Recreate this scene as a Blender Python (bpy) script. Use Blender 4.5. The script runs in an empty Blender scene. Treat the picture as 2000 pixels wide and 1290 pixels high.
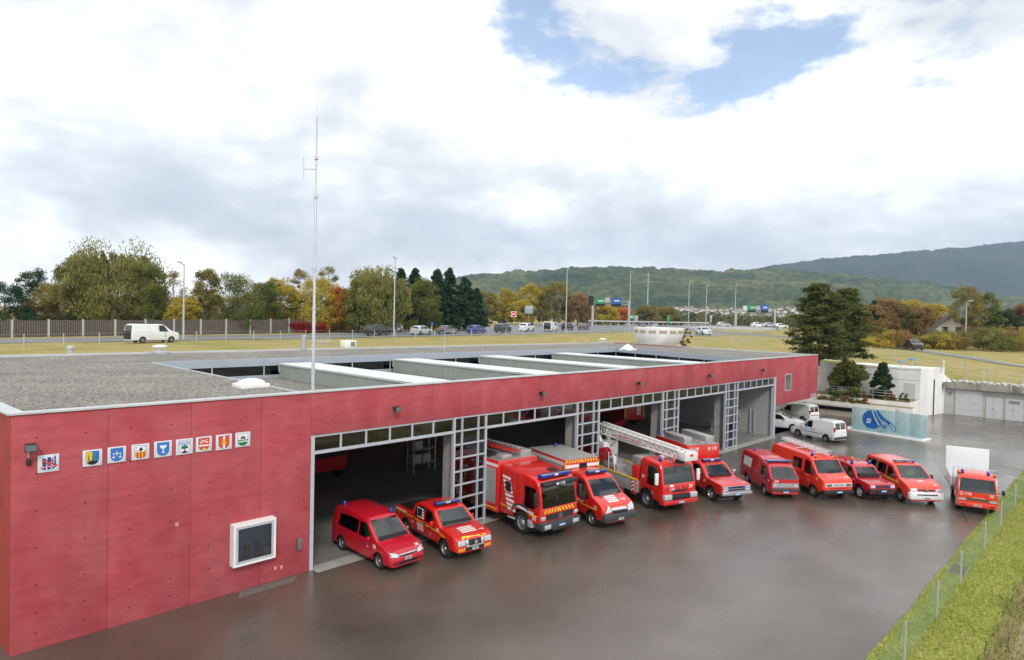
import bpy, bmesh, math, random
import numpy as np
from mathutils import Vector, Matrix
from mathutils.bvhtree import BVHTree

# ------------------------------------------------------------------ camera
FPX, YAW, PITCH, ROLL = 1251.25, .7739, .0200, -.0219
CAM = np.array([-11.43, -20.89, 9.2])
_F = np.array([math.cos(YAW)*math.cos(PITCH), math.sin(YAW)*math.cos(PITCH), -math.sin(PITCH)])
_R = np.array([math.sin(YAW), -math.cos(YAW), 0.]); _U = np.cross(_R, _F)
_R, _U = math.cos(ROLL)*_R - math.sin(ROLL)*_U, math.sin(ROLL)*_R + math.cos(ROLL)*_U
scene = bpy.context.scene
COL = scene.collection
_cd = bpy.data.cameras.new('camera'); cam = bpy.data.objects.new('camera', _cd); COL.objects.link(cam)
_cd.sensor_width = 36; _cd.lens = FPX/2000*36; _cd.clip_start = .1; _cd.clip_end = 30000
cam.matrix_world = Matrix([[_R[i], _U[i], -_F[i], CAM[i]] for i in range(3)] + [[0, 0, 0, 1]])
scene.camera = cam
# a photo pixel (2000x1290) is a direction; these give the point where it meets a plane
def ray(x, y): return _F + _R*(x-1000)/FPX - _U*(y-645)/FPX
def gz(x, y, z=0.): d = ray(x, y); return CAM + d*(z-CAM[2])/d[2]
def gy(x, y, Y=0.): d = ray(x, y); return CAM + d*(Y-CAM[1])/d[1]
def gx(x, y, X=0.): d = ray(x, y); return CAM + d*(X-CAM[0])/d[0]
def gd(x, y, Z): return CAM + ray(x, y)*Z
def gp(x, y, a=5.4, b=.012):
    d = ray(x, y); return CAM + d*(a+b*CAM[0]-CAM[2])/(d[2]-b*d[0])

# ------------------------------------------------------------------ sky and sun
SUN_EL, SUN_AZ = math.radians(38), math.radians(238)      # azimuth of the sun, counter-clockwise from +X
w = bpy.data.worlds.new('World'); scene.world = w; w.use_nodes = True
nt = w.node_tree; nt.nodes.clear()
def N(t, **k):
    n = nt.nodes.new(t)
    for a, b in k.items(): setattr(n, a, b)
    return n
L = lambda a, b: nt.links.new(a, b)
sky = N('ShaderNodeTexSky', sky_type='NISHITA'); sky.sun_disc = False
sky.sun_elevation = SUN_EL; sky.sun_rotation = math.radians(90) - SUN_AZ
sky.air_density = 1.0; sky.dust_density = .6; sky.ozone_density = 1.5
skm = N('ShaderNodeVectorMath', operation='SCALE'); skm.inputs['Scale'].default_value = .15
L(sky.outputs[0], skm.inputs[0])
tc = N('ShaderNodeTexCoord')
# broken cumulus: noise over the view direction; the flattened vertical axis makes banks, and
# the difference between two heights lights the tops and greys the bases
def cnoise(scale, detail, rough, off, dist=0., zs=1.9):
    mp = N('ShaderNodeMapping'); mp.inputs['Location'].default_value = off; mp.inputs['Scale'].default_value = (1, 1, zs)
    L(tc.outputs['Generated'], mp.inputs[0])
    n = N('ShaderNodeTexNoise'); n.inputs['Scale'].default_value = scale; n.inputs['Detail'].default_value = detail
    n.inputs['Roughness'].default_value = rough; n.inputs['Distortion'].default_value = dist
    L(mp.outputs[0], n.inputs['Vector']); return n.outputs[0]
def ramp(src, stops):
    r = N('ShaderNodeValToRGB'); L(src, r.inputs[0])
    while len(r.color_ramp.elements) < len(stops): r.color_ramp.elements.new(.5)
    for e, (p, c) in zip(r.color_ramp.elements, stops): e.position = p; e.color = (*c, 1) if len(c) == 3 else c
    return r.outputs[0]
CL_OFF = (-3.43, -7.61, .8)
dens = cnoise(2.3, 14, .60, CL_OFF, .15)
above = cnoise(2.3, 7, .52, (CL_OFF[0], CL_OFF[1], CL_OFF[2]+.16), .15)
sep = N('ShaderNodeSeparateXYZ'); L(tc.outputs['Generated'], sep.inputs[0])      # cloud layers close up towards the horizon
low = N('ShaderNodeMapRange'); L(sep.outputs['Z'], low.inputs[0]); low.inputs['From Min'].default_value = .08; low.inputs['From Max'].default_value = .30; low.inputs['To Min'].default_value = .14; low.inputs['To Max'].default_value = 0
dl = N('ShaderNodeMath', operation='ADD'); L(dens, dl.inputs[0]); L(low.outputs[0], dl.inputs[1])
mask = ramp(dl.outputs[0], [(.385, (.2, .2, .2)), (.44, (1, 1, 1))])
df = N('ShaderNodeMath', operation='SUBTRACT'); L(dens, df.inputs[0]); L(above, df.inputs[1])
df2 = N('ShaderNodeMath', operation='MULTIPLY_ADD'); L(df.outputs[0], df2.inputs[0]); df2.inputs[1].default_value = 2.1; df2.inputs[2].default_value = .58
shade = ramp(df2.outputs[0], [(.22, (.56, .582, .61)), (.40, (.69, .702, .718)), (.54, (.84, .843, .842)), (.76, (1.18, 1.175, 1.16))])
mx = N('ShaderNodeMix', data_type='RGBA'); L(mask, mx.inputs['Factor']); L(skm.outputs[0], mx.inputs['A']); L(shade, mx.inputs['B'])
bg = N('ShaderNodeBackground'); L(mx.outputs['Result'], bg.inputs[0]); bg.inputs[1].default_value = 1.0
wo = N('ShaderNodeOutputWorld'); L(bg.outputs[0], wo.inputs[0])
w.cycles.sampling_method = 'MANUAL'; w.cycles.sample_map_resolution = 512
_sd = bpy.data.lights.new('sun', 'SUN'); _sd.energy = 1.5; _sd.angle = math.radians(10); _sd.color = (1, .95, .87)
sun = bpy.data.objects.new('sun', _sd); COL.objects.link(sun)
_sdir = Vector((math.cos(SUN_AZ)*math.cos(SUN_EL), math.sin(SUN_AZ)*math.cos(SUN_EL), math.sin(SUN_EL)))
sun.rotation_euler = _sdir.to_track_quat('Z', 'Y').to_euler()
vs = scene.view_settings; vs.view_transform = 'Standard'; vs.look = 'None'; vs.exposure = 0.53; vs.gamma = 1
scene.cycles.max_bounces = 6; scene.cycles.transparent_max_bounces = 10; scene.cycles.volume_bounces = 0
scene.cycles.use_denoising = True; scene.cycles.sample_clamp_indirect = 6

# ------------------------------------------------------------------ materials
MATS = {}
def mat(name, col, rough=.6, metal=0., spec=.5, coat=0., var=.0, vscale=3., detail=4, bump=0., bscale=30., col2=None, rvar=0., stretch=None, gen=False):
    """principled material; colour wanders between col and col2 (or by +-var) on object-space noise"""
    if name in MATS: return MATS[name]
    m = bpy.data.materials.new(name); m.use_nodes = True; MATS[name] = m
    t = m.node_tree; b = t.nodes['Principled BSDF']
    b.inputs['Base Color'].default_value = (*col, 1); b.inputs['Roughness'].default_value = rough
    b.inputs['Metallic'].default_value = metal; b.inputs['Specular IOR Level'].default_value = spec
    if coat: b.inputs['Coat Weight'].default_value = coat; b.inputs['Coat Roughness'].default_value = .06
    if var or col2 or bump or rvar:
        g = t.nodes.new('ShaderNodeNewGeometry')
        src = g.outputs['Position']
        if stretch:
            mp = t.nodes.new('ShaderNodeMapping'); mp.inputs['Scale'].default_value = stretch
            t.links.new(src, mp.inputs[0]); src = mp.outputs[0]
        n = t.nodes.new('ShaderNodeTexNoise'); n.inputs['Scale'].default_value = vscale; n.inputs['Detail'].default_value = detail
        n.inputs['Roughness'].default_value = .6
        t.links.new(src, n.inputs['Vector'])
        if var or col2:
            c2 = col2 or tuple(min(1, c*(1+var)) for c in col); c1 = col if col2 else tuple(c*(1-var) for c in col)
            r = t.nodes.new('ShaderNodeValToRGB'); r.color_ramp.elements[0].position = .32; r.color_ramp.elements[1].position = .68
            r.color_ramp.elements[0].color = (*c1, 1); r.color_ramp.elements[1].color = (*c2, 1)
            t.links.new(n.outputs[0], r.inputs[0]); t.links.new(r.outputs[0], b.inputs['Base Color'])
        if rvar:
            mr = t.nodes.new('ShaderNodeMapRange'); mr.inputs['From Min'].default_value = .3; mr.inputs['From Max'].default_value = .7
            mr.inputs['To Min'].default_value = rough-rvar; mr.inputs['To Max'].default_value = rough+rvar
            t.links.new(n.outputs[0], mr.inputs[0]); t.links.new(mr.outputs[0], b.inputs['Roughness'])
        if bump:
            n2 = t.nodes.new('ShaderNodeTexNoise'); n2.inputs['Scale'].default_value = bscale; n2.inputs['Detail'].default_value = 3
            t.links.new(src, n2.inputs['Vector'])
            bp = t.nodes.new('ShaderNodeBump'); bp.inputs['Strength'].default_value = bump; bp.inputs['Distance'].default_value = .02
            t.links.new(n2.outputs[0], bp.inputs['Height']); t.links.new(bp.outputs[0], b.inputs['Normal'])
    return m
def glass(name, tint=(.25, .28, .28), dark=.75):
    """thin glazing: clear tinted pass-through plus a mirror reflection that grows at grazing angles"""
    if name in MATS: return MATS[name]
    m = bpy.data.materials.new(name); m.use_nodes = True; MATS[name] = m
    t = m.node_tree; t.nodes.clear()
    tr = t.nodes.new('ShaderNodeBsdfTransparent'); tr.inputs[0].default_value = (*tint, 1)
    gl = t.nodes.new('ShaderNodeBsdfGlossy'); gl.inputs['Roughness'].default_value = .03; gl.inputs[0].default_value = (.9, .93, .95, 1)
    fr = t.nodes.new('ShaderNodeFresnel'); fr.inputs[0].default_value = 1.55
    mr = t.nodes.new('ShaderNodeMath'); mr.operation = 'MULTIPLY_ADD'; mr.inputs[1].default_value = 1.2; mr.inputs[2].default_value = .03
    mi = t.nodes.new('ShaderNodeMixShader'); o = t.nodes.new('ShaderNodeOutputMaterial')
    t.links.new(fr.outputs[0], mr.inputs[0]); t.links.new(mr.outputs[0], mi.inputs[0])
    t.links.new(tr.outputs[0], mi.inputs[1]); t.links.new(gl.outputs[0], mi.inputs[2]); t.links.new(mi.outputs[0], o.inputs[0])
    return m
def emit(name, col, s):
    if name in MATS: return MATS[name]
    m = mat(name, col, .3); b = m.node_tree.nodes['Principled BSDF']
    b.inputs['Emission Color'].default_value = (*col, 1); b.inputs['Emission Strength'].default_value = s
    return m

# ------------------------------------------------------------------ object helpers
def tag(o, label, cat, group=None):
    o['label'] = label; o['category'] = cat
    if group: o['group'] = group
    return o
def kind(o, k='structure'): o['kind'] = k; return o
def empty(name, loc=(0, 0, 0), rz=0., label=None, cat=None, group=None):
    o = bpy.data.objects.new(name, None); COL.objects.link(o); o.location = loc; o.rotation_euler = (0, 0, rz)
    o.empty_display_size = .2
    if label: tag(o, label, cat, group)
    return o
def link(name, me, parent=None, loc=None):
    o = bpy.data.objects.new(name, me); COL.objects.link(o)
    if parent: o.parent = parent
    if loc is not None: o.location = loc
    return o
class MB:
    """collects simple solids and links them as one mesh object"""
    def __init__(s): s.v = []; s.f = []; s.m = []
    def add(s, vs, fs, mi=0):
        b = len(s.v); s.v += [tuple(map(float, p)) for p in vs]; s.f += [tuple(i+b for i in q) for q in fs]; s.m += [mi]*len(fs); return s
    def box(s, x0, x1, y0, y1, z0, z1, mi=0):
        return s.add([(x0,y0,z0),(x1,y0,z0),(x1,y1,z0),(x0,y1,z0),(x0,y0,z1),(x1,y0,z1),(x1,y1,z1),(x0,y1,z1)],
                     [(0,3,2,1),(4,5,6,7),(0,1,5,4),(1,2,6,5),(2,3,7,6),(3,0,4,7)], mi)
    def hexa(s, p, mi=0):
        return s.add(p, [(0,3,2,1),(4,5,6,7),(0,1,5,4),(1,2,6,5),(2,3,7,6),(3,0,4,7)], mi)
    def prism(s, poly, a0, a1, axis='y', mi=0):
        """poly in the two other axes (in order), extruded along axis"""
        n = len(poly)
        def P(u, v, a): return {'y': (u, a, v), 'x': (a, u, v), 'z': (u, v, a)}[axis]
        vs = [P(u, v, a0) for u, v in poly] + [P(u, v, a1) for u, v in poly]
        return s.add(vs, [tuple(range(n))[::-1], tuple(range(n, 2*n))] + [(i, (i+1) % n, (i+1) % n+n, i+n) for i in range(n)], mi)
    def tube(s, pts, r, n=8, mi=0, caps=True):
        """tube along pts; r scalar or list"""
        pts = [Vector(p) for p in pts]; rs = r if hasattr(r, '__len__') else [r]*len(pts)
        vs = []; 
        for i, p in enumerate(pts):
            d = (pts[min(i+1, len(pts)-1)]-pts[max(i-1, 0)]).normalized()
            a = d.orthogonal().normalized() if i == 0 else (a - d*a.dot(d)).normalized()
            b = d.cross(a)
            for k in range(n):
                t = 2*math.pi*k/n; vs.append(p+(a*math.cos(t)+b*math.sin(t))*rs[i])
        fs = [(i*n+k, i*n+(k+1) % n, (i+1)*n+(k+1) % n, (i+1)*n+k) for i in range(len(pts)-1) for k in range(n)]
        if caps: fs += [tuple(range(n))[::-1], tuple(range((len(pts)-1)*n, len(pts)*n))]
        return s.add(vs, fs, mi)
    def lathe(s, prof, c=(0, 0, 0), axis='z', n=16, mi=0, sx=1., sy=1., cap=(1, 1)):
        vs = []
        for r, h in prof:
            for k in range(n):
                t = 2*math.pi*k/n; u, v = r*math.cos(t)*sx, r*math.sin(t)*sy
                vs.append({'z': (c[0]+u, c[1]+v, c[2]+h), 'y': (c[0]+u, c[1]+h, c[2]+v), 'x': (c[0]+h, c[1]+u, c[2]+v)}[axis])
        fs = [(i*n+k, i*n+(k+1) % n, (i+1)*n+(k+1) % n, (i+1)*n+k) for i in range(len(prof)-1) for k in range(n)]
        fs += ([tuple(range(n))[::-1]] if cap[0] else [])+([tuple(range((len(prof)-1)*n, len(prof)*n))] if cap[1] else [])
        return s.add(vs, fs, mi)
    def mesh(s, name, mats, smooth=False, bevel=0.):
        me = bpy.data.meshes.new(name); me.from_pydata(s.v, [], s.f)
        for m in (mats if isinstance(mats, (list, tuple)) else [mats]): me.materials.append(m)
        bm = bmesh.new(); bm.from_mesh(me)
        for i, f in enumerate(bm.faces): f.material_index = s.m[i]
        bmesh.ops.recalc_face_normals(bm, faces=bm.faces)
        if bevel:
            bmesh.ops.bevel(bm, geom=[e for e in bm.edges if e.calc_face_angle(0) > .6], offset=bevel, segments=2, affect='EDGES', profile=.5, clamp_overlap=True)
        bm.to_mesh(me); bm.free()
        if smooth or bevel:
            me.polygons.foreach_set('use_smooth', [True]*len(me.polygons)); me.set_sharp_from_angle(angle=math.radians(38))
        return me
    def build(s, name, mats, parent=None, smooth=False, bevel=0., loc=None):
        return link(name, s.mesh(name, mats, smooth, bevel), parent, loc)
def grid_mesh(name, V, mats, smooth=True, uv=False):
    """V: array (n,m,3)"""
    n, m = V.shape[:2]
    idx = np.arange(n*m).reshape(n, m)
    q = np.stack([idx[:-1, :-1], idx[1:, :-1], idx[1:, 1:], idx[:-1, 1:]], -1).reshape(-1, 4)
    me = bpy.data.meshes.new(name); me.vertices.add(n*m); me.vertices.foreach_set('co', V.reshape(-1).astype(np.float32))
    me.loops.add(q.size); me.loops.foreach_set('vertex_index', q.reshape(-1).astype(np.int32))
    me.polygons.add(len(q)); me.polygons.foreach_set('loop_start', np.arange(len(q), dtype=np.int32)*4)
    me.polygons.foreach_set('use_smooth', np.full(len(q), smooth))
    for mm in (mats if isinstance(mats, (list, tuple)) else [mats]): me.materials.append(mm)
    me.update(calc_edges=True); me.validate(); return me
_FONT = None
def text_data(s, size, bold=.0, depth=0., spacing=1.):
    """flat lettering as mesh: verts Nx2 (centred) and faces"""
    cu = bpy.data.curves.new('txt', 'FONT'); cu.body = s; cu.size = size; cu.offset = bold*size; cu.align_x = 'CENTER'; cu.align_y = 'CENTER'
    cu.resolution_u = 2; cu.space_character = spacing
    ob = bpy.data.objects.new('txt', cu); me = bpy.data.meshes.new_from_object(ob)
    v = [(p.co.x, p.co.y) for p in me.vertices]; f = [tuple(p.vertices) for p in me.polygons]
    bpy.data.objects.remove(ob); bpy.data.curves.remove(cu); bpy.data.meshes.remove(me)
    return v, f
def vnoise(x, y, seed=0):
    """smooth value noise, numpy"""
    rs = np.random.RandomState(seed); T = rs.rand(256, 256)
    xi = np.floor(x).astype(int); yi = np.floor(y).astype(int); fx = x-xi; fy = y-yi
    fx = fx*fx*(3-2*fx); fy = fy*fy*(3-2*fy)
    g = lambda a, b: T[a % 256, b % 256]
    return (g(xi, yi)*(1-fx)+g(xi+1, yi)*fx)*(1-fy)+(g(xi, yi+1)*(1-fx)+g(xi+1, yi+1)*fx)*fy
def fbm(x, y, seed=0, o=4):
    return sum(vnoise(x*2**i, y*2**i, seed+i)*.5**i for i in range(o))/sum(.5**i for i in range(o))
rng = random.Random(7)
# ------------------------------------------------------------------ shared materials
H = 6.36; PITCHD = 8.48; DW = 6.515; UA, UE = -8.63, 50.15; YB = 25.6; YO = 17.56
def red_material():
    m = mat('red_concrete', (.3, .04, .05), .78, spec=.3); t = m.node_tree; b = t.nodes['Principled BSDF']; P = t.nodes.new('ShaderNodeNewGeometry').outputs['Position']
    def nz(s, d, st, r=.6):
        mp = t.nodes.new('ShaderNodeMapping'); mp.inputs['Scale'].default_value = st; t.links.new(P, mp.inputs[0])
        n = t.nodes.new('ShaderNodeTexNoise'); n.inputs['Scale'].default_value = s; n.inputs['Detail'].default_value = d; n.inputs['Roughness'].default_value = r; t.links.new(mp.outputs[0], n.inputs['Vector']); return n.outputs[0]
    def rp(src, a, b_):
        r = t.nodes.new('ShaderNodeMapRange'); r.inputs['From Min'].default_value = .3; r.inputs['From Max'].default_value = .7; r.inputs['To Min'].default_value = a; r.inputs['To Max'].default_value = b_; t.links.new(src, r.inputs[0]); return r.outputs[0]
    def mul(x, y): k = t.nodes.new('ShaderNodeMath'); k.operation = 'MULTIPLY'; t.links.new(x, k.inputs[0]); t.links.new(y, k.inputs[1]); return k.outputs[0]
    v = mul(mul(rp(nz(.45, 5, (1, 1, 1)), .88, 1.10), rp(nz(2.2, 8, (.6, 1, 2.4)), .88, 1.12)), rp(nz(9, 4, (.25, 1, 3.)), .92, 1.08))   # blotches, board streaks, grain
    mx = t.nodes.new('ShaderNodeMix'); mx.data_type = 'RGBA'; mx.inputs['A'].default_value = (.375, .054, .065, 1); mx.inputs['B'].default_value = (.43, .118, .132, 1)
    t.links.new(rp(nz(.8, 7, (1, 1, .7)), -.1, .65), mx.inputs['Factor'])
    sc = t.nodes.new('ShaderNodeVectorMath'); sc.operation = 'SCALE'; t.links.new(mx.outputs['Result'], sc.inputs[0]); t.links.new(v, sc.inputs['Scale']); t.links.new(sc.outputs[0], b.inputs['Base Color'])
    bp = t.nodes.new('ShaderNodeBump'); bp.inputs['Strength'].default_value = .15; bp.inputs['Distance'].default_value = .02; t.links.new(nz(12, 4, (.3, 1, 2)), bp.inputs['Height']); t.links.new(bp.outputs[0], b.inputs['Normal']); return m
M_red = red_material()
M_redside = mat('red_side', (.34, .045, .035), .75, var=.15, vscale=1.5, detail=6, bump=.1, bscale=14, spec=.3)
M_alu = mat('aluminium', (.52, .54, .58), .4, .35, var=.06, vscale=2)
M_frame = mat('door_frame', (.47, .49, .54), .4, .1, var=.05, vscale=3)
M_cap = mat('parapet_metal', (.55, .56, .57), .45, .3, var=.1, vscale=1.2)
M_white = mat('white_paint', (.78, .78, .76), .5, var=.04, vscale=2)
M_conc = mat('concrete', (.34, .33, .31), .8, var=.18, vscale=1.2, detail=8, bump=.15, bscale=20)
M_dark = mat('dark_trim', (.012, .012, .013), .5)
M_black = mat('black_plastic', (.02, .02, .022), .45)
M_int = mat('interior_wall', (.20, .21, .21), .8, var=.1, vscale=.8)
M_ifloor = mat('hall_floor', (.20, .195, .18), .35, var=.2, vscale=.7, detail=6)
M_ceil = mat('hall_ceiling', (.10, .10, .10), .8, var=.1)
M_rgreen = mat('roof_light_cladding', (.27, .30, .27), .55, var=.08, vscale=2.5)
M_rtop = mat('roof_light_glazing', (.72, .73, .74), .35, var=.06, vscale=1.5)
M_bluegrey = mat('court_fascia', (.36, .40, .46), .5, .1, var=.05, vscale=1.5)
G_clear = glass('hall_glazing', (.50, .53, .50))
G_dark = glass('dark_glazing', (.16, .18, .19))

def gravel_material():
    m = mat('roof_gravel', (.3, .29, .27), .9); t = m.node_tree; b = t.nodes['Principled BSDF']
    g = t.nodes.new('ShaderNodeNewGeometry')
    v = t.nodes.new('ShaderNodeTexVoronoi'); v.inputs['Scale'].default_value = 17; t.links.new(g.outputs['Position'], v.inputs['Vector'])
    sp = t.nodes.new('ShaderNodeSeparateColor'); t.links.new(v.outputs['Color'], sp.inputs[0])
    r = t.nodes.new('ShaderNodeValToRGB'); e = r.color_ramp.elements
    e[0].position = 0; e[0].color = (.085, .077, .066, 1); e[1].position = 1; e[1].color = (.42, .39, .34, 1)
    k = e.new(.5); k.color = (.235, .218, .188, 1); t.links.new(sp.outputs[0], r.inputs[0])
    n = t.nodes.new('ShaderNodeTexNoise'); n.inputs['Scale'].default_value = .35; n.inputs['Detail'].default_value = 5; t.links.new(g.outputs['Position'], n.inputs['Vector'])
    mr = t.nodes.new('ShaderNodeMapRange'); mr.inputs['From Min'].default_value = .3; mr.inputs['From Max'].default_value = .7; mr.inputs['To Min'].default_value = .8; mr.inputs['To Max'].default_value = 1.15
    t.links.new(n.outputs[0], mr.inputs[0])
    vm = t.nodes.new('ShaderNodeVectorMath'); vm.operation = 'SCALE'; t.links.new(r.outputs[0], vm.inputs[0]); t.links.new(mr.outputs[0], vm.inputs['Scale'])
    t.links.new(vm.outputs[0], b.inputs['Base Color'])
    bp = t.nodes.new('ShaderNodeBump'); bp.inputs['Strength'].default_value = .9; bp.inputs['Distance'].default_value = .05; bp.invert = True
    t.links.new(v.outputs['Distance'], bp.inputs['Height']); t.links.new(bp.outputs[0], b.inputs['Normal'])
    return m
M_gravel = gravel_material()

def asphalt_material():
    """dark asphalt, damp: glossier in wandering patches, faint tyre arcs and repair seams"""
    m = mat('asphalt', (.05, .05, .05), .4); t = m.node_tree; b = t.nodes['Principled BSDF']
    g = t.nodes.new('ShaderNodeNewGeometry'); P = g.outputs['Position']
    def noise(s, d=4, st=None):
        n = t.nodes.new('ShaderNodeTexNoise'); n.inputs['Scale'].default_value = s; n.inputs['Detail'].default_value = d
        if st:
            mp = t.nodes.new('ShaderNodeMapping'); mp.inputs['Scale'].default_value = st; mp.inputs['Rotation'].default_value = (0, 0, .35); t.links.new(P, mp.inputs[0]); t.links.new(mp.outputs[0], n.inputs['Vector'])
        else: t.links.new(P, n.inputs['Vector'])
        return n.outputs[0]
    r = t.nodes.new('ShaderNodeValToRGB'); e = r.color_ramp.elements
    e[0].position = .3; e[0].color = (.060, .050, .040, 1); e[1].position = .7; e[1].color = (.122, .104, .083, 1)
    t.links.new(noise(.22, 9), r.inputs[0])
    sp = t.nodes.new('ShaderNodeMapRange'); sp.inputs['From Min'].default_value = .35; sp.inputs['From Max'].default_value = .65; sp.inputs['To Min'].default_value = .45; sp.inputs['To Max'].default_value = 1.65
    t.links.new(noise(38, 3), sp.inputs[0])
    vm = t.nodes.new('ShaderNodeVectorMath'); vm.operation = 'SCALE'; t.links.new(r.outputs[0], vm.inputs[0]); t.links.new(sp.outputs[0], vm.inputs['Scale'])
    t.links.new(vm.outputs[0], b.inputs['Base Color'])
    mr = t.nodes.new('ShaderNodeMapRange'); mr.inputs['From Min'].default_value = .3; mr.inputs['From Max'].default_value = .7; mr.inputs['To Min'].default_value = .22; mr.inputs['To Max'].default_value = .42
    t.links.new(noise(.3, 7, (1, 2.2, 1)), mr.inputs[0]); t.links.new(mr.outputs[0], b.inputs['Roughness'])
    b.inputs['Specular IOR Level'].default_value = .6
    cw = t.nodes.new('ShaderNodeMapRange'); cw.inputs['From Min'].default_value = .38; cw.inputs['From Max'].default_value = .62; cw.inputs['To Min'].default_value = .18; cw.inputs['To Max'].default_value = .85   # film of water
    t.links.new(noise(.16, 8, (1, 1.6, 1)), cw.inputs[0]); t.links.new(cw.outputs[0], b.inputs['Coat Weight']); b.inputs['Coat Roughness'].default_value = .24; b.inputs['Coat IOR'].default_value = 1.36; b.inputs['Coat Tint'].default_value = (1, .97, .94, 1)
    bp = t.nodes.new('ShaderNodeBump'); bp.inputs['Strength'].default_value = .4; bp.inputs['Distance'].default_value = .012
    t.links.new(noise(55, 2), bp.inputs['Height']); t.links.new(bp.outputs[0], b.inputs['Normal'])
    return m
M_asph = asphalt_material()
def grass_material(name, cols, scale=.5):
    m = mat(name, cols[0], .9, spec=.2); t = m.node_tree; b = t.nodes['Principled BSDF']
    g = t.nodes.new('ShaderNodeNewGeometry'); P = g.outputs['Position']
    n = t.nodes.new('ShaderNodeTexNoise'); n.inputs['Scale'].default_value = scale; n.inputs['Detail'].default_value = 8; n.inputs['Roughness'].default_value = .65; t.links.new(P, n.inputs['Vector'])
    r = t.nodes.new('ShaderNodeValToRGB'); e = r.color_ramp.elements
    while len(e) < len(cols): e.new(.5)
    for i, c in enumerate(cols): e[i].position = .3+.4*i/(len(cols)-1); e[i].color = (*c, 1)
    t.links.new(n.outputs[0], r.inputs[0])
    n2 = t.nodes.new('ShaderNodeTexNoise'); n2.inputs['Scale'].default_value = 9; n2.inputs['Detail'].default_value = 4; t.links.new(P, n2.inputs['Vector'])
    mr = t.nodes.new('ShaderNodeMapRange'); mr.inputs['From Min'].default_value = .3; mr.inputs['From Max'].default_value = .7; mr.inputs['To Min'].default_value = .6; mr.inputs['To Max'].default_value = 1.35
    t.links.new(n2.outputs[0], mr.inputs[0])
    vm = t.nodes.new('ShaderNodeVectorMath'); vm.operation = 'SCALE'; t.links.new(r.outputs[0], vm.inputs[0]); t.links.new(mr.outputs[0], vm.inputs['Scale'])
    t.links.new(vm.outputs[0], b.inputs['Base Color'])
    bp = t.nodes.new('ShaderNodeBump'); bp.inputs['Strength'].default_value = .8; bp.inputs['Distance'].default_value = .08
    t.links.new(n2.outputs[0], bp.inputs['Height']); t.links.new(bp.outputs[0], b.inputs['Normal'])
    return m
M_plateau = grass_material('meadow_grass', [(.19, .20, .045), (.29, .255, .075), (.37, .29, .115), (.24, .235, .06)], .16)
M_verge = grass_material('verge_grass', [(.19, .22, .04), (.27, .30, .06), (.36, .34, .10)], .5)
M_soil = grass_material('stubble_soil', [(.20, .17, .08), (.30, .24, .12), (.22, .20, .08)], .9)

# ------------------------------------------------------------------ ground
LA = gz(2000, 723, 4.05)[:2]; LN = (gz(1720, 680, 5.0)[:2]-LA); LN = LN/np.linalg.norm(LN)
def plateau_z(x, y):
    """height of the upper ground behind and beside the station"""
    far = np.clip((y-8)/30, 0, 1); far = far*far*(3-2*far)
    base = (5.4+.012*np.clip(x, -60, 120))*far + (np.interp(y, [-60, -25, -15, -5, 5], [3.4, 3.7, 4.15, 4.75, 4.93])+.004*np.clip(x-69, 0, 120))*(1-far)
    mound = np.clip(1-np.abs(y-31)/13, 0, 1)**.6*np.clip((x+9.5)/6, 0, 1)*np.clip((60-x)/20, 0, 1)
    z = base + mound*(6.28-base)
    heap = 1.25*np.exp(-((x-50.5)**2/9+(y-27.5)**2/6)) + 1.0*np.exp(-((x-60)**2/10+(y-16)**2/8))
    dd = -(x-LA[0])*LN[1]+(y-LA[1])*LN[0]; al = (x-LA[0])*LN[0]+(y-LA[1])*LN[1]   # embankment of the car park beyond the slip road
    sm = lambda v: np.clip(v, 0, 1)**2*(3-2*np.clip(v, 0, 1))
    z = z + 2.1*sm((dd-9)/9)*sm((34-y)/14)*sm((x-92)/12)
    return z + heap*.8 + .10*(fbm(x*.25, y*.25, 3)-.5)
def ground_sheet():
    xs = np.concatenate([np.linspace(-1350, -130, 14), np.linspace(-110, 190, 200), np.linspace(220, 6450, 22)])
    ys = np.concatenate([np.linspace(25.75, 90, 72), np.linspace(95, 200, 22), np.linspace(240, 4650, 20)])
    X, Y = np.meshgrid(xs, ys, indexing='ij')
    Z = plateau_z(X, Y)
    o = link('ground', grid_mesh('ground', np.stack([X, Y, Z], -1), M_plateau)); kind(o)
    # right part, beside and beyond the white retaining block
    xs = np.concatenate([np.linspace(69.3, 130, 50), np.linspace(136, 330, 30), np.linspace(400, 6450, 14)])
    ys = np.concatenate([np.linspace(-1350, -80, 12), np.linspace(-70, 25.75, 80)])
    X, Y = np.meshgrid(xs, ys, indexing='ij'); Z = plateau_z(X, Y)
    Z = np.where(Y < -6.0, Z - np.clip(1-(X-69.3)/3.2, 0, 1)*(Z-3.45), Z)
    o = link('ground', grid_mesh('ground', np.stack([X, Y, Z], -1), M_plateau)); kind(o)
    xs = np.linspace(64.5, 69.3, 8); ys = np.linspace(-5.0, 25.75, 50)
    X, Y = np.meshgrid(xs, ys, indexing='ij'); Z = plateau_z(X, Y)-.03
    o = link('ground', grid_mesh('ground', np.stack([X, Y, Z], -1), M_plateau)); kind(o)
ground_sheet()
mb = MB(); mb.add([(-1350, -1350, -.06), (69.2, -1350, -.06), (69.2, 25.7, -.06), (-1350, 25.7, -.06)], [(0, 1, 2, 3)]); kind(mb.build('ground', M_verge))
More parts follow.
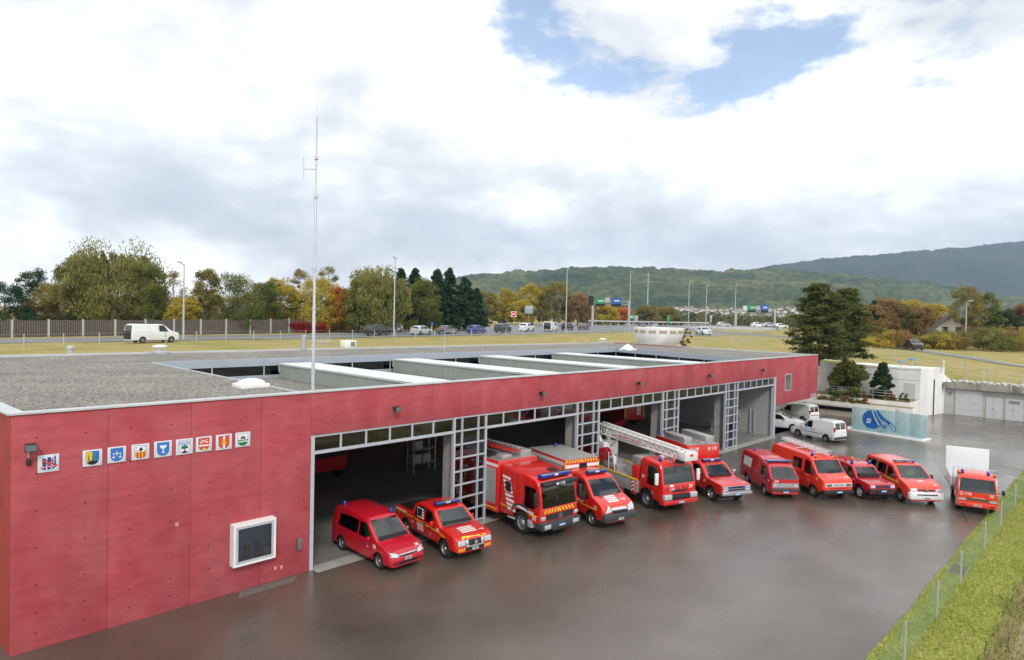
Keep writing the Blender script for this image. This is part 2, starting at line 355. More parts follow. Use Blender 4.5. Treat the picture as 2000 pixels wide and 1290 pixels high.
def yard():
    # asphalt with a slightly ragged grass edge on the fence side
    pts = [(-90, 12), (-90, -15.7)]
    x = -30.
    while x < 62:
        pts.append((x, -15.82+.035*math.sin(x*.9)+rng.uniform(-.03, .03))); x += .35
    pts += [(62, -22), (69.1, -22), (69.1, 12), (52, 12), (52, .3), (UA+.25, .3), (UA+.25, 12)]
    bm = bmesh.new(); f = bm.faces.new([bm.verts.new((a, b, 0)) for a, b in pts]); bmesh.ops.triangulate(bm, faces=[f])
    me = bpy.data.meshes.new('yard'); bm.to_mesh(me); bm.free(); me.materials.append(M_asph)
    for p in me.polygons:
        pass
    kind(link('yard', me))
yard()

# ------------------------------------------------------------------ the station
station = empty('fire_station', (0, 0, 0), 0, 'long low red concrete fire station with open vehicle doors and gravel roof', 'building')
def panel(x0, x1, z0, z1, name='wall_panel', y0=0., y1=.3):
    g = .003
    MB().box(x0+g, x1-g, y0, y1, z0+g*.5, z1-g*.5).build(name, M_red, station, bevel=.006)
MB().box(UA+.05, 50.1, .05, .28, 4.86, H-.03).box(UA+.05, -.2, .05, .28, 0, 4.9).build('wall_core', mat('joint_red', (.12, .018, .022), .9), station)
js = [UA] + [float(gy(x, 1000)[0]) for x in (211, 372, 509)] + [-.14]
for a, b in zip(js[:-1], js[1:]): panel(a, b, 0, H)
nf = 15; fx = np.linspace(-.14, 40.75, nf+1)
for a, b in zip(fx[:-1], fx[1:]): panel(a, b, 4.83, H)
ZR = 2.5
for a, b in ((40.75, 44.9), (44.9, UE)): panel(a, b, ZR, H)
MB().hexa([(UE, 0.01, ZR), (UE, .02, ZR), (54.4, YB, ZR), (54.3, YB, ZR), (UE, .01, H), (UE-.3, .02, H), (54.1, YB, H), (54.4, YB, H)]).build('end_wall', M_red, station)
MB().box(40.75, 50.1, .3, 12, ZR, ZR+.2).build('soffit', M_conc, station)
# left end wall, turned slightly, seen as a sliver
MB().hexa([(UA, 0.002, 0), (UA+.3, .3, 0), (UA-1.6, YB, 0), (UA-1.9, YB, 0), (UA, 0.002, H-.01), (UA+.3, .3, H-.01), (UA-1.6, YB, H-.01), (UA-1.9, YB, H-.01)]).build('end_wall', M_redside, station)
# tie holes of the formwork
mb = MB()
for i, (a, b) in enumerate(zip(js[:-1], js[1:])):
    for k in (.25, .75):
        xx = a+(b-a)*k
        for z in (.45, 1.0, 1.75, 2.75, 3.75, 4.75, 5.72): mb.lathe([(.022, -.004), (.022, .002)], (xx, 0, z), 'y', 8)
for i, (a, b) in enumerate(zip(fx[:-1], fx[1:])):
    for k in (.25, .75): mb.lathe([(.02, -.004), (.02, .002)], (a+(b-a)*k, 0, 5.15), 'y', 8)
o = mb.build('tie_holes', mat('tie_hole', (.05, .008, .01), .9), station); kind(o, 'stuff')
# parapet cap
mb = MB()
for a, b in zip(np.linspace(UA-.04, UE, 13)[:-1], np.linspace(UA-.04, UE, 13)[1:]):
    MB().box(a+.004, b-.004, -.05, .30, H, H+.05).build('parapet_cap', M_cap, station)
MB().hexa([(UA-.06, -.05, H-.002), (UA+.3, .3, H-.002), (UA-1.6, YB, H-.002), (UA-1.95, YB, H-.002), (UA-.06, -.05, H+.052), (UA+.3, .3, H+.052), (UA-1.6, YB, H+.052), (UA-1.95, YB, H+.052)]).build('parapet_cap', M_cap, station)
MB().box(UA-1.9, 54.4, YB-.25, YB+.05, H-.35, H+.03).build('parapet_cap', M_cap, station)
MB().hexa([(UE-.3, .3, H-.3), (UE, .3, H-.3), (54.4, YB-.25, H-.3), (54.1, YB-.25, H-.3), (UE-.3, .3, H+.045), (UE, .3, H+.045), (54.4, YB-.25, H+.045), (54.1, YB-.25, H+.045)]).build('parapet_cap', M_cap, station)
# gravel roof around the sunken court
OL, OR0, OR1 = -.17, 38.6, 43.3; ZG = 6.27; Y0 = 1.3
def sheet(name, pts, m, parent=station):
    return MB().add(pts, [tuple(range(len(pts)))]).build(name, m, parent)
sheet('roof_gravel', [(UA, .3, ZG), (OL, .3, ZG), (OL, YO, ZG), (UA-1.3, YO, ZG)], M_gravel)
sheet('roof_gravel', [(UA-1.3, YO, ZG+.002), (54.0, YO, ZG+.002), (54.2, YB-.25, ZG+.002), (UA-1.7, YB-.25, ZG+.002)], M_gravel)
sheet('roof_gravel', [(OR0, .3, ZG), (UE-.2, .3, ZG), (53.0, YO, ZG), (OR1, YO, ZG)], M_gravel)
sheet('court_gravel', [(OL, .3, 5.12), (OR0, .3, 5.12), (OR1, YO, 5.12), (OL, YO, 5.12)], M_gravel)
MB().box(OL-.04, OL+.05, .3, YO, 5.1, ZG+.05).build('court_kerb', M_cap, station)
MB().box(OL, OR0, .3, .36, 5.1, H-.01).build('court_kerb', M_conc, station)
# court back wall: fascia, glazing band, sill
def court_wall(p0, p1, n):
    p0 = Vector(p0); p1 = Vector(p1); d = (p1-p0).normalized(); nn = Vector((d.y, -d.x, 0))   # nn faces the court
    def slab(a, b, z0, z1, t0, t1, name, m, par=station):
        A, B = p0+d*a, p0+d*b
        q = [A+nn*t0, B+nn*t0, B+nn*t1, A+nn*t1]
        return MB().hexa([(v.x, v.y, z0) for v in q]+[(v.x, v.y, z1) for v in q]).build(name, m, par)
    Ln = (p1-p0).length
    for i in range(n): slab(Ln*i/n+.004, Ln*(i+1)/n-.004, 5.87, ZG+.05, -.1, .08, 'court_fascia', M_bluegrey)
    slab(0, Ln, 5.12, 5.30, -.1, .05, 'court_sill', M_bluegrey)
    slab(0, Ln, 5.12, 5.9, -.6, -.5, 'court_backing', M_dark)
    for i in range(n):
        fr = slab(Ln*i/n, Ln*i/n+.07, 5.30, 5.87, -.05, .03, 'window_post', M_frame)
        slab(Ln*i/n+.07, Ln*(i+1)/n, 5.30, 5.87, -.02, 0., 'court_window', G_dark)
court_wall((OL+.05, YO, 0), (OR1, YO, 0), 14)
court_wall((OR1, YO, 0), (OR0, .36, 0), 6)
# roof lights: long ridges across the court
for k, (px, py) in enumerate(((545, 711), (772, 703), (951, 697.5), (1090, 691.5))):
    u0 = float(gz(px, py, 6.0)[0]); wd = 2.1; zt = 6.0
    rl = MB().box(u0, u0+wd, .5, YO-.6, 5.12, zt-.02).build('roof_light', M_dark, station)
    ny = 12; ye = np.linspace(.5, YO-.6, ny+1)
    for a, b in zip(ye[:-1], ye[1:]):
        MB().box(u0-.025, u0-.001, a+.01, b-.01, 5.13, zt-.03).build('cladding_panel', M_rgreen, rl)
        MB().box(u0-.06, u0+wd+.06, a+.012, b-.012, zt-.018, zt+.03).build('glazing_panel', M_rtop, rl)
    MB().box(u0-.07, u0+wd+.07, .46, .5, 5.5, zt+.05).box(u0-.07, u0+wd+.07, YO-.6, YO-.56, 5.5, zt+.05).box(u0-.08, u0-.062, .5, YO-.6, zt-.06, zt+.04).build('edge_trim', M_cap, rl)
# small things fixed on the roof
p = gz(490, 757, ZG); d = MB()
d.box(-.55, .55, -.45, .45, 0, .16)
o = d.build('skylight_kerb', M_white, station, bevel=.02, loc=p)
vs_ = []
MB().lathe([(.6, .0), (.58, .05), (.48, .12), (.3, .17), (.12, .19), (.01, .195)], (0, 0, .16), 'z', 20, sx=.88, sy=.72).build('skylight_dome', mat('dome_acrylic', (.80, .80, .76), .3), o, smooth=True)
p = gz(1226, 685, ZG); o = MB().box(-.6, .6, -.6, .6, 0, .15).build('skylight_kerb', M_white, station, bevel=.02, loc=p)
MB().lathe([(.8, .0), (.4, .3), (.01, .5)], (0, 0, .15), 'z', 4).build('skylight_dome', MATS['dome_acrylic'], o)
def vent(px, py, s=1.):
    p = gz(px, py, ZG)
    o = MB().box(-.35*s, .35*s, -.35*s, .35*s, 0, .22*s).build('roof_fan', M_alu, station, bevel=.015, loc=p)
    MB().lathe([(.16*s, .22*s), (.16*s, .45*s), (.42*s, .42*s), (.46*s, .52*s), (.3*s, .6*s), (.02, .62*s)], (0, 0, 0), 'z', 18).build('fan_hood', M_white, o, smooth=True)
vent(312, 692, 1.0); vent(1177, 671, 1.0)
p = gz(137, 693, ZG); MB().lathe([(.16, 0), (.16, .35), (.22, .36), (.22, .5), (.1, .55)], (0, 0, 0), 'z', 12).build('vent_pipe', M_alu, station, smooth=True, loc=p)
p = gz(593, 685, ZG); MB().lathe([(.19, 0), (.19, 1.15), (.06, 1.2)], (0, 0, 0), 'z', 14).build('vent_pipe', mat('zinc', (.45, .47, .5), .4, .5), station, smooth=True, loc=p)
p = gz(680, 679, ZG); o = MB().box(-.55, .55, -.4, .4, 0, .62).build('roof_cabinet', M_white, station, bevel=.02, loc=p)
MB().box(.0, .42, -.43, -.41, .1, .5).build('louvre', mat('louvre_grey', (.2, .22, .25), .5), o)
def yagi(mbx, c, L_, d):
    c = Vector(c); d = Vector(d).normalized(); s = Vector((0, 0, 1)).cross(d)
    mbx.tube([c, c+d*L_], .02, 5)
    for i in range(6): q = c+d*L_*(i+.5)/6; mbx.tube([q-Vector((0, 0, .14)), q+Vector((0, 0, .14))], .012, 4)
p = gz(868, 689, ZG); o = empty('roof_antenna', p, 0, 'thin roof antenna post with small comb aerial beside the sunken court', 'antenna')
MB().tube([(0, 0, 0), (0, 0, 1.75)], .025, 6).build('post', M_alu, o)
a = MB(); yagi(a, (0, 0, 1.72), .95, (.7, -.7, 0)); a.build('aerial', M_alu, o)
p = gz(1428, 690, H); 

# tall mast at the front edge
mp = gy(611, 757, .45); o = empty('radio_mast', (mp[0], .45, ZG-1.1), 0, 'tall slender metal radio mast rising from the roof edge above the emblems', 'mast')
MB().tube([(0, 0, 0), (0, 0, 4.2), (0, 0, 4.25), (0, 0, 8.2), (0, 0, 8.25), (0, 0, 11.05)], [.06, .06, .048, .048, .034, .028], 10).build('pole', M_alu, o, smooth=True)
MB().tube([(0, 0, 11.05), (0, 0, 12.2)], .005, 5).build('whip_aerial', M_alu, o)
for z in (1.9, 4.2, 5.6, 8.2, 9.6): MB().lathe([(.075, -.05), (.075, .05)], (0, 0, z), 'z', 10).build('clamp', M_alu, o)
MB().tube([(0, 0, 9.2), (-.33, .3, 9.2)], .018, 5).tube([(-.33, .3, 8.85), (-.33, .3, 9.62)], .012, 5).build('side_aerial', M_alu, o)
a = MB(); yagi(a, (0, 0, 3.0), .62, (.72, -.69, 0)); a.build('comb_aerial', M_alu, o)

# ---------------------------------------------------------------- door bays
ZT0, ZT1 = 4.20, 4.80
panes_mesh = {}
for k in range(5):
    a = k*PITCHD; b = a+DW
    tr = MB().box(a, b, .04, .14, ZT1-.05, ZT1+.03).box(a, b, .02, .16, ZT0-.06, ZT0+.05).build('door_transom', M_frame, station)
    n = 6
    for i in range(n):
        x0 = a+DW*i/n; x1 = a+DW*(i+1)/n
        MB().box(x0+.035, x1-.035, .085, .095, ZT0+.05, ZT1-.05).build('pane', G_clear, tr)
        if i: MB().box(x0-.035, x0+.035, .045, .135, ZT0+.05, ZT1-.05).build('mullion', M_frame, tr)
    # overhead door leaf run back under the ceiling
    lf = MB().box(a+.1, b-.1, .5, 4.4, 4.62, 4.70).build('raised_door', mat('raised_leaf', (.42, .36, .27), .5, var=.15, vscale=1), station)
    MB().tube([(a+.06, .3, 4.55), (a+.06, 5, 4.55)], .03, 5).tube([(b-.06, .3, 4.55), (b-.06, 5, 4.55)], .03, 5).build('rail', M_alu, lf)
    if k < 4:
        p0, p1 = b, a+PITCHD
        cols = [p0, p0+.10, p0+.50, p0+1.42, p1-.10, p1]
        mb = MB()
        xs = [p0+.05, p0+.50, p0+1.46, p1-.05]
        for i, x in enumerate(xs): 
            wv = .05 if i in (0, 3) else .026
            mb.box(x-wv, x+wv, .0, .16, 0.0, ZT1+.03)
        zs = np.linspace(.10, ZT1, 9)
        for i in range(3):
            for z in zs: mb.box(xs[i]+(.06 if i == 0 else .035), xs[i+1]-(.06 if i == 2 else .035), .01, .15, z-.034, z+.026)
        fr = mb.build('glazed_pillar', M_frame, station)
        for i in range(3):
            for z0, z1 in zip(zs[:-1], zs[1:]):
                MB().box(xs[i]+.05, xs[i+1]-.05, .075, .085, z0+.035, z1-.045).build('pane', G_clear, fr)
        MB().box(p0+.25, p1-.25, .55, 1.0, 0, 5.2).build('column', M_conc, station)
MB().box(-.14, .0, -.012, .2, 0, 4.83).build('door_jamb', M_frame, station)
MB().box(40.435, 40.75, -.012, .25, 0, 4.83).build('door_jamb', M_frame, station)
MB().box(0, 40.43, -.35, .3, -.02, .006).build('threshold', mat('threshold_concrete', (.34, .33, .30), .5, var=.12, vscale=2), station)
# hall shell
sheet('hall_floor', [(UA, .3, .004), (40.6, .3, .004), (40.6, 17.5, .004), (UA, 17.5, .004)], M_ifloor)
MB().box(UA, 41, 17.5, 17.7, 0, 5.05).build('hall_wall', M_int, station)
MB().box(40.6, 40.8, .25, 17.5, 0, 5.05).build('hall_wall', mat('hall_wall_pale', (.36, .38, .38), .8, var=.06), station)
MB().box(-4.2, -4.0, .3, 17.5, 0, 5.05).build('hall_wall', M_int, station)
MB().box(UA, 41, .3, 17.7, 4.95, 5.09).build('hall_ceiling', M_ceil, station)

# display window, post box and other fittings on the front wall
wl, wr = float(gy(449, 1060)[0]), float(gy(531, 1060)[0]); zb, zt = .92, 2.28
fr = MB().box(wl, wr, -.30, .0, zb, zb+.07).box(wl, wr, -.30, .0, zt-.07, zt).box(wl, wl+.07, -.30, .0, zb+.07, zt-.07).box(wr-.07, wr, -.30, .0, zb+.07, zt-.07).build('display_window', M_white, station)
MB().box(wl+.07, wr-.07, -.30, -.26, zb+.07, zb+.15).box(wl+.07, wr-.07, -.30, -.26, zt-.15, zt-.07).box(wl+.07, wl+.15, -.30, -.26, zb+.15, zt-.15).box(wr-.15, wr-.07, -.30, -.26, zb+.15, zt-.15).build('window_frame', M_frame, fr)
MB().box(wl+.15, wr-.15, -.285, -.275, zb+.15, zt-.15).build('pane', glass('showcase_glass', (.60, .66, .70)), fr)
MB().box(wl+.07, wr-.07, -.03, -.008, zb+.07, zt-.07).build('case_back', mat('showcase_blue', (.24, .36, .44), .6), fr)
for i, (xx, hh, ww, c) in enumerate(((.42, .42, .16, 'r'), (.78, .5, .12, 'r'), (1.02, .24, .3, 'w'))):
    MB().box(wl+xx, wl+xx+ww, -.2, -.08, zb+.16, zb+.16+hh).build('exhibit', mat('exhibit_'+c, (.45, .03, .03) if c == 'r' else (.5, .3, .3), .6), fr, bevel=.01)
bx = float(gy(583, 1065)[0]); o = MB().box(bx-.09, bx+.09, -.13, -.002, .88, 1.28).build('letter_box', mat('box_grey', (.16, .12, .12), .5), None, bevel=.012)
tag(o, 'small grey box fixed on the red wall beside the first door', 'box')
for (px, py) in ((345, 1025), (537, 1110), (549, 1108)):
    p = gy(px, py); o = MB().box(p[0]-.05, p[0]+.05, -.03, -.002, p[2]-.06, p[2]+.06).build('wall_socket', mat('socket_pink', (.6, .25, .25), .5), station, bevel=.006)
sw0, sw1 = float(gy(1533, 745)[0]), float(gy(1545, 745)[0])
o = MB().box(sw0, sw1, -.02, .02, 3.55, 3.62).box(sw0, sw1, -.02, .02, 4.88, 4.95).box(sw0, sw0+.07, -.02, .02, 3.62, 4.88).box(sw1-.07, sw1, -.02, .02, 3.62, 4.88).build('small_window', M_frame, station)
MB().box(sw0+.07, sw1-.07, -.012, -.004, 3.62, 4.88).build('pane', mat('pane_dull', (.10, .12, .11), .08, spec=.9), o)
def lettering(name, s, size, m, parent, fn, bold=.01, spacing=1.):
    """flat lettering; fn maps (u,v) to a 3D point"""
    v, f = text_data(s, size, bold, spacing=spacing)
    return MB().add([fn(a, b) for a, b in v], f).build(name, m, parent)
p = gy(1588, 775); lettering('lettering', 'SITSE', .62, mat('letter_grey', (.62, .60, .62), .5), station, lambda a, b: (p[0]+a, -.012, p[2]+b), .01)
# floodlights
for i, px in enumerate((56, 768, 1053, 1243, 1381, 1487)):
    u = (-8.25, 3.35, 11.94, 20.45, 29.04, 37.7)[i]
    lab = 'black floodlight with hanging sensor on the red wall above the woven emblem' if i == 0 else 'small black floodlight on the red fascia above door bay number %s' % ('one', 'two', 'three', 'four', 'five')[i-1]
    o = empty('floodlight', (u, 0, 5.53), 0, lab, 'floodlight', 'floodlights along the front wall'); o.scale = (.72, .8, .72)
    MB().box(-.05, .05, -.22, -.002, -.03, .03).build('bracket', M_black, o)
    MB().hexa([(-.19, -.48, -.16), (.19, -.48, -.16), (.16, -.22, -.10), (-.16, -.22, -.10), (-.19, -.42, .10), (.19, -.42, .10), (.16, -.20, .12), (-.16, -.20, .12)]).build('housing', M_black, o, bevel=.015)
    MB().hexa([(-.16, -.487, -.13), (.16, -.487, -.13), (.16, -.481, -.13), (-.16, -.481, -.13), (-.16, -.437, .075), (.16, -.437, .075), (.16, -.431, .075), (-.16, -.431, .075)]).build('lens', mat('lens_grey', (.10, .105, .11), .15), o)
    if i == 0:
        MB().tube([(.0, -.04, -.05), (.0, -.04, -.45)], .02, 6).build('conduit', M_alu, o); MB().box(-.07, .07, -.13, -.01, -.72, -.48).build('sensor', M_black, o, bevel=.02)

# ---------------------------------------------------------------- emblem plaques
def shield(w_, h_, n=8):
    pts = [(-w_/2, h_/2), (-w_/2, -.05*h_)]
    for i in range(1, n): t = i/n*math.pi; pts.append((-w_/2*math.cos(t), -.05*h_-.45*h_*math.sin(t)**.8))
    return pts + [(w_/2, -.05*h_), (w_/2, h_/2)]
PC = {'w': (.75, .75, .76), 'b': (.03, .17, .52), 'k': (.01, .01, .01), 'r': (.62, .04, .02), 'y': (.72, .48, .02), 'g': (.01, .16, .05), 'o': (.62, .07, .03), 'n': (.02, .05, .25)}
def clip_poly(poly, shp):
    """keep the part of poly inside the convex outline shp (counter-clockwise or not)"""
    ar = sum(shp[i][0]*shp[(i+1) % len(shp)][1]-shp[(i+1) % len(shp)][0]*shp[i][1] for i in range(len(shp)))
    s = 1 if ar > 0 else -1; out = list(poly)
    for i in range(len(shp)):
        (x0, y0), (x1, y1) = shp[i], shp[(i+1) % len(shp)]
        ins = lambda q: s*((x1-x0)*(q[1]-y0)-(y1-y0)*(q[0]-x0)) >= 0
        inp, out = out, []
        for j in range(len(inp)):
            a, b = inp[j-1], inp[j]; ia, ib = ins(a), ins(b)
            if ia != ib:
                da = (x1-x0)*(a[1]-y0)-(y1-y0)*(a[0]-x0); db = (x1-x0)*(b[1]-y0)-(y1-y0)*(b[0]-x0); t = da/(da-db)
                out.append((a[0]+(b[0]-a[0])*t, a[1]+(b[1]-a[1])*t))
            if ib: out.append(b)
        if not out: return []
    return out
def plaque(px0, px1, pyc, label, field, items, sh=True):
    a, b = float(gy(px0, pyc)[0]), float(gy(px1, pyc)[0]); uc = (a+b)/2; zc = float(gy((px0+px1)/2, pyc)[2]); s = (b-a)/2
    o = empty('emblem_plaque', (uc, 0, zc), 0, label, 'plaque', 'emblem plaques on the front wall')
    MB().box(-s, s, -.035, -.004, -s*.98, s*.98).build('backing', mat('plaque_white', (.62, .64, .70), .5), o, bevel=.006)
    W_, H_ = s*1.30, s*1.56; out = shield(W_, H_)
    lay = [0]
    def flat(poly, c):
        lay[0] += 1; y = -.036-.0015*lay[0]
        if len(poly) > 2: MB().add([(q[0], y, q[1]) for q in poly], [tuple(range(len(poly)))]).build('emblem_field', mat('plaque_'+c, PC[c], .5), o)
    if sh:
        flat([(q[0]*1.06, q[1]*1.05) for q in out], 'k'); flat(out, field)
        for c, poly in items:
            q = clip_poly([(x*W_/2, y*H_/2) for x, y in poly], out); flat(q, c)
    else:
        for c, poly in items: flat([(x*s, y*s) for x, y in poly], c)
R4 = lambda x0, x1, y0, y1: [(x0, y0), (x1, y0), (x1, y1), (x0, y1)]
def disc(cx, cy, r, n=12, ry=None): return [(cx+r*math.cos(2*math.pi*i/n), cy+(ry or r)*math.sin(2*math.pi*i/n)) for i in range(n)]
tree_ = lambda x, y, s: [(x-.13*s, y), (x+.13*s, y), (x+.03*s, y+.95*s), (x-.03*s, y+.95*s)]
wave = lambda y0, y1, n=10: [(-1+2*i/n, y0+.06*math.sin(i*2.1)) for i in range(n+1)] + [(1-2*i/n, y1+.06*math.sin((n-i)*2.1)) for i in range(n+1)]
weave = [('n', R4(-.56, -.24, -.7, .6)), ('n', R4(-.10, .22, -.7, .7)), ('n', [(.36, -.75), (.68, -.45), (.68, .85), (.36, .55)]),
         ('o', R4(-.6, .3, .22, .42)), ('o', R4(-.25, .6, -.1, .12)), ('o', [(-.85, -.5), (.75, -.42), (.95, -.2), (-.55, -.28)]), ('o', R4(.05, .62, .35, .5)), ('n', R4(-.56, -.24, -.15, .2)), ('n', R4(-.10, .22, .18, .5)), ('n', R4(.36, .68, -.14, .2))]
for q in ((-.5, -.38), (-.2, -.36), (.1, -.34), (.4, -.32)): weave.append(('w', R4(q[0]-.07, q[0]+.07, q[1]-.07, q[1]+.05)))
for q in (.05, .3, .52): weave.append(('w', R4(.42, .54, q-.05, q+.07)))
plaque(73, 115, 905, 'plaque with woven red and blue ribbon emblem under the floodlight', 'w', weave, False)
plaque(161, 199, 894.5, 'shield plaque with green firs on yellow and blue', 'b', [('y', R4(-1, -.05, -1, 1)), ('g', tree_(-.6, -.45, 1.1)), ('g', tree_(.05, -.35, 1.1)), ('g', tree_(.62, -.3, 1.1)), ('k', [(-1, -.65), (-.2, -.35), (1, -.6), (1, -1), (-1, -1)])])
plaque(209.5, 245.5, 888, 'shield plaque with white balance scales on blue', 'b', [('w', R4(-.06, .06, -.1, .55)), ('w', R4(-.7, .7, .12, .22)), ('w', disc(-.55, -.38, .25, 10, .12)), ('w', disc(.55, -.38, .25, 10, .12)), ('w', R4(-.58, -.52, -.4, .15)), ('w', R4(.52, .58, -.4, .15))])
plaque(256.5, 291, 882.5, 'shield plaque with black bird above yellow and red stripes', 'y', [('w', R4(-1, 1, .02, 1)), ('k', [(-.35, .2), (.1, .1), (.45, .35), (.25, .55), (.35, .8), (-.05, .6), (-.3, .75), (-.15, .45)]), ('k', disc(-.7, .7, .09, 6)), ('k', disc(.75, .8, .09, 6)), ('k', disc(-.75, .25, .09, 6)), ('k', disc(.75, .2, .09, 6)), ('r', R4(-.72, -.42, -1, 0)), ('r', R4(-.15, .15, -1, 0)), ('r', R4(.42, .72, -1, 0))])
plaque(300.5, 335, 877, 'shield plaque with white chalice on blue', 'b', [('w', [(-.62, .6), (.62, .6), (.45, .2), (.1, .02), (-.1, .02), (-.45, .2)]), ('w', R4(-.09, .09, -.5, .05)), ('w', [(-.42, -.6), (.42, -.6), (.1, -.42), (-.1, -.42)])])
plaque(343, 376, 872.5, 'shield plaque with green tree below blue waves', 'w', [('b', wave(.72, .82)), ('b', wave(.5, .6)), ('b', wave(.28, .38)), ('g', disc(-.3, -.12, .38, 12, .22)), ('g', disc(.3, -.1, .38, 12, .22)), ('g', disc(0, .05, .4, 12, .2)), ('k', R4(-.08, .08, -.75, -.2)), ('k', disc(0, -.85, .5, 10, .16))])
plaque(382, 413, 867.5, 'shield plaque with white crossed keys on red', 'o', [('w', [(-.7, .75), (-.55, .8), (.6, .3), (.5, .22)]), ('w', [(.7, .75), (.55, .8), (-.6, .3), (-.5, .22)]), ('w', disc(-.6, .3, .2, 8, .14)), ('w', disc(.6, .3, .2, 8, .14)), ('w', wave(-.35, -.1)), ('y', disc(0, -.95, .45, 10, .3))])
plaque(421, 452, 863.5, 'shield plaque with yellow bell on red and white', 'o', [('w', R4(-.2, .2, -1, 1)), ('y', [(-.5, -.3), (.5, -.3), (.25, .0), (.2, .5), (-.2, .5), (-.25, .0)]), ('y', disc(0, -.38, .16, 8, .12))])
plaque(459, 488, 858.5, 'shield plaque with black castle above green water', 'w', [('k', R4(-.5, .5, .15, .32)), ('k', R4(-.42, -.25, .05, .55)), ('k', R4(.25, .42, .05, .55)), ('k', R4(-.15, .15, .3, .6)), ('g', R4(-1, 1, -.2, -.02)), ('g', [(-1, -.38), (-.3, -.45), (.3, -.4), (1, -.45), (1, -1), (-1, -1)])])
# ------------------------------------------------------------------ vehicles
def paint(name, c, coat=.7, rough=.28): return mat(name, c, rough, 0, .5, coat, var=.035, vscale=1.3, detail=3)
P_red = paint('fire_red', (.58, .013, .009)); P_deep = paint('deep_red', (.48, .008, .014)); P_crim = paint('crimson', (.47, .006, .020))
P_or = paint('signal_red', (.74, .045, .018)); P_wh = paint('van_white', (.74, .75, .76))
V_blk = M_black; V_dk = mat('interior_dark', (.016, .016, .018), .8); V_grey = mat('bumper_grey', (.045, .05, .055), .5)
V_tyre = mat('tyre', (.013, .013, .013), .85); V_rim = mat('wheel_silver', (.36, .37, .385), .35, .6); V_rimw = mat('wheel_white', (.62, .62, .60), .5); V_rimd = mat('rim_hole', (.02, .02, .02), .7)
V_chr = mat('chrome', (.66, .67, .69), .15, .9); V_lamp = mat('headlamp', (.55, .57, .60), .08, .3, spec=.9, coat=1); V_amb = mat('amber', (.70, .22, .01), .25)
V_blue = mat('beacon_blue', (.015, .03, .42), .15, coat=.8); V_plw = mat('plate_white', (.66, .66, .64), .5); V_plb = mat('plate_blue', (.03, .25, .55), .5)
V_dw = mat('decal_white', (.74, .74, .74), .45); V_dy = mat('decal_yellow', (.78, .55, .02), .45); V_dk2 = mat('decal_black', (.012, .012, .012), .45); V_dr = mat('decal_red', (.66, .02, .02), .4)
V_shut = mat('shutter_grey', (.36, .37, .37), .45, .3, var=.06, vscale=6, stretch=(1, 1, 8)); V_chk = mat('checker_plate', (.42, .42, .41), .4, .5, var=.18, vscale=22, bump=.5, bscale=26)
V_hiv = mat('hi_vis_green', (.12, .62, .06), .7); V_seat = mat('seat_cloth', (.05, .052, .055), .9)
G_ws = glass('windshield_glass', (.38, .42, .41)); G_side = glass('side_glass', (.34, .37, .36))

def interp(p, s): return float(np.interp(s, [a for a, _ in p], [b for _, b in p]))
WHEELS = {}
def wheel_meshes(R, wd, rim, style):
    key = (R, wd, rim.name, style)
    if key not in WHEELS:
        t = MB().lathe([(R*.60, -wd/2+.02), (R*.93, -wd/2), (R, -wd/2+.03), (R, wd/2-.03), (R*.93, wd/2), (R*.60, wd/2-.02)], (0, 0, 0), 'y', 28, cap=(0, 0)).mesh('wheel', V_tyre, True)
        m = MB().lathe([(R*.60, -wd/2+.012), (R*.56, -wd/2+.02), (R*.52, -wd/2+(.06 if style != 'truck' else .10)), (R*.24, -wd/2+.05), (R*.2, -wd/2+.015), (.01, -wd/2+.01)], (0, 0, 0), 'y', 24, cap=(0, 1))
        n = {'alloy': 6, 'steel': 8, 'truck': 10}[style]
        for i in range(n):
            a = 2*math.pi*(i+.5)/n; c = (R*.40*math.cos(a), -wd/2+(.047 if style != 'truck' else .066), R*.40*math.sin(a))
            m.lathe([(R*(.13 if style == 'alloy' else .08), -.006), (R*(.13 if style == 'alloy' else .08), .006)], c, 'y', 7, mi=1)
        WHEELS[key] = (t, m.mesh('rim', [rim, V_rimd], True))
    return WHEELS[key]

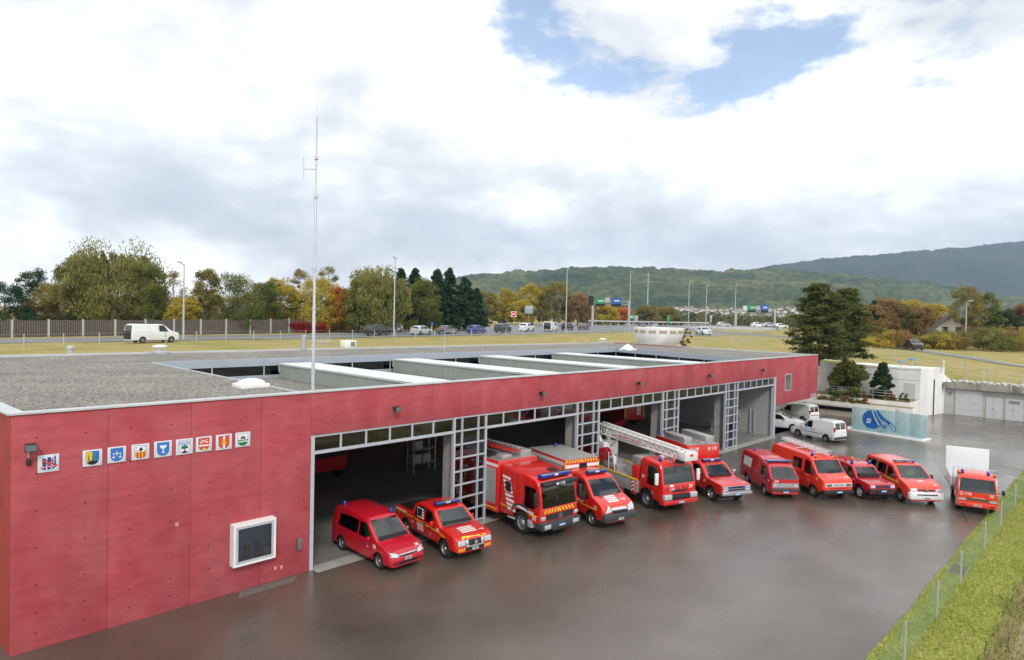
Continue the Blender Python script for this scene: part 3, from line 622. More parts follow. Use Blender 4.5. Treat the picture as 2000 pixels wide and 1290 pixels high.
class Veh:
    def __init__(s, name, label, cat, W, head, fo, hw, group=None, wside=-1, sc=.93):
        """W: ground point of one front wheel's outer face; head: direction the nose points"""
        h = Vector((head[0], head[1], 0)).normalized(); left = Vector((-h.y, h.x, 0))
        org = Vector((W[0], W[1], 0)) + (h*fo - left*(wside*(hw-.06)))*sc
        s.o = empty(name, org, math.atan2(h.y, h.x), label, cat, group); s.label = label; s.hw = hw; s.fo = fo; s.bv = None; s.o.scale = (sc, sc, sc)
    # ---- body shell -------------------------------------------------
    def shell(s, top, zs, belt, hw, k=.16, r=.09, crown=.03, fplan=((0, .88), (.05, .94), (.14, .98), (.35, 1.)), rplan=((0, .93), (.05, .975), (.2, 1.)), fx=((0, 0), (9, 0)), rx=((0, 0), (9, 0)), off=0.):
        L_ = top[-1][0]
        st = set(a for a, _ in top) | set(off+a for a, _ in fplan) | set(L_-a for a, _ in rplan)
        st = sorted(x for x in st if top[0][0] <= x <= L_); out = [st[0]]
        for a in st[1:]:
            if a-out[-1] < .012: continue
            n = int((a-out[-1])//.3); b = out[-1]
            for i in range(n): out.append(b+(a-b)*(i+1)/(n+1))
            out.append(a)
        bm = bmesh.new(); rings = []
        for x in out:
            zt = interp(top, x); w_ = hw*interp(fplan, x-off)*interp(rplan, L_-x); zb = min(belt, zt-.07); hu = zt-zb
            kk = k if zt > belt+.1 else .12
            rr = min(r, .5*hu); wt = w_-.012-kk*hu
            half = [(0, zs), (w_*.88, zs), (w_*.975, zs+.05), (w_, zs+.30*(zb-zs)), (w_, zs+.72*(zb-zs)), (w_-.012, zb)]
            zu = zt-rr
            for t in (.4, .75, 1.): half.append((w_-.012-kk*(zu-zb)*t, zb+(zu-zb)*t))
            for a in (30, 60, 90): a = math.radians(a); half.append((half[8][0]-rr*(1-math.cos(a)), zu+rr*math.sin(a)))
            half += [(half[-1][0]*.5, zt+crown*.75), (0, zt+crown)]
            full = half + [(-a, b) for a, b in reversed(half[1:-1])]
            ring = []
            for (a, b) in full:
                wf = max(0, 1-(x-off)/.45); wr = max(0, 1-(L_-x)/.45)
                ring.append(bm.verts.new((-(x+interp(fx, b)*wf-interp(rx, b)*wr), a, b)))
            rings.append(ring)
        n = len(rings[0]); h = (n+2)//2
        for A, B in zip(rings[:-1], rings[1:]):
            for i in range(n): bm.faces.new((A[i], A[(i+1) % n], B[(i+1) % n], B[i]))
        for ring, fl in ((rings[0], 0), (rings[-1], 1)):
            for i in range(h-1):
                q = [ring[i], ring[i+1], ring[(n-i-1) % n], ring[(n-i) % n]]
                q = list(dict.fromkeys(q))
                if len(q) > 2: bm.faces.new(q if fl else q[::-1])
        bmesh.ops.recalc_face_normals(bm, faces=bm.faces)
        s.bm = bm; s.bv = BVHTree.FromBMesh(bm); s.pn = []
        return s
    def _cut(s, poly, ax, filt):
        """poly in (p,q) where ax='side' -> (x,z), 'end' -> (y,z); returns faces inside"""
        n = len(poly); ar = sum(poly[i][0]*poly[(i+1) % n][1]-poly[(i+1) % n][0]*poly[i][1] for i in range(n))
        if ar < 0: poly = poly[::-1]
        E = []
        for i in range(n):
            (a, b), (c, d) = poly[i], poly[(i+1) % n]; nx, nz = d-b, -(c-a)
            E.append((a, b, nx, nz))
            co, no = ((a, 0, b), (nx, 0, nz)) if ax == 'side' else ((0, a, b), (0, nx, nz))
            fs = [f for f in s.bm.faces if filt(f)]
            geom = list({v for f in fs for v in f.verts})+list({e for f in fs for e in f.edges})+fs
            bmesh.ops.bisect_plane(s.bm, geom=geom, dist=1e-5, plane_co=co, plane_no=Vector(no).normalized())
        s.bm.normal_update(); res = []
        for f in s.bm.faces:
            if not filt(f): continue
            c = f.calc_center_median(); p = (c.x if ax == 'side' else c.y, c.z)
            if all((p[0]-a)*nx+(p[1]-b)*nz <= 1e-6 for a, b, nx, nz in E): res.append(f)
        return res
    def _take(s, faces, name, m, parent=None):
        if not faces: return None
        idx = {}; vs = []; fs = []
        for f in faces:
            q = []
            for v in f.verts:
                if v not in idx: idx[v] = len(vs); vs.append(tuple(v.co))
                q.append(idx[v])
            fs.append(tuple(q))
        bmesh.ops.delete(s.bm, geom=faces, context='FACES')
        me = bpy.data.meshes.new(name); me.from_pydata(vs, [], fs); me.materials.append(m)
        me.polygons.foreach_set('use_smooth', [True]*len(fs)); me.set_sharp_from_angle(angle=math.radians(30))
        s.pn.append((name, me)); return me
    def wind(s, zb, zt, wb, wt, smax=2.4, m=None):
        fs = s._cut([(-wb, zb), (wb, zb), (wt, zt), (-wt, zt)], 'end', lambda f: f.normal.x > .2 and f.calc_center_median().x > -smax and f.calc_center_median().z > zb-.3)
        s._take(fs, 'windshield', m or G_ws)
    def rearwin(s, zb, zt, y0, y1):
        fs = s._cut([(y0, zb), (y1, zb), (y1, zt), (y0, zt)], 'end', lambda f: f.normal.x < -.4)
        s._take(fs, 'rear_window', G_side)
    def side(s, poly, m=None, name='side_window', both=True):
        q = [(-a, b) for a, b in poly]
        for sg in ((-1, 1) if both else (-1,)):
            fs = s._cut(q, 'side', lambda f: f.normal.y*sg > .45); s._take(fs, name, m or G_side)
    def arch(s, sx, zc, R):
        q = [(-sx+R*math.cos(2*math.pi*i/14), zc+R*math.sin(2*math.pi*i/14)) for i in range(14)]
        fs = s._cut(q, 'side', lambda f: abs(f.normal.y) > .3 and f.calc_center_median().z < zc+R+.4 or abs(f.normal.z) > .9 and f.calc_center_median().z < zc)
        bmesh.ops.delete(s.bm, geom=fs, context='FACES')
    def finish(s, m, inner=None):
        me = bpy.data.meshes.new('body'); bmesh.ops.remove_doubles(s.bm, verts=s.bm.verts, dist=1e-4); s.bm.to_mesh(me); s.bm.free(); s.bm = None
        me.materials.append(m); me.materials.append(inner or V_dk)
        me.polygons.foreach_set('use_smooth', [True]*len(me.polygons)); me.set_sharp_from_angle(angle=math.radians(32))
        b = link('body', me, s.o); so = b.modifiers.new('skin', 'SOLIDIFY'); so.thickness = .025; so.offset = -1; so.material_offset = 1; so.material_offset_rim = 1
        for nme, wm in s.pn: link(nme, wm, s.o)
        s.pn = []; return b
    # ---- parts -------------------------------------------------------
    def wheels(s, ss, R=.31, wd=.2, rim=None, style='steel', hw=None, arch=True, well=1.14):
        t, m = wheel_meshes(R, wd, rim or V_rim, style); hw = hw or s.hw
        for sx in ss:
            if arch and s.bm: s.arch(sx, R*1.02, R*well)
            for sg in (-1, 1):
                o = link('wheel', t, s.o, (-sx, sg*(hw-.03-wd/2), R)); o2 = link('rim', m, o)
                if sg > 0: o.rotation_euler = (0, 0, math.pi)
        for sx in ss:
            MB().box(-sx-R*1.25, -sx+R*1.25, -hw+.26, hw-.26, .22, R*2.2).build('wheel_well', V_dk, s.o)
    def box(s, name, s0, s1, y0, y1, z0, z1, m, bevel=.015, parent=None): return MB().box(-s1, -s0, y0, y1, z0, z1).build(name, m, parent or s.o, bevel=bevel)
    def pair(s, name, s0, s1, y0, y1, z0, z1, m, bevel=.015):
        s.box(name, s0, s1, y0, y1, z0, z1, m, bevel); s.box(name, s0, s1, -y1, -y0, z0, z1, m, bevel)
    def _hit(s, view, a, b, off):
        if view == 'right': o, d = Vector((a, -6, b)), Vector((0, 1, 0))
        elif view == 'left': o, d = Vector((a, 6, b)), Vector((0, -1, 0))
        elif view == 'front': o, d = Vector((6, a, b)), Vector((-1, 0, 0))
        elif view == 'rear': o, d = Vector((-20, a, b)), Vector((1, 0, 0))
        else: o, d = Vector((a, b, 8)), Vector((0, 0, -1))
        h = s.bv.ray_cast(o, d)[0] if s.bv else None
        return (h - d*off) if h is not None else None
    def decal(s, name, view, quads, m, off=.006, parent=None):
        """quads: 4 corners each, in (x,z) for sides, (y,z) for front, (x,y) for top; laid onto the shell"""
        mb = MB()
        for q in quads:
            q = [Vector(p) for p in q]; n = max(1, int(max((q[1]-q[0]).length, (q[2]-q[3]).length)/.09)); k = max(1, int(max((q[3]-q[0]).length, (q[2]-q[1]).length)/.09)); P = {}
            for i in range(n+1):
                for j in range(k+1):
                    p = (q[0].lerp(q[1], i/n)).lerp(q[3].lerp(q[2], i/n), j/k); P[i, j] = s._hit(view, p.x, p.y, off)
            for i in range(n):
                for j in range(k):
                    c = [P[i, j], P[i+1, j], P[i+1, j+1], P[i, j+1]]
                    if all(v is not None for v in c): mb.add(c, [(0, 1, 2, 3)])
        if mb.f: return mb.build(name, m, parent or s.o)
    def text(s, st, view, a, b, size, m=None, off=.008, bold=.02, parent=None, spacing=1.):
        v, f = text_data(st, size, bold, spacing=spacing); mb = MB(); P = []
        for (u, w_) in v:
            p = {'right': (a+u, b+w_), 'left': (a-u, b+w_), 'front': (a+u, b+w_), 'rear': (a-u, b+w_), 'top': (a-w_, b+u)}[view]
            P.append(s._hit(view, p[0], p[1], off))
        f = [q for q in f if all(P[i] is not None for i in q)]
        if f: return MB().add([p if p is not None else (0, 0, 0) for p in P], f).build('lettering', m or V_dw, parent or s.o)
    def plate(s, x, z, blue=False, w_=.30):
        o = s.box('number_plate', -x-.012, -x+.0, -w_/2, w_/2, z-.05, z+.05, V_plb if blue else V_plw, 0)
        mk = MB()
        for (y0, y1) in ((-.40, -.22), (-.14, .06), (.12, .24), (.28, .40)): mk.box(x+.0125, x+.016, y0*w_, y1*w_, z-.028, z+.028)
        mk.build('plate_print', V_dk2 if not blue else V_dw, o)
    def mirrors(s, sx, y, z, m=None, h=.2, w_=.16, arm=.1):
        for sg in (-1, 1):
            o = MB().box(-sx-.06, -sx+.06, sg*(y+arm)-w_/2, sg*(y+arm)+w_/2, z-h/2, z+h/2).build('mirror', m or V_blk, s.o, bevel=.035)
            MB().tube([(-sx-.02, sg*(y-.05), z-h*.2), (-sx-.02, sg*(y+arm), z-h*.2)], .018, 6).build('mirror_arm', V_blk, o)
    def lightbar(s, sx, z, w_=.55, d=.28, h=.11, mid=None):
        o = MB().box(-sx-d/2, -sx+d/2, -w_, w_, z, z+.035).build('light_bar', V_blk, s.o, bevel=.012)
        for sg in (-1, 1): MB().box(-sx-d/2+.01, -sx+d/2-.01, min(sg*w_, sg*.12), max(sg*w_, sg*.12), z+.036, z+h).build('blue_lens', V_blue, o, bevel=.03)
        MB().box(-sx-d/2+.02, -sx+d/2-.02, -.119, .119, z+.036, z+h-.01).build('centre_lens', mid or V_dw, o, bevel=.02)
        MB().box(-sx-d/2+.005, -sx+d/2-.005, -w_+.02, w_-.02, z+h+.001, z+h+.014).build('bar_cap', V_chr, o, bevel=.005)
        for sg in (-1, 1): MB().box(-sx-.04, -sx+.04, sg*(w_*.7)-.03, sg*(w_*.7)+.03, z-.06, z-.001).build('bar_foot', V_blk, o)
    def beacon(s, sx, y, z, m=None, r=.07, h=.17):
        o = MB().lathe([(r*1.15, 0), (r*1.15, .04), (r*.9, .05)], (-sx, y, z), 'z', 12).build('beacon', V_blk, s.o, True)
        MB().lathe([(r, .05), (r*.96, h*.8), (r*.7, h), (.01, h+.01)], (-sx, y, z), 'z', 14).build('beacon_lens', m or V_blue, o, True)
    def cabin(s, sx, zf, hw, vest=(1,), seatz=.55, dash=True, rows=1, ds=.8):
        """seats, dashboard and hi-vis vests hung over the seat backs"""
        s.box('cabin_floor', sx-.7, sx+1.0*rows, -hw+.1, hw-.1, zf, zf+.04, V_dk, 0)
        if dash: s.box('dashboard', sx-.85, sx-.45, -hw+.12, hw-.12, zf+.3, zf+seatz+.18, V_dk, .05)
        MB().lathe([(.17, 0), (.19, .02), (.17, .04)], (-(sx-.38), hw*.45, zf+seatz+.16), 'x', 16).build('steering_wheel', V_dk, s.o)
        for rw in range(rows):
            for sg in (-1, 1):
                y = sg*hw*.47; b = sx+rw*ds
                st = MB().box(-b-.25, -b+.25, y-.23, y+.23, zf+.05, zf+.30).hexa([(-b-.34, y-.22, zf+.28), (-b-.20, y-.22, zf+.28), (-b-.20, y+.22, zf+.28), (-b-.34, y+.22, zf+.28), (-b-.46, y-.2, zf+seatz+.38), (-b-.34, y-.2, zf+seatz+.38), (-b-.34, y+.2, zf+seatz+.38), (-b-.46, y+.2, zf+seatz+.38)]).build('seat', V_seat, s.o, bevel=.04)
                if rw == 0 and (sg in vest):
                    v = MB().hexa([(-b-.31, y-.25, zf+.40), (-b-.185, y-.25, zf+.40), (-b-.185, y+.25, zf+.40), (-b-.31, y+.25, zf+.40), (-b-.47, y-.22, zf+seatz+.40), (-b-.315, y-.22, zf+seatz+.40), (-b-.315, y+.22, zf+seatz+.40), (-b-.47, y+.22, zf+seatz+.40)]).build('safety_vest', V_hiv, None, bevel=.03)
                    v.matrix_world = Matrix.Translation(s.o.location) @ Matrix.Rotation(s.o.rotation_euler.z, 4, 'Z') @ Matrix.Scale(s.o.scale.x, 4)
                    tag(v, 'bright green safety vest over the ' + ('passenger' if sg < 0 else 'driver') + ' seat inside the ' + s.label.split(' with ')[0].split(' carrying ')[0], 'vest', 'green safety vests on the seats')
    def seams(s, xs, z0, z1, handles=(), zh=.95, sill=None):
        for vw in ('right', 'left'):
            for x in xs: s.decal('door_seam', vw, [[(-x-.007, z0), (-x+.007, z0), (-x+.007, z1), (-x-.007, z1)]], V_dk, .004)
            for x in handles: s.decal('door_handle', vw, [[(-x-.08, zh), (-x+.08, zh), (-x+.08, zh+.045), (-x-.08, zh+.045)]], V_blk, .03)
            if sill: s.decal('sill', vw, [[(-sill[1], sill[2]), (-sill[0], sill[2]), (-sill[0], sill[3]), (-sill[1], sill[3])]], V_blk, .01)
    def logo(s, x, z, k=1., m=None):
        """small winged flame mark and line of tiny letters on the door"""
        s.decal('door_mark', 'right', [[(x-.05*k, z), (x+.02*k, z), (x+.10*k, z+.16*k), (x+.06*k, z+.16*k)], [(x-.07*k, z+.03*k), (x-.05*k, z+.02*k), (x-.03*k, z+.12*k), (x-.06*k, z+.12*k)]], mat('mark_violet', (.25, .12, .3), .5))
        s.text('SIS', 'right', x+.03*k, z-.08*k, .12*k, bold=.02)
    def ladder(s, s0, s1, y, z0, z1, w_=.34, n=14, m=None, name='ladder'):
        m = m or V_chr; a, b = Vector((-s0, y, z0)), Vector((-s1, y, z1))
        mb = MB()
        for sg in (-1, 1):
            q = Vector((0, sg*w_/2, 0)); mb.tube([a+q, b+q], .028, 6); mb.tube([a+q+Vector((0, 0, .07)), b+q+Vector((0, 0, .07))], .02, 6)
        for i in range(n): p = a.lerp(b, (i+.5)/n)+Vector((0, 0, .03)); mb.tube([p-Vector((0, w_/2, 0)), p+Vector((0, w_/2, 0))], .016, 5)
        return mb.build(name, m, s.o)
    def chev(s, name, view, a0, a1, b0, b1, n, m=None, lean=1., flip=False):
        """slanted bars across a strip, mirrored about the centre when flip"""
        q = []; st = (a1-a0)/n; d = (b1-b0)*lean
        for i in range(n):
            x = a0+st*i; sg = -1 if (flip and x+st/2 > (a0+a1)/2) else 1
            q.append([(x, b0), (x+st*.5, b0), (min(a1, max(a0, x+st*.5+d*sg)), b1), (min(a1, max(a0, x+d*sg)), b1)])
        return s.decal(name, view, q, m or V_dy)
    def bars(s, view, cx, cz, w_, h, n, lean, m=None, tip=True, swap=False):
        """the white slanted flame bars with red tips"""
        for i in range(n):
            z0 = cz-h/2+h*i/n; z1 = z0+h/n*.62; xo = lean*(z0-cz)
            f = lambda p: (p[1], p[0]) if swap else p
            s.decal('stripe', view, [[f((cx-w_/2+xo, z0)), f((cx+w_/2+xo, z0)), f((cx+w_/2+xo+lean*(z1-z0), z1)), f((cx-w_/2+xo+lean*(z1-z0), z1))]], m or V_dw)
FLEET = 'red fire service vehicles lined up before the doors'
def tin_bumper(v, s0, s1, hw, z0, z1, m, bevel=.05): v.box('bumper', s0, s1, -hw, hw, z0, z1, m, bevel)

# 1 ---- small red family van
def small_van(name, label, W, head, m, group, wside=-1, panel=False, cat='van'):
    v = Veh(name, label, cat, W, head, .82, .84, group, wside)
    v.shell([(0, .58), (.03, .70), (.12, .78), (.45, .89), (.95, 1.03), (1.68, 1.60), (1.95, 1.71), (2.5, 1.79), (3.3, 1.82), (4.0, 1.80), (4.2, 1.70), (4.30, 1.15), (4.33, .95)], .24, .98, .84, k=.17,
            fx=((0, .05), (.45, -.02), (.75, .05)), r=.10)
    v.wind(1.06, 1.63, .70, .60)
    v.side([(1.25, 1.01), (1.80, 1.53), (2.22, 1.55), (2.22, 1.01)])
    if not panel: v.side([(2.36, 1.02), (2.36, 1.55), (3.25, 1.56), (3.72, 1.52), (3.80, 1.04)])
    v.rearwin(1.12, 1.62, -.62, -.04); v.rearwin(1.12, 1.62, .04, .62)
    v.wheels([.82, 3.54], .31, .19, style='alloy'); v.finish(m)
    v.cabin(1.75, .42, .78, vest=(-1,) if not panel else (), rows=1 if panel else 2)
    for sg in (-1, 1):
        q = [(sg*.44, .60), (sg*.78, .66), (sg*.76, .80), (sg*.46, .72)]
        v.decal('headlight', 'front', [q if sg > 0 else [q[1], q[0], q[3], q[2]]], V_lamp, .03)
    v.decal('grille', 'front', [[(-.40, .60), (.40, .60), (.42, .68), (-.42, .68)]], V_blk, .012); v.decal('chrome_bar', 'front', [[(-.42, .655), (.42, .655), (.43, .69), (-.43, .69)]], V_chr, .02)
    v.decal('air_intake', 'front', [[(-.45, .31), (.45, .31), (.50, .43), (-.50, .43)]], V_blk, .012)
    for sg in (-1, 1): v.decal('fog_lamp', 'front', [[(sg*.6-.07, .34), (sg*.6+.07, .34), (sg*.6+.07, .42), (sg*.6-.07, .42)]], V_blk, .012)
    v.plate(.03, .50)
    v.mirrors(1.42, .80, 1.06, m, .16, .17, .08)
    v.decal('side_moulding', 'right', [[(-3.2, .62), (-1.2, .62), (-1.2, .66), (-3.2, .66)]], V_blk if panel else m, .012); v.decal('side_moulding', 'left', [[(-3.2, .62), (-1.2, .62), (-1.2, .66), (-3.2, .66)]], V_blk if panel else m, .012)
    for vw in ('right', 'left'):
        for x in (1.22, 2.29): v.decal('door_seam', vw, [[(-x-.006, .36), (-x+.006, .36), (-x+.006, 1.0), (-x-.006, 1.0)]], V_dk, .004)
        for x in (2.1, 2.42): v.decal('door_handle', vw, [[(-x-.08, .88), (-x+.08, .88), (-x+.08, .93), (-x-.08, .93)]], V_blk if panel else m, .03)
    if panel:
        v.box('rear_bumper', 4.2, 4.42, -.80, .80, .30, .52, V_grey, .04)
        for sg in (-1, 1): v.box('tail_light', 4.23, 4.36, sg*.76-.05, sg*.76+.05, .95, 1.30, mat('tail_red', (.5, .02, .02), .3), .015)
        for sx in (1.75, 2.9): MB().tube([(-sx, -.72, 1.80), (-sx, -.6, 1.92), (-sx, .6, 1.92), (-sx, .72, 1.80)], .025, 6).build('roof_rack', V_blk, v.o)
        v.decal('lower_cladding', 'left', [[(-4.2, .27), (-3.95, .27), (-3.95, .45), (-4.2, .45)]], V_grey, .012)
        v.decal('door_mark', 'left', [[(-1.75, .80), (-1.55, .80), (-1.62, .92), (-1.72, .92)]], V_plb, .012)
    return v
v = small_van('estate_van', 'small plain red family van with number 38 parked before the first door', (1.76, -1.54), (.0, -1), P_crim, FLEET)
v.beacon(3.75, -.55, 1.80); v.beacon(1.95, .52, 1.70)
v.text('38', 'right', -1.08, .82, .22); v.text('38', 'top', -.22, .56, .20); v.logo(-1.55, .78, .8)
MB().tube([(-2.05, 0, 1.75), (-2.3, 0, 2.15)], .008, 4).build('aerial', V_blk, v.o)

# 2 ---- pickup with white flame bars
v = Veh('pickup_truck', 'red double cab pickup with white bars and number 40 behind the small red van', 'pickup', (4.2, -2.29), (-.14, -.99), .93, .925, FLEET)
v.shell([(0, .78), (.03, .92), (.12, 1.0), (.6, 1.07), (1.25, 1.14), (1.90, 1.62), (2.15, 1.71), (2.6, 1.76), (3.2, 1.74), (3.5, 1.64), (3.66, 1.20), (3.72, 1.14), (5.2, 1.12), (5.26, .8)], .42, 1.08, .925, k=.2, fx=((0, .08), (.5, 0), (.9, .06)), r=.09)
v.wind(1.16, 1.64, .76, .64); v.side([(1.62, 1.11), (2.05, 1.57), (2.55, 1.61), (2.55, 1.11)]); v.side([(2.66, 1.11), (2.66, 1.61), (3.12, 1.60), (3.38, 1.5), (3.42, 1.11)])
v.wheels([.93, 4.13], .375, .25, style='alloy', well=1.2); v.finish(P_red); v.cabin(2.15, .62, .82, vest=(-1,), rows=2, seatz=.5)
v.seams([1.5, 2.6, 3.5], .5, 1.08, (2.45, 3.35), .98, (1.4, 3.6, .43, .52)); v.decal('bed_cover', 'top', [[(-5.18, -.72), (-3.76, -.72), (-3.76, .72), (-5.18, .72)]], V_dk2, .03)
v.decal('grille', 'front', [[(-.34, .66), (.34, .66), (.38, .88), (-.38, .88)]], V_blk, .015)
for a, b in ((-.42, -.30), (.30, .42)): v.decal('chrome_bar', 'front', [[(a, .65), (b, .65), (b*1.05, .90), (a*1.05, .90)]], V_chr, .03)
v.decal('chrome_bar', 'front', [[(-.42, .61), (.42, .61), (.40, .66), (-.40, .66)]], V_chr, .028)
MB().lathe([(.085, 0), (.085, .02), (.06, .025)], (.06, 0, .78), 'x', 16).build('badge', V_chr, v.o)
for sg in (-1, 1):
    v.decal('headlight', 'front', [[(sg*.47 if sg > 0 else -.80, .70), (.80 if sg > 0 else -.47, .70), (.80 if sg > 0 else -.47, .90), (sg*.47 if sg > 0 else -.80, .90)]], V_lamp, .03)
    v.chev('chevron', 'front', -.80 if sg < 0 else .46, -.46 if sg < 0 else .80, .48, .60, 3, V_dy, .5)
v.decal('air_intake', 'front', [[(-.45, .46), (.45, .46), (.45, .60), (-.45, .60)]], V_blk, .014)
v.plate(.03, .53); v.mirrors(1.78, .90, 1.2, P_red, .2, .2, .1); v.lightbar(2.2, 1.80, .60)
v.decal('stripe', 'right', [[(-5.2, .99), (-3.7, .99), (-3.7, 1.03), (-5.2, 1.03)], [(-3.7, .99), (-1.3, .93), (-1.3, .97), (-3.7, 1.03)], [(-1.3, .93), (-.85, .84), (-.85, .88), (-1.3, .97)]], V_dy)
v.bars('right', -2.95, 1.36, .55, .42, 4, -.35, V_dw); v.bars('right', -2.85, .78, .55, .30, 4, -.35, V_dw)
v.decal('stripe', 'right', [[(-3.15, 1.18), (-2.80, 1.18), (-2.85, 1.5), (-3.2, 1.5)]], V_dk2, .009)
v.decal('stripe', 'right', [[(-5.1, 1.05), (-4.1, 1.05), (-4.1, 1.10), (-5.1, 1.10)]], V_dw)
v.bars('top', .0, -.62, .70, .55, 4, .0, V_dw, swap=True)
v.chev('chevron', 'top', -.17, -.07, -.55, .55, 1, V_dy); v.decal('chevron', 'front', [[(-.62, .93), (-.50, .93), (-.42, .985), (-.54, .985)], [(-.36, .93), (-.24, .93), (-.16, .985), (-.28, .985)], [(.36, .93), (.24, .93), (.16, .985), (.28, .985)], [(.62, .93), (.50, .93), (.42, .985), (.54, .985)]], V_dy)
v.text('40', 'right', -1.42, 1.02, .2); v.text('118', 'right', -3.55, .82, .17); v.text('118', 'top', -.45, .58, .18); v.logo(-2.0, .76, .8)

# 3 ---- big pumper
v = Veh('fire_engine', 'big red fire engine with grey roller shutters, 118 visor and three pointed star badge', 'fire engine', (8.34, -2.39), (-0.097, -0.995), 1.28, 1.24, FLEET)
v.shell([(0, 1.30), (.02, 1.36), (.06, 1.62), (.16, 2.28), (.22, 2.42), (.30, 2.56), (.5, 2.66), (.9, 2.74), (2.0, 2.86), (2.85, 2.88), (2.9, 2.7)], .62, 1.45, 1.22, k=.05, r=.12, crown=.02, fplan=((0, .90), (.05, .94), (.14, .975), (.4, 1.)), fx=((0, .02), (1.3, 0)))
v.wind(1.40, 2.30, 1.06, 1.02, 1.0); v.side([(.28, 1.42), (.38, 2.24), (1.12, 2.26), (1.12, 1.30), (.55, 1.30)], V_dk2 if False else None); 
v.wheels([1.28, 5.0], .52, .30, style='truck', hw=1.22, well=1.2); v.finish(P_red); v.cabin(1.0, 1.05, 1.1, vest=(), seatz=.6)
v.box('visor', -.06, .26, -1.06, 1.06, 2.36, 2.54, V_blk, .05); s_ = text_data('118', .20, .02); MB().add([(.066, a+.06, 2.45+b) for a, b in s_[0]], s_[1]).build('lettering', V_dw, v.o)
MB().add([(.066, -.32, 2.41), (.066, -.16, 2.41), (.066, -.16, 2.50), (.066, -.32, 2.50)], [(0, 1, 2, 3)]).build('phone_symbol', V_dw, v.o)
v.seams([.24, 1.22, 2.02, 2.8], 1.12, 2.5, (1.12, 1.92), 1.5); v.lightbar(.42, 2.68, .92, .34, .15)
v.chev('chevron', 'front', -1.02, 1.02, 1.17, 1.34, 10, V_dy, .8, True)
v.decal('grille', 'front', [[(-.80, .84), (.80, .84), (.86, 1.12), (-.86, 1.12)]], V_blk, .015)
for z in (.88, .96, 1.04): v.decal('grille_bar', 'front', [[(-.76, z), (.76, z), (.76, z+.02), (-.76, z+.02)]], V_grey, .028)
st = MB()
for k3 in range(3):
    a = math.pi/2+k3*2*math.pi/3; st.add([(.04, .11*math.cos(a), .98+.11*math.sin(a)), (.04, .02*math.cos(a+1.05), .98+.02*math.sin(a+1.05)), (.04, 0, .98), (.04, .02*math.cos(a-1.05), .98+.02*math.sin(a-1.05))], [(0, 1, 2, 3)])
for i in range(20):
    a, b = 2*math.pi*i/20, 2*math.pi*(i+1)/20; st.add([(.04, r*math.cos(t), .98+r*math.sin(t)) for r, t in ((.125, a), (.125, b), (.105, b), (.105, a))], [(0, 1, 2, 3)])
st.build('badge', V_chr, v.o)
v.box('bumper', -.16, .35, -1.20, 1.20, .46, .80, V_grey, .05)
for sg in (-1, 1):
    v.box('headlight', -.175, -.05, sg*.88-.20, sg*.88+.20, .52, .72, V_lamp, .03); v.box('corner_lamp', -.03, .08, sg*1.03-.12, sg*1.03+.12, .90, 1.06, V_lamp, .02)
v.plate(.16, .60, True, .42); v.box('tow_bar', -.12, .2, -.5, .5, .36, .46, V_blk, .02)
v.mirrors(.12, 1.26, 1.85, V_blk, .62, .2, .14)
MB().tube([(.14, -.7, 2.34), (.32, -.62, 2.1), (.34, -.60, 2.0)], .02, 6).box(.28, .40, -.66, -.50, 1.84, 2.02).build('front_mirror', V_blk, v.o)
v.box('step', 1.72, 2.25, -1.24, -1.0, .55, .60, V_alu if False else M_alu, .01); v.box('step', .55, .85, -1.22, -.98, .45, .78, M_alu, .02)
v.decal('arch_flare', 'right', [[(-2.0, .95), (-1.88, .90), (-1.75, 1.16), (-1.84, 1.24)], [(-1.84, 1.24), (-1.75, 1.16), (-1.45, 1.29), (-1.46, 1.38)], [(-1.46, 1.38), (-1.45, 1.29), (-1.1, 1.29), (-1.1, 1.38)], [(-1.1, 1.38), (-1.1, 1.29), (-.8, 1.16), (-.72, 1.24)]], V_grey, .02)
for i in range(8): v.decal('stripe', 'right', [[(-2.72+.08*i*.8, 2.45-.20*i), (-2.14+.08*i*.8, 2.40-.20*i), (-2.12+.08*i*.8, 2.28-.20*i), (-2.70+.08*i*.8, 2.33-.20*i)]], V_dw)
for i in range(8): v.decal('stripe', 'right', [[(-2.86+.08*i*.8, 2.44-.20*i), (-2.72+.08*i*.8, 2.45-.20*i), (-2.70+.08*i*.8, 2.33-.20*i), (-2.80+.08*i*.8, 2.36-.20*i)]], V_dr)
v.decal('stripe', 'right', [[(-2.45, 1.75), (-2.05, 1.72), (-2.10, 2.2), (-2.5, 2.2)]], V_dk2, .010)
v.decal('stripe', 'right', [[(-2.85, 1.02), (-1.95, 1.02), (-1.95, 1.07), (-2.85, 1.07)], [(-.75, 1.02), (-.2, 1.02), (-.2, 1.07), (-.75, 1.07)]], V_dy); v.text('30', 'right', -.42, .92, .26); v.decal('stripe', 'right', [[(-1.7, 1.30), (-.45, 1.18), (-.45, 1.06), (-1.7, 1.20)]], V_dw)
bd = v.box('equipment_body', 2.98, 7.3, -1.25, 1.25, .55, 3.0, P_red, .04)
for sg in (-1, 1):
    for a, b in ((3.15, 4.35), (4.5, 5.6), (5.75, 7.1)):
        sh = v.box('roller_shutter', a, b, min(sg*1.262, sg*1.25), max(sg*1.262, sg*1.25), .95 if not 4.4 < a < 5 else 1.25, 2.62, V_shut, .003, bd)
        mb = MB()
        for z in np.arange(1.3, 2.6, .11): mb.box(-b+.02, -a-.02, min(sg*1.264, sg*1.268), max(sg*1.264, sg*1.268), z, z+.07)
        kind(mb.build('slats', V_shut, sh), 'stuff')
    v.box('stripe', 3.0, 7.28, min(sg*1.256, sg*1.251), max(sg*1.256, sg*1.251), .70, .76, V_dy, 0, bd); v.box('stripe', 3.0, 7.28, min(sg*1.256, sg*1.251), max(sg*1.256, sg*1.251), 2.72, 2.86, V_dw, 0, bd)
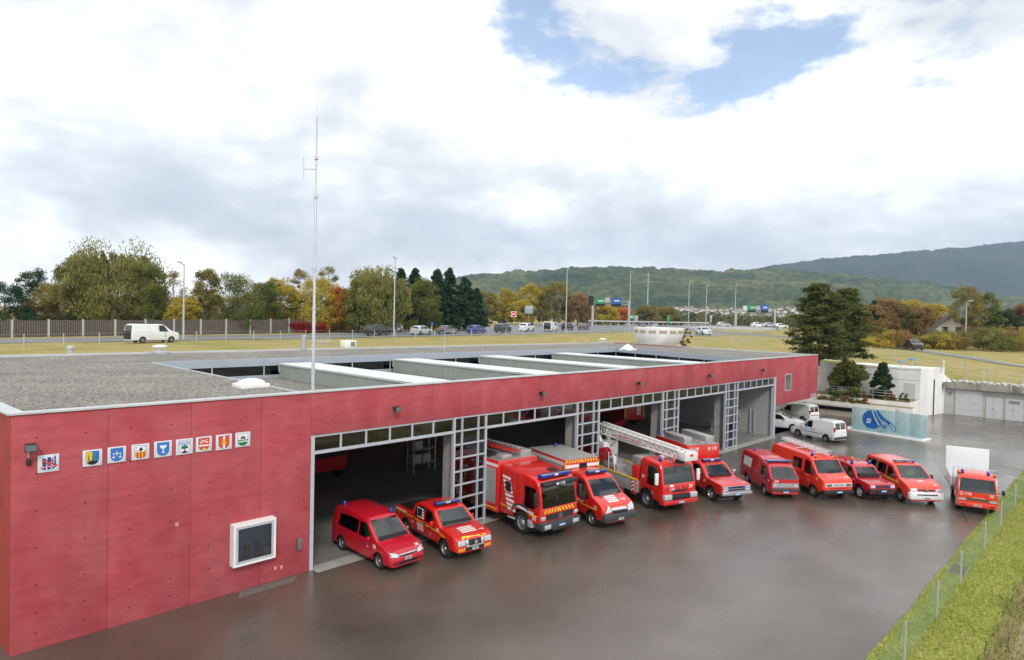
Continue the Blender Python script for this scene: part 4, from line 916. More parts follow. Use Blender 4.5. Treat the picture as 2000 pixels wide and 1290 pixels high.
v.box('roof_deck', 3.02, 7.25, -1.15, 1.15, 3.001, 3.03, V_chk, 0)
v.box('roof_locker', 3.2, 6.6, .35, 1.05, 3.03, 3.30, V_chk, .01); v.box('roof_locker', 3.0, 3.5, -.98, -.38, 3.03, 3.26, V_chk, .04)
v.ladder(3.1, 7.0, -.05, 3.32, 3.32, .42, 16, V_dr, 'roof_ladder'); v.ladder(3.0, 7.1, .12, 3.46, 3.46, .3, 16, V_chr, 'roof_ladder')
for i in range(4): MB().tube([(-3.9-.05*i, -1.0+.16*i, 3.12), (-7.0, -1.0+.16*i, 3.12)], .085, 8).build('suction_hose', V_blk, v.o, True)
v.box('roof_hatch', .9, 1.5, .2, .75, 2.775, 2.80, V_dk2, .01)

# 4 ---- light rescue truck with box
v = Veh('rescue_truck', 'red light rescue truck with dark bumper and chevron edged box between the two big trucks', 'truck', (11.39, -3.78), (-0.270, -0.963), 1.0, 1.0, FLEET)
v.shell([(0, .78), (.04, .98), (.16, 1.10), (.5, 1.24), (.95, 1.40), (1.58, 2.02), (1.8, 2.16), (2.2, 2.24), (3.0, 2.26), (3.05, 2.1)], .40, 1.28, .99, k=.14, r=.12, fx=((0, .06), (.5, 0), (1, .10)))
v.wind(1.42, 2.05, .84, .74); v.side([(1.22, 1.26), (1.72, 1.92), (2.25, 1.98), (2.25, 1.16), (1.5, 1.16)])
v.wheels([1.0, 4.3], .36, .25, hw=.98, well=1.22, style='steel'); v.finish(P_or if False else P_red); v.cabin(1.9, .75, .9, vest=(-1,), seatz=.6)
tin_bumper(v, -.06, .55, .97, .42, .82, V_grey, .09); v.box('grille', -.03, .12, -.42, .42, .84, .93, V_blk, .02)
v.decal('nose_trim', 'front', [[(-.46, .93), (.46, .93), (.42, 1.03), (-.42, 1.03)]], V_chr, .02)
for sg in (-1, 1): v.decal('headlight', 'front', [[(sg*.66-.20, .84), (sg*.66+.20, .88), (sg*.72+.16, 1.16), (sg*.60-.06, 1.08)]], V_lamp, .03)
v.chev('chevron', 'front', -.52, .52, 1.06, 1.16, 6, V_dy, .9, True); v.bars('top', -.08, -.60, .62, .5, 4, .0, V_dw, swap=True); v.text('118', 'top', -.5, .52, .2)
v.plate(.06, .54); v.mirrors(1.35, 1.02, 1.42, V_blk, .32, .2, .16); v.lightbar(1.95, 2.27, .58, .30, .13)
v.chev('chevron', 'top', -2.7, -2.35, -.7, .7, 1, V_amb) if False else None
v.text('33', 'right', -.66, 1.0, .2); v.decal('stripe', 'right', [[(-2.9, .88), (-1.5, .88), (-1.5, .93), (-2.9, .93)], [(-1.5, .88), (-.55, .88), (-.55, .93), (-1.5, .93)]], V_dy); v.decal('stripe', 'right', [[(-2.2, .98), (-1.62, .98), (-1.62, 1.08), (-2.2, 1.08)]], V_dw)
bx_ = v.box('equipment_body', 3.12, 6.6, -1.1, 1.1, .62, 2.72, P_red, .03)
v.box('roof_deck', 3.14, 6.58, -1.06, 1.06, 2.721, 2.745, mat('deck_grey', (.38, .38, .36), .5, .3, var=.1, vscale=4), 0)
MB().box(-3.112, -3.105, -1.08, 1.08, 2.30, 2.46).build('front_band', V_dw, bx_); MB().box(-3.104, -3.1, -.2, .3, 2.27, 2.5).build('front_panel', V_dk2, bx_)
ch = MB()
for i in range(12):
    y = -1.06+.178*i; sg = 1 if y < -.05 else -1; ch.add([(-3.103, y, 2.56), (-3.103, y+.09, 2.56), (-3.103, y+.09+.08*sg, 2.70), (-3.103, y+.08*sg, 2.70)], [(0, 1, 2, 3)])
for i in range(6):
    for sg in (-1, 1): z = 2.46-.17*i; ch.add([(-3.103, sg*1.08, z), (-3.103, sg*.96, z-.06), (-3.103, sg*.96, z+.02), (-3.103, sg*1.08, z+.08)], [(0, 1, 2, 3)])
kind(ch.build('chevrons', V_dy, bx_), 'stuff')
for sg in (-1, 1): v.box('roller_shutter', 3.3, 6.3, min(sg*1.112, sg*1.1), max(sg*1.112, sg*1.1), 1.0, 2.4, V_shut, .003, bx_); v.box('side_band', 3.14, 6.58, min(sg*1.108, sg*1.101), max(sg*1.108, sg*1.101), 2.44, 2.62, V_dw, 0, bx_)
v.beacon(6.2, .4, 2.75); v.seams([1.12, 2.38], .5, 1.9, (2.25,), 1.05, (1.5, 3.0, .41, .5))

# 5 ---- aerial ladder platform
v = Veh('ladder_truck', 'red aerial platform truck with white lattice boom folded forward over its cab', 'ladder truck', (15.66, -3.88), (-0.300, -0.954), 1.28, 1.2, FLEET)
v.shell([(0, 1.30), (.03, 1.40), (.10, 1.66), (.24, 2.30), (.34, 2.46), (.6, 2.54), (1.75, 2.58), (1.85, 2.4)], .55, 1.42, 1.18, k=.06, r=.13, crown=.02, fplan=((0, .90), (.06, .945), (.16, .98), (.4, 1.)))
v.wind(1.48, 2.32, 1.02, .96, 1.2); v.side([(.42, 1.36), (.55, 2.24), (1.25, 2.26), (1.25, 1.28), (.6, 1.28)])
v.wheels([1.28, 5.4], .48, .28, style='truck', hw=1.18, well=1.22); v.finish(P_red); v.cabin(1.0, 1.05, 1.05, vest=(-1, 1), seatz=.6)
v.box('bumper', -.12, .3, -1.16, 1.16, .44, .68, P_red, .05); v.box('bumper_insert', -.135, .1, -.62, .62, .70, .95, V_blk, .03)
for sg in (-1, 1): v.box('headlight', -.13, .1, sg*.86-.26, sg*.86+.26, .70, .98, V_lamp, .05)
v.decal('grille', 'front', [[(-.42, 1.06), (.42, 1.06), (.55, 1.17), (-.55, 1.17)]], V_blk, .02); v.decal('badge', 'front', [[(-.05, 1.26), (0, 1.19), (.05, 1.26), (0, 1.33)]], V_chr, .02)
v.plate(.13, .55, True, .40); v.text('118', 'front', -.55, 1.22, .22); v.text('39', 'front', .72, 1.26, .26); v.decal('phone_symbol', 'front', [[(-.68, 1.35), (-.42, 1.35), (-.45, 1.45), (-.65, 1.45)]], V_dw); v.text('39', 'right', -1.55, 1.62, .24); v.logo(-.8, 1.0, .9)
v.mirrors(.20, 1.22, 1.78, V_dw, .6, .2, .2); v.beacon(.75, -.72, 2.57, r=.09, h=.2)
v.decal('arch_flare', 'right', [[(-2.0, .9), (-1.82, .86), (-1.7, 1.1), (-1.8, 1.2)], [(-1.8, 1.2), (-1.7, 1.1), (-1.3, 1.14), (-1.3, 1.26)], [(-1.3, 1.26), (-1.3, 1.14), (-.86, 1.08), (-.76, 1.18)]], P_red, .04)
v.box('cab_locker', 1.95, 2.5, -1.18, 1.18, 1.30, 2.05, P_red, .03); v.box('cab_locker', 1.98, 2.7, -1.0, 0.2, 2.06, 2.5, V_chk, .02)
bd = v.box('equipment_body', 1.95, 8.2, -1.22, 1.22, .62, 1.26, V_shut, .03); v.box('deck', 1.95, 8.2, -1.2, 1.2, 1.262, 1.30, V_chk, 0)
for sg in (-1, 1): v.box('deck_edge', 1.95, 8.2, min(sg*1.20, sg*1.24), max(sg*1.20, sg*1.24), 1.27, 1.36, V_dy, .01)
v.box('outrigger', 2.0, 2.45, -1.245, -1.222, .5, 1.25, P_red, .01)
oc = MB()
for z in (.62, .82, 1.02): oc.add([(-2.42, -1.25, z), (-2.22, -1.25, z+.14), (-2.22, -1.25, z+.24), (-2.42, -1.25, z+.10)], [(0, 1, 2, 3)]); oc.add([(-2.02, -1.25, z), (-2.22, -1.25, z+.14), (-2.22, -1.25, z+.24), (-2.02, -1.25, z+.10)], [(0, 1, 2, 3)])
oc.build('arrow_marks', V_dw, v.o)
v.box('rear_locker', 3.8, 5.1, -1.15, -.5, 1.30, 1.72, V_chk, .02); v.box('turret_base', 5.6, 7.2, -.75, .75, 1.3, 1.55, V_shut, .03)
MB().lathe([(.72, 1.55), (.72, 1.75), (.6, 1.78)], (-6.4, 0, 0), 'z', 20).build('turntable', V_shut, v.o, True)
v.box('turret', 5.9, 6.9, -.55, .55, 1.76, 2.55, mat('boom_white', (.68, .68, .66), .45), .08)
M_boom = MATS['boom_white']
for sx, y in ((5.1, -.98), (5.75, -.85)):
    o = MB().lathe([(.10, -.14), (.42 if sx < 5.5 else .25, -.13), (.42 if sx < 5.5 else .25, -.08), (.16, -.06), (.16, .06), (.42 if sx < 5.5 else .25, .08), (.42 if sx < 5.5 else .25, .13), (.1, .14)], (-sx, y, 2.05), 'y', 22).build('hose_reel', P_crim, v.o, True)
MB().tube([(-4.6, -1.15, 1.3), (-4.6, -1.15, 2.3), (-4.2, -1.15, 2.3), (-4.0, -1.15, 1.35)], .03, 6).build('control_rail', M_boom, v.o)
v.box('control_panel', 4.25, 4.55, -1.12, -.85, 1.6, 2.1, M_boom, .03); v.box('panel_screen', 4.3, 4.5, -1.125, -1.121, 1.75, 2.0, mat('screen_blue', (.05, .12, .35), .4), 0)
hz = MB()
for i in range(6): x = 3.95+.16*i; hz.add([(-x, -1.158, 1.36), (-x-.08, -1.158, 1.36), (-x-.16, -1.158, 1.52), (-x-.08, -1.158, 1.52)], [(0, 1, 2, 3)])
hz.build('hazard_stripe', V_dr, v.o)
# folded lattice boom: from the turret (rear, high) to the cage above the cab
A, B = Vector((-7.0, .05, 3.25)), Vector((.15, .05, 2.98))
bo = MB(); hwid, hh = .36, .52
def bp(t, sy, sz): p = A.lerp(B, t); k = 1-.25*t; return p+Vector((0, sy*hwid*k, sz*hh*.5*k))
for sy in (-1, 1):
    for sz in (-1, 1): bo.tube([bp(0, sy, sz), bp(1, sy, sz)], .055, 6)
nb = 15
for i in range(nb):
    t0, t1 = i/nb, (i+1)/nb
    for sy in (-1, 1): bo.tube([bp(t0, sy, -1), bp(t1, sy, 1)], .026, 5).tube([bp(t0, sy, 1), bp(t1, sy, -1)], .022, 5).tube([bp(t1, sy, -1), bp(t1, sy, 1)], .026, 5)
    bo.tube([bp(t0, -1, 1), bp(t0, 1, 1)], .024, 5).tube([bp(t0, -1, -1), bp(t0, 1, -1)], .024, 5).tube([bp(t0, -1, 1), bp(t1, 1, 1)], .02, 5)
bm_ = bo.build('boom_lattice', M_boom, v.o)
MB().tube([bp(.02, 0, 1.15), bp(.95, 0, 1.15)], .13, 4).build('inner_boom', M_boom, v.o)
q = [bp(.30, -1.25, -.55), bp(.60, -1.25, -.55), bp(.64, -1.25, .35), bp(.27, -1.25, .35)]
pl_ = MB().hexa([q[0], q[1], q[1]+Vector((0, .05, 0)), q[0]+Vector((0, .05, 0)), q[3], q[2], q[2]+Vector((0, .05, 0)), q[3]+Vector((0, .05, 0))]).build('boom_panel', M_boom, v.o)
tv, tf = text_data('BRONTO SKYLIFT', .25, .015); c0 = (q[0]+q[1]+q[2]+q[3])/4; dr = (q[1]-q[0]).normalized()
MB().add([c0+dr*(a)+Vector((0, -.006, 0))+Vector((0, 0, 1))*b for a, b in tv], tf).build('lettering', V_dr, pl_)
MB().tube([A+Vector((0, -.3, 0)), (-6.5, -.3, 2.4)], .12, 8).tube([A+Vector((0, .3, 0)), (-6.5, .3, 2.4)], .12, 8).tube([(-6.0, 0, 2.3), A.lerp(B, .3)], .08, 8).build('boom_root', M_boom, v.o)
MB().tube([A, A+Vector((-.35, -.1, .15)), A+Vector((-.5, -.3, -.25))], .03, 6).tube([A+Vector((-.3, .3, .2)), A+Vector((-.1, -.4, .25))], .03, 6).build('boom_fittings', M_boom, v.o)
v.seams([.36, 1.36], .75, 2.3, (1.25,), 1.2); v.box('rest_cradle', 1.0, 1.2, -.4, .4, 2.58, 2.74, M_boom, .02)
cg = v.box('rescue_cage', -.62, .0, -.30, .60, 2.74, 3.20, M_boom, .06)
MB().add([(.626, .03, 2.98), (.626, .25, 2.98), (.626, .25, 3.10), (.626, .03, 3.10)], [(0, 1, 2, 3)]).build('cage_mark', V_dr, cg)
MB().tube([(.58, -.26, 3.18), (.58, -.26, 3.28), (.58, .56, 3.28), (.58, .56, 3.18)], .02, 6).build('cage_rail', V_chr, cg); MB().box(-.1, .2, -.3, .1, 2.55, 2.73).build('cage_mount', V_blk, cg)
sg_ = MB().lathe([(.13, -.01), (.13, .0)], (.1, -.50, 2.98), 'y', 16).build('warning_disc', V_dw, v.o); MB().add([(.02, -.512, 2.9), (.08, -.512, 2.88), (.16, -.512, 3.06), (.10, -.512, 3.08)], [(0, 1, 2, 3)]).build('warning_bar', V_dr, sg_)

# 6 ---- chrome nosed truck with box
v = Veh('utility_truck', 'red chrome nosed utility truck with box body carrying ladder and checker plate chests', 'truck', (19.28, -5.43), (-0.446, -0.895), .98, .97, FLEET)
v.shell([(0, .88), (.03, 1.02), (.12, 1.08), (.7, 1.14), (1.35, 1.20), (1.92, 1.72), (2.15, 1.83), (2.9, 1.86), (2.95, 1.7)], .48, 1.16, .97, k=.2, r=.09, fplan=((0, .95), (.05, .975), (.14, .99), (.35, 1.)))
v.wind(1.22, 1.74, .78, .66); v.side([(1.66, 1.19), (2.12, 1.68), (2.75, 1.70), (2.75, 1.19)])
v.wheels([.98, 4.5], .39, .25, hw=.96, well=1.2, rim=V_chr); v.finish(P_red); v.cabin(2.2, .68, .85, vest=(-1,), seatz=.5)
v.box('bumper', -.12, .1, -.98, .98, .52, .70, V_chr, .03)
for z in (.745, .885): v.box('grille', -.035, .03, -.52, .52, z, z+.10, V_blk, .01)
for z in (.72, .85, .99): v.box('chrome_bar', -.05, .03, -.92, .92, z, z+.03, V_chr, .008)
for sg in (-1, 1):
    for z in (.752, .882): v.box('headlight', -.045, .03, sg*.72-.16, sg*.72+.16, z, z+.095, V_lamp, .01)
    v.box('blue_flasher', -.06, -.02, sg*.40-.09, sg*.40+.09, .895, .965, V_blue, .01)
v.plate(.125, .58, True, .34); v.lightbar(2.25, 1.88, .62, .28, .13); v.mirrors(1.75, .98, 1.32, V_chr, .22, .26, .22)
v.seams([1.58, 2.82], .55, 1.68, (2.68,), 1.05, (1.5, 2.95, .49, .56)); v.text('32', 'top', -.22, .66, .24); v.text('32', 'right', -1.5, 1.0, .2); v.logo(-2.1, .9, .9)
for sx in (1.9,): 
    for i in range(5): v.beacon(1.98, -.5+.25*i, 1.80, V_amb, .03, .07)
bd = v.box('equipment_body', 3.02, 6.4, -1.12, 1.12, .60, 2.66, P_red, .03)
for sg in (-1, 1): v.box('roller_shutter', 3.2, 6.2, min(sg*1.132, sg*1.12), max(sg*1.132, sg*1.12), .95, 2.35, V_shut, .003, bd)
for y in (-.62, .62):
    tv, tf = text_data('118', .24, .02); MB().add([(-3.01, y+.12+a, 2.42+b) for a, b in tv], tf).build('lettering', V_dw, bd); rg = MB()
    for i in range(14):
        a, b = 2*math.pi*i/14, 2*math.pi*(i+1)/14; rg.add([(-3.01, y-.22+r*math.cos(t), 2.42+r*math.sin(t)) for r, t in ((.10, a), (.10, b), (.075, b), (.075, a))], [(0, 1, 2, 3)])
    rg.add([(-3.01, y-.25, 2.38), (-3.01, y-.22, 2.36), (-3.01, y-.18, 2.45), (-3.01, y-.21, 2.47)], [(0, 1, 2, 3)]); rg.build('phone_symbol', V_dw, bd)
v.box('roof_deck', 3.04, 6.38, -1.08, 1.08, 2.662, 2.68, V_chk, 0)
v.box('roof_chest', 3.5, 5.6, -1.0, -.45, 2.68, 3.02, V_chk, .01); v.box('roof_chest', 3.4, 5.9, .42, 1.02, 2.68, 3.06, V_chk, .01)
v.ladder(2.9, 6.5, -.02, 2.74, 2.74, .42, 14, V_chr, 'roof_ladder'); v.beacon(6.2, -.95, 2.68)

# 7 ---- flat nosed van
v = Veh('flat_nosed_van', 'dark red flat nosed van with wide blue light bar and number 34', 'van', (22.5, -6.86), (-.70, -.71), .92, .85, FLEET)
v.shell([(0, 1.12), (.02, 1.14), (.12, 1.20), (.62, 1.72), (.85, 1.82), (1.3, 1.86), (1.5, 1.95), (2.0, 2.0), (4.2, 1.99), (4.45, 1.88), (4.58, 1.1), (4.6, .95)], .30, 1.08, .85, k=.15, r=.12)
v.wind(1.13, 1.70, .73, .64); v.side([(.62, 1.06), (.92, 1.58), (1.42, 1.62), (1.42, 1.06)]); v.side([(2.9, 1.12), (2.9, 1.66), (4.1, 1.64), (4.1, 1.12)], mat('panel_white', (.66, .67, .66), .5), 'side_panel')
v.wheels([.92, 3.5], .32, .19, rim=V_rim, style='steel'); v.finish(P_deep); v.cabin(1.3, .55, .78, vest=(-1,), seatz=.55, dash=False)
v.decal('grille', 'front', [[(-.42, .72), (.42, .72), (.42, .88), (-.42, .88)]], V_shut, .02); v.decal('chrome_bar', 'front', [[(-.78, .88), (.78, .88), (.78, .92), (-.78, .92)], [(-.78, .68), (.78, .68), (.78, .715), (-.78, .715)]], V_chr, .022)
for sg in (-1, 1): v.decal('headlight', 'front', [[(sg*.58-.13, .73), (sg*.58+.13, .73), (sg*.58+.13, .87), (sg*.58-.13, .87)]], V_lamp, .025)
tin_bumper(v, -.08, .2, .80, .48, .63, V_grey, .03); v.plate(.09, .44, True, .32); v.text('34', 'front', -.52, 1.02, .22); v.text('34', 'right', -.30, .98, .2); v.logo(-.85, .86, .9)
v.mirrors(.55, .84, 1.14, V_blk, .2, .16, .1); v.lightbar(1.05, 1.90, .72, .26, .10, V_blue); v.beacon(3.6, -.35, 2.0)
v.decal('roof_step', 'top', [[(-1.5, -.5), (-1.42, -.5), (-1.42, .5), (-1.5, .5)]], P_crim, .03); v.decal('body_line', 'right', [[(-4.4, .93), (-.5, .93), (-.5, .95), (-4.4, .95)]], V_dk, .006)
for x in (1.5, 2.75): v.decal('door_seam', 'right', [[(-x-.006, .4), (-x+.006, .4), (-x+.006, 1.7), (-x-.006, 1.7)]], V_dk, .004)

# 8 ---- van with ladder and white grille
v = Veh('ladder_van', 'orange red van carrying aluminium ladder, white grille band and blue beacons', 'van', (24.12, -8.79), (-0.572, -0.820), .92, .97, FLEET)
v.shell([(0, 1.0), (.03, 1.10), (.12, 1.18), (.5, 1.32), (.62, 1.40), (1.15, 2.06), (1.35, 2.2), (1.8, 2.30), (4.9, 2.32), (5.1, 2.2), (5.18, 1.2), (5.2, 1.0)], .38, 1.30, .96, k=.10, r=.13)
v.wind(1.42, 2.06, .84, .78); v.side([(.92, 1.30), (1.3, 1.94), (1.75, 1.98), (1.75, 1.22), (1.15, 1.22)]); v.side([(2.0, 1.34), (2.0, 1.95), (2.85, 1.95), (2.85, 1.34)])
v.wheels([.92, 4.0], .35, .21, rim=V_rim, style='steel', hw=.96); v.finish(P_or); v.cabin(1.6, .72, .88, vest=(), seatz=.62)
gr_ = v.decal('grille', 'front', [[(-.86, .80), (.86, .80), (.86, 1.0), (-.86, 1.0)]], V_dw, .02)
for i in range(3): v.decal('grille_slot', 'front', [[(-.36, .84+.045*i), (.36, .84+.045*i), (.36, .86+.045*i), (-.36, .86+.045*i)]], V_grey, .03)
for sg in (-1, 1):
    v.decal('headlight', 'front', [[(sg*.58-.14, .82), (sg*.58+.14, .82), (sg*.58+.14, .96), (sg*.58-.14, .96)]], mat('lamp_dark', (.12, .13, .14), .1), .03); v.decal('indicator', 'front', [[(sg*.79-.06, .84), (sg*.79+.06, .84), (sg*.79+.06, .96), (sg*.79-.06, .96)]], V_amb, .03)
v.decal('lower_slots', 'front', [[(-.5, .68), (.5, .68), (.5, .74), (-.5, .74)]], P_crim, .01); tin_bumper(v, -.10, .4, .94, .40, .62, V_blk, .04); v.plate(.11, .52, True, .34)
v.text('31', 'top', -.26, .68, .22); v.text('31', 'right', -.55, 1.12, .2); v.logo(-1.35, .95, .95); v.seams([.98, 1.88, 2.95], .5, 1.95, (1.76, 2.05), 1.12, (1.4, 3.5, .39, .48)); v.mirrors(.85, .95, 1.55, V_blk, .36, .16, .14)
v.beacon(1.5, -.62, 2.27, r=.08, h=.2); v.beacon(1.5, .66, 2.27, r=.08, h=.2); v.beacon(4.3, .55, 2.32, r=.09, h=.22); v.beacon(1.28, -.55, 2.18, V_amb, .06, .1); v.beacon(1.25, .72, 2.14, V_amb, .06, .1)
for sx in (1.5, 2.9, 4.5): MB().tube([(-sx, -.8, 2.28), (-sx, -.75, 2.42), (-sx, .75, 2.42), (-sx, .8, 2.28)], .022, 6).build('roof_rack', V_chr, v.o)
v.ladder(.9, 5.3, .12, 2.40, 2.46, .42, 16, V_chr, 'roof_ladder'); v.ladder(1.0, 5.2, .12, 2.52, 2.58, .34, 16, V_chr, 'roof_ladder')

# 9 ---- small off-roader
v = Veh('off_road_car', 'red off road car with high wheels and stacked amber and blue beacons', 'off-roader', (25.74, -10.6), (-0.636, -0.772), .82, .84, FLEET)
v.shell([(0, .86), (.03, .98), (.12, 1.03), (.7, 1.08), (1.15, 1.13), (1.60, 1.60), (1.8, 1.70), (2.4, 1.76), (3.9, 1.76), (4.1, 1.62), (4.2, 1.1), (4.22, .9)], .50, 1.08, .83, k=.18, r=.09, fplan=((0, .93), (.05, .96), (.14, .985), (.35, 1.)))
v.wind(1.15, 1.62, .68, .58); v.side([(1.42, 1.11), (1.78, 1.58), (2.25, 1.62), (2.25, 1.11)]); v.side([(2.5, 1.14), (2.5, 1.62), (3.2, 1.62), (3.2, 1.14)]); v.side([(3.35, 1.16), (3.35, 1.6), (3.95, 1.58), (3.98, 1.16)])
v.wheels([.82, 3.45], .38, .24, rim=V_rimw, style='steel', well=1.2); v.finish(P_crim); v.cabin(1.95, .68, .75, vest=(-1, 1), seatz=.48)
v.decal('grille', 'front', [[(-.40, .84), (.40, .84), (.40, .95), (-.40, .95)]], V_blk, .015)
for sg in (-1, 1): v.decal('headlight', 'front', [[(sg*.58-.13, .82), (sg*.58+.13, .82), (sg*.58+.13, .96), (sg*.58-.13, .96)]], V_lamp, .02); v.box('blue_flasher', -.06, -.02, sg*.36-.07, sg*.36+.07, .86, .93, V_blue, .01); v.box('indicator', -.1, -.04, sg*.55-.08, sg*.55+.08, .66, .70, V_amb, .008)
tin_bumper(v, -.10, .12, .82, .58, .76, V_blk, .03); v.plate(.115, .66, True, .32); v.box('winch', -.08, .1, -.35, .35, .46, .58, V_blk, .03)
v.mirrors(1.5, .84, 1.2, V_blk, .18, .18, .12); v.seams([1.38, 2.36], .58, 1.6, (2.25,), .98, (1.3, 2.95, .51, .58)); v.text('36', 'top', -.20, .56, .18); v.text('36', 'right', -1.32, .98, .18); v.logo(-1.75, .86, .8)
v.beacon(2.0, -.52, 1.74, r=.075, h=.2); v.beacon(2.0, -.52, 1.93, V_amb, .08, .2); v.beacon(1.95, .55, 1.72, r=.08, h=.2); v.beacon(2.7, -.45, 1.76, V_dr, .055, .22); v.beacon(2.6, .3, 1.76, V_amb, .06, .12)

# 10 ---- passenger van with white bumper
v = Veh('passenger_van', 'orange red passenger van with white front bumper and yellow side stripe', 'van', (26.87, -12.22), (-0.737, -0.675), .92, .95, FLEET)
v.shell([(0, .80), (.03, .92), (.14, 1.02), (.5, 1.15), (1.0, 1.27), (1.80, 1.84), (2.1, 1.92), (3.0, 1.96), (4.5, 1.94), (4.75, 1.82), (4.86, 1.2), (4.89, 1.0)], .28, 1.15, .95, k=.15, r=.12, fx=((0, .04), (.5, -.02), (.9, .06)))
v.wind(1.29, 1.85, .80, .70); v.side([(1.35, 1.18), (1.90, 1.70), (2.30, 1.74), (2.30, 1.14), (1.6, 1.14)]); v.side([(2.45, 1.16), (2.45, 1.75), (3.4, 1.75), (3.4, 1.16)]); v.side([(3.5, 1.16), (3.5, 1.75), (4.5, 1.72), (4.5, 1.18)])
v.wheels([.92, 3.92], .33, .2, style='steel'); v.finish(P_or); v.cabin(1.95, .58, .86, vest=(1,), seatz=.6, rows=2)
for sg in (-1, 1): v.decal('headlight', 'front', [[(sg*.66-.18, .80), (sg*.66+.18, .80), (sg*.68+.16, .98), (sg*.68-.18, .94)]], V_lamp, .03)
v.decal('grille', 'front', [[(-.46, .82), (.46, .82), (.46, .91), (-.46, .91)]], V_blk, .018); MB().lathe([(.07, 0), (.07, .02)], (.05, 0, .865), 'x', 14).build('badge', V_chr, v.o)
bq = v.box('bumper', -.08, .5, -.93, .93, .34, .78, P_wh, .10); MB().box(.06, .086, -.55, .55, .60, .67).build('air_intake', V_blk, bq); v.plate(.085, .46, False, .36)
v.mirrors(1.42, .95, 1.30, V_blk, .22, .2, .12); v.text('37', 'top', -.30, .62, .2); v.logo(-1.5, .9, .5); v.decal('stripe', 'right', [[(-4.7, 1.02), (-1.0, .98), (-1.0, 1.06), (-4.7, 1.12)]], V_dy); v.decal('door_mark', 'top', [[(-.72, -.12), (-.62, -.12), (-.62, .18), (-.72, .18)]], V_dw)
v.text('37', 'right', -1.18, 1.12, .16); v.seams([1.25, 2.38, 3.46], .4, 1.75, (2.28, 2.5), .95, (1.4, 3.4, .29, .40))
lb = MB().box(-2.32, -2.12, -.62, .62, 2.0, 2.05).build('light_bar', V_blk, v.o, bevel=.015); MB().box(-2.30, -2.14, -.60, .60, 2.051, 2.075).build('bar_cap', V_chr, lb, bevel=.005); MB().box(-2.13, -2.11, -.60, -.2, 2.005, 2.045).build('blue_lens', V_blue, lb); MB().box(-2.13, -2.11, .2, .6, 2.005, 2.045).build('blue_lens', V_blue, lb)
for y in (-.5, 0, .5): MB().box(-2.25, -2.18, y-.03, y+.03, 1.90, 2.0).build('bar_foot', V_blk, lb)

# 11 ---- light lorry with raised tail lift
v = Veh('flatbed_lorry', 'red cab forward lorry number 35 with white raised tail lift', 'lorry', (27.71, -14.52), (-.97, -.25), .95, .90, FLEET)
v.shell([(0, 1.13), (.02, 1.16), (.10, 1.22), (.42, 1.80), (.55, 1.92), (.9, 2.0), (1.65, 2.02), (1.7, 1.9)], .40, 1.10, .90, k=.10, r=.10, fplan=((0, .94), (.05, .965), (.14, .985), (.35, 1.)))
v.wind(1.16, 1.80, .80, .74); v.side([(.42, 1.12), (.66, 1.74), (1.4, 1.76), (1.4, 1.08), (.6, 1.08)])
v.wheels([.95, 3.6], .36, .22, rim=V_rimw, style='steel', hw=.90); v.finish(P_or); v.cabin(1.1, .85, .8, vest=(), seatz=.5, dash=False)
v.box('dashboard', .3, .5, -.75, .75, 1.0, 1.14, V_dk, .03)
bb = v.box('bumper', -.12, .2, -.90, .90, .40, .62, P_or, .03); v.decal('grille', 'front', [[(-.86, .70), (.86, .70), (.86, .84), (-.86, .84)]], V_blk, .02)
for z in (.72, .78): v.decal('chrome_bar', 'front', [[(-.5, z), (.5, z), (.5, z+.025), (-.5, z+.025)]], V_chr, .03)
for sg in (-1, 1): v.decal('headlight', 'front', [[(sg*.66-.16, .70), (sg*.66+.16, .70), (sg*.66+.16, .83), (sg*.66-.16, .83)]], V_lamp, .035); v.box('indicator', -.05, .06, sg*.87-.03, sg*.87+.03, .66, .80, V_amb, .01)
for sg in (-1, 1): MB().box(.121, .124, sg*.62-.10, sg*.62+.10, .47, .54).build('bumper_slot', V_blk, bb)
v.plate(.125, .50, False, .34); v.text('MITSUBISHI', 'front', .05, .875, .085, spacing=1.2, bold=.015); v.text('35', 'front', .60, 1.04, .20); v.text('118', 'front', -.42, 1.04, .20); v.seams([.38, 1.52], .5, 1.7, (1.4,), 1.0)
rg = []
for i in range(12):
    a, b = 2*math.pi*i/12, 2*math.pi*(i+1)/12; rg.append([(-.70+r*math.cos(t), 1.04+r*math.sin(t)) for r, t in ((.085, a), (.085, b), (.06, b), (.06, a))])
v.decal('phone_symbol', 'front', rg, V_dw)
v.mirrors(.15, .90, 1.28, V_blk, .26, .14, .2)
for y, m_ in ((-.62, V_blue), (.52, V_blue)): v.beacon(.85, y, 1.98, m_, .075, .2)
for y in (-.76, .78): v.beacon(.75, y, 1.95, V_amb, .07, .14)
for sg in (-1, 1): MB().tube([(-.28, sg*.2-.45*0, 1.18), (-.24, sg*.2-.42, 1.30)], .012, 4).build('wiper', V_blk, v.o)
v.box('chassis', 1.4, 5.0, -.4, .4, .45, .7, V_blk, 0); bd = v.box('flatbed', 1.85, 5.1, -1.05, 1.05, .82, .92, M_alu, .01)
for sg in (-1, 1): v.box('side_board', 1.87, 5.08, min(sg*1.02, sg*1.06), max(sg*1.02, sg*1.06), .921, 1.52, P_wh, .008)
v.box('head_board', 1.82, 1.862, -1.04, 1.04, .921, 1.55, P_wh, .008); v.box('tail_lift', 5.12, 5.2, -1.06, 1.06, .75, 2.72, P_wh, .01)
for sg in (-1, 1): MB().tube([(-1.78, sg*.95, .92), (-1.78, sg*.95, 2.1), (-1.78, 0, 2.1)], .02, 6).build('rack_post', V_chr, v.o)

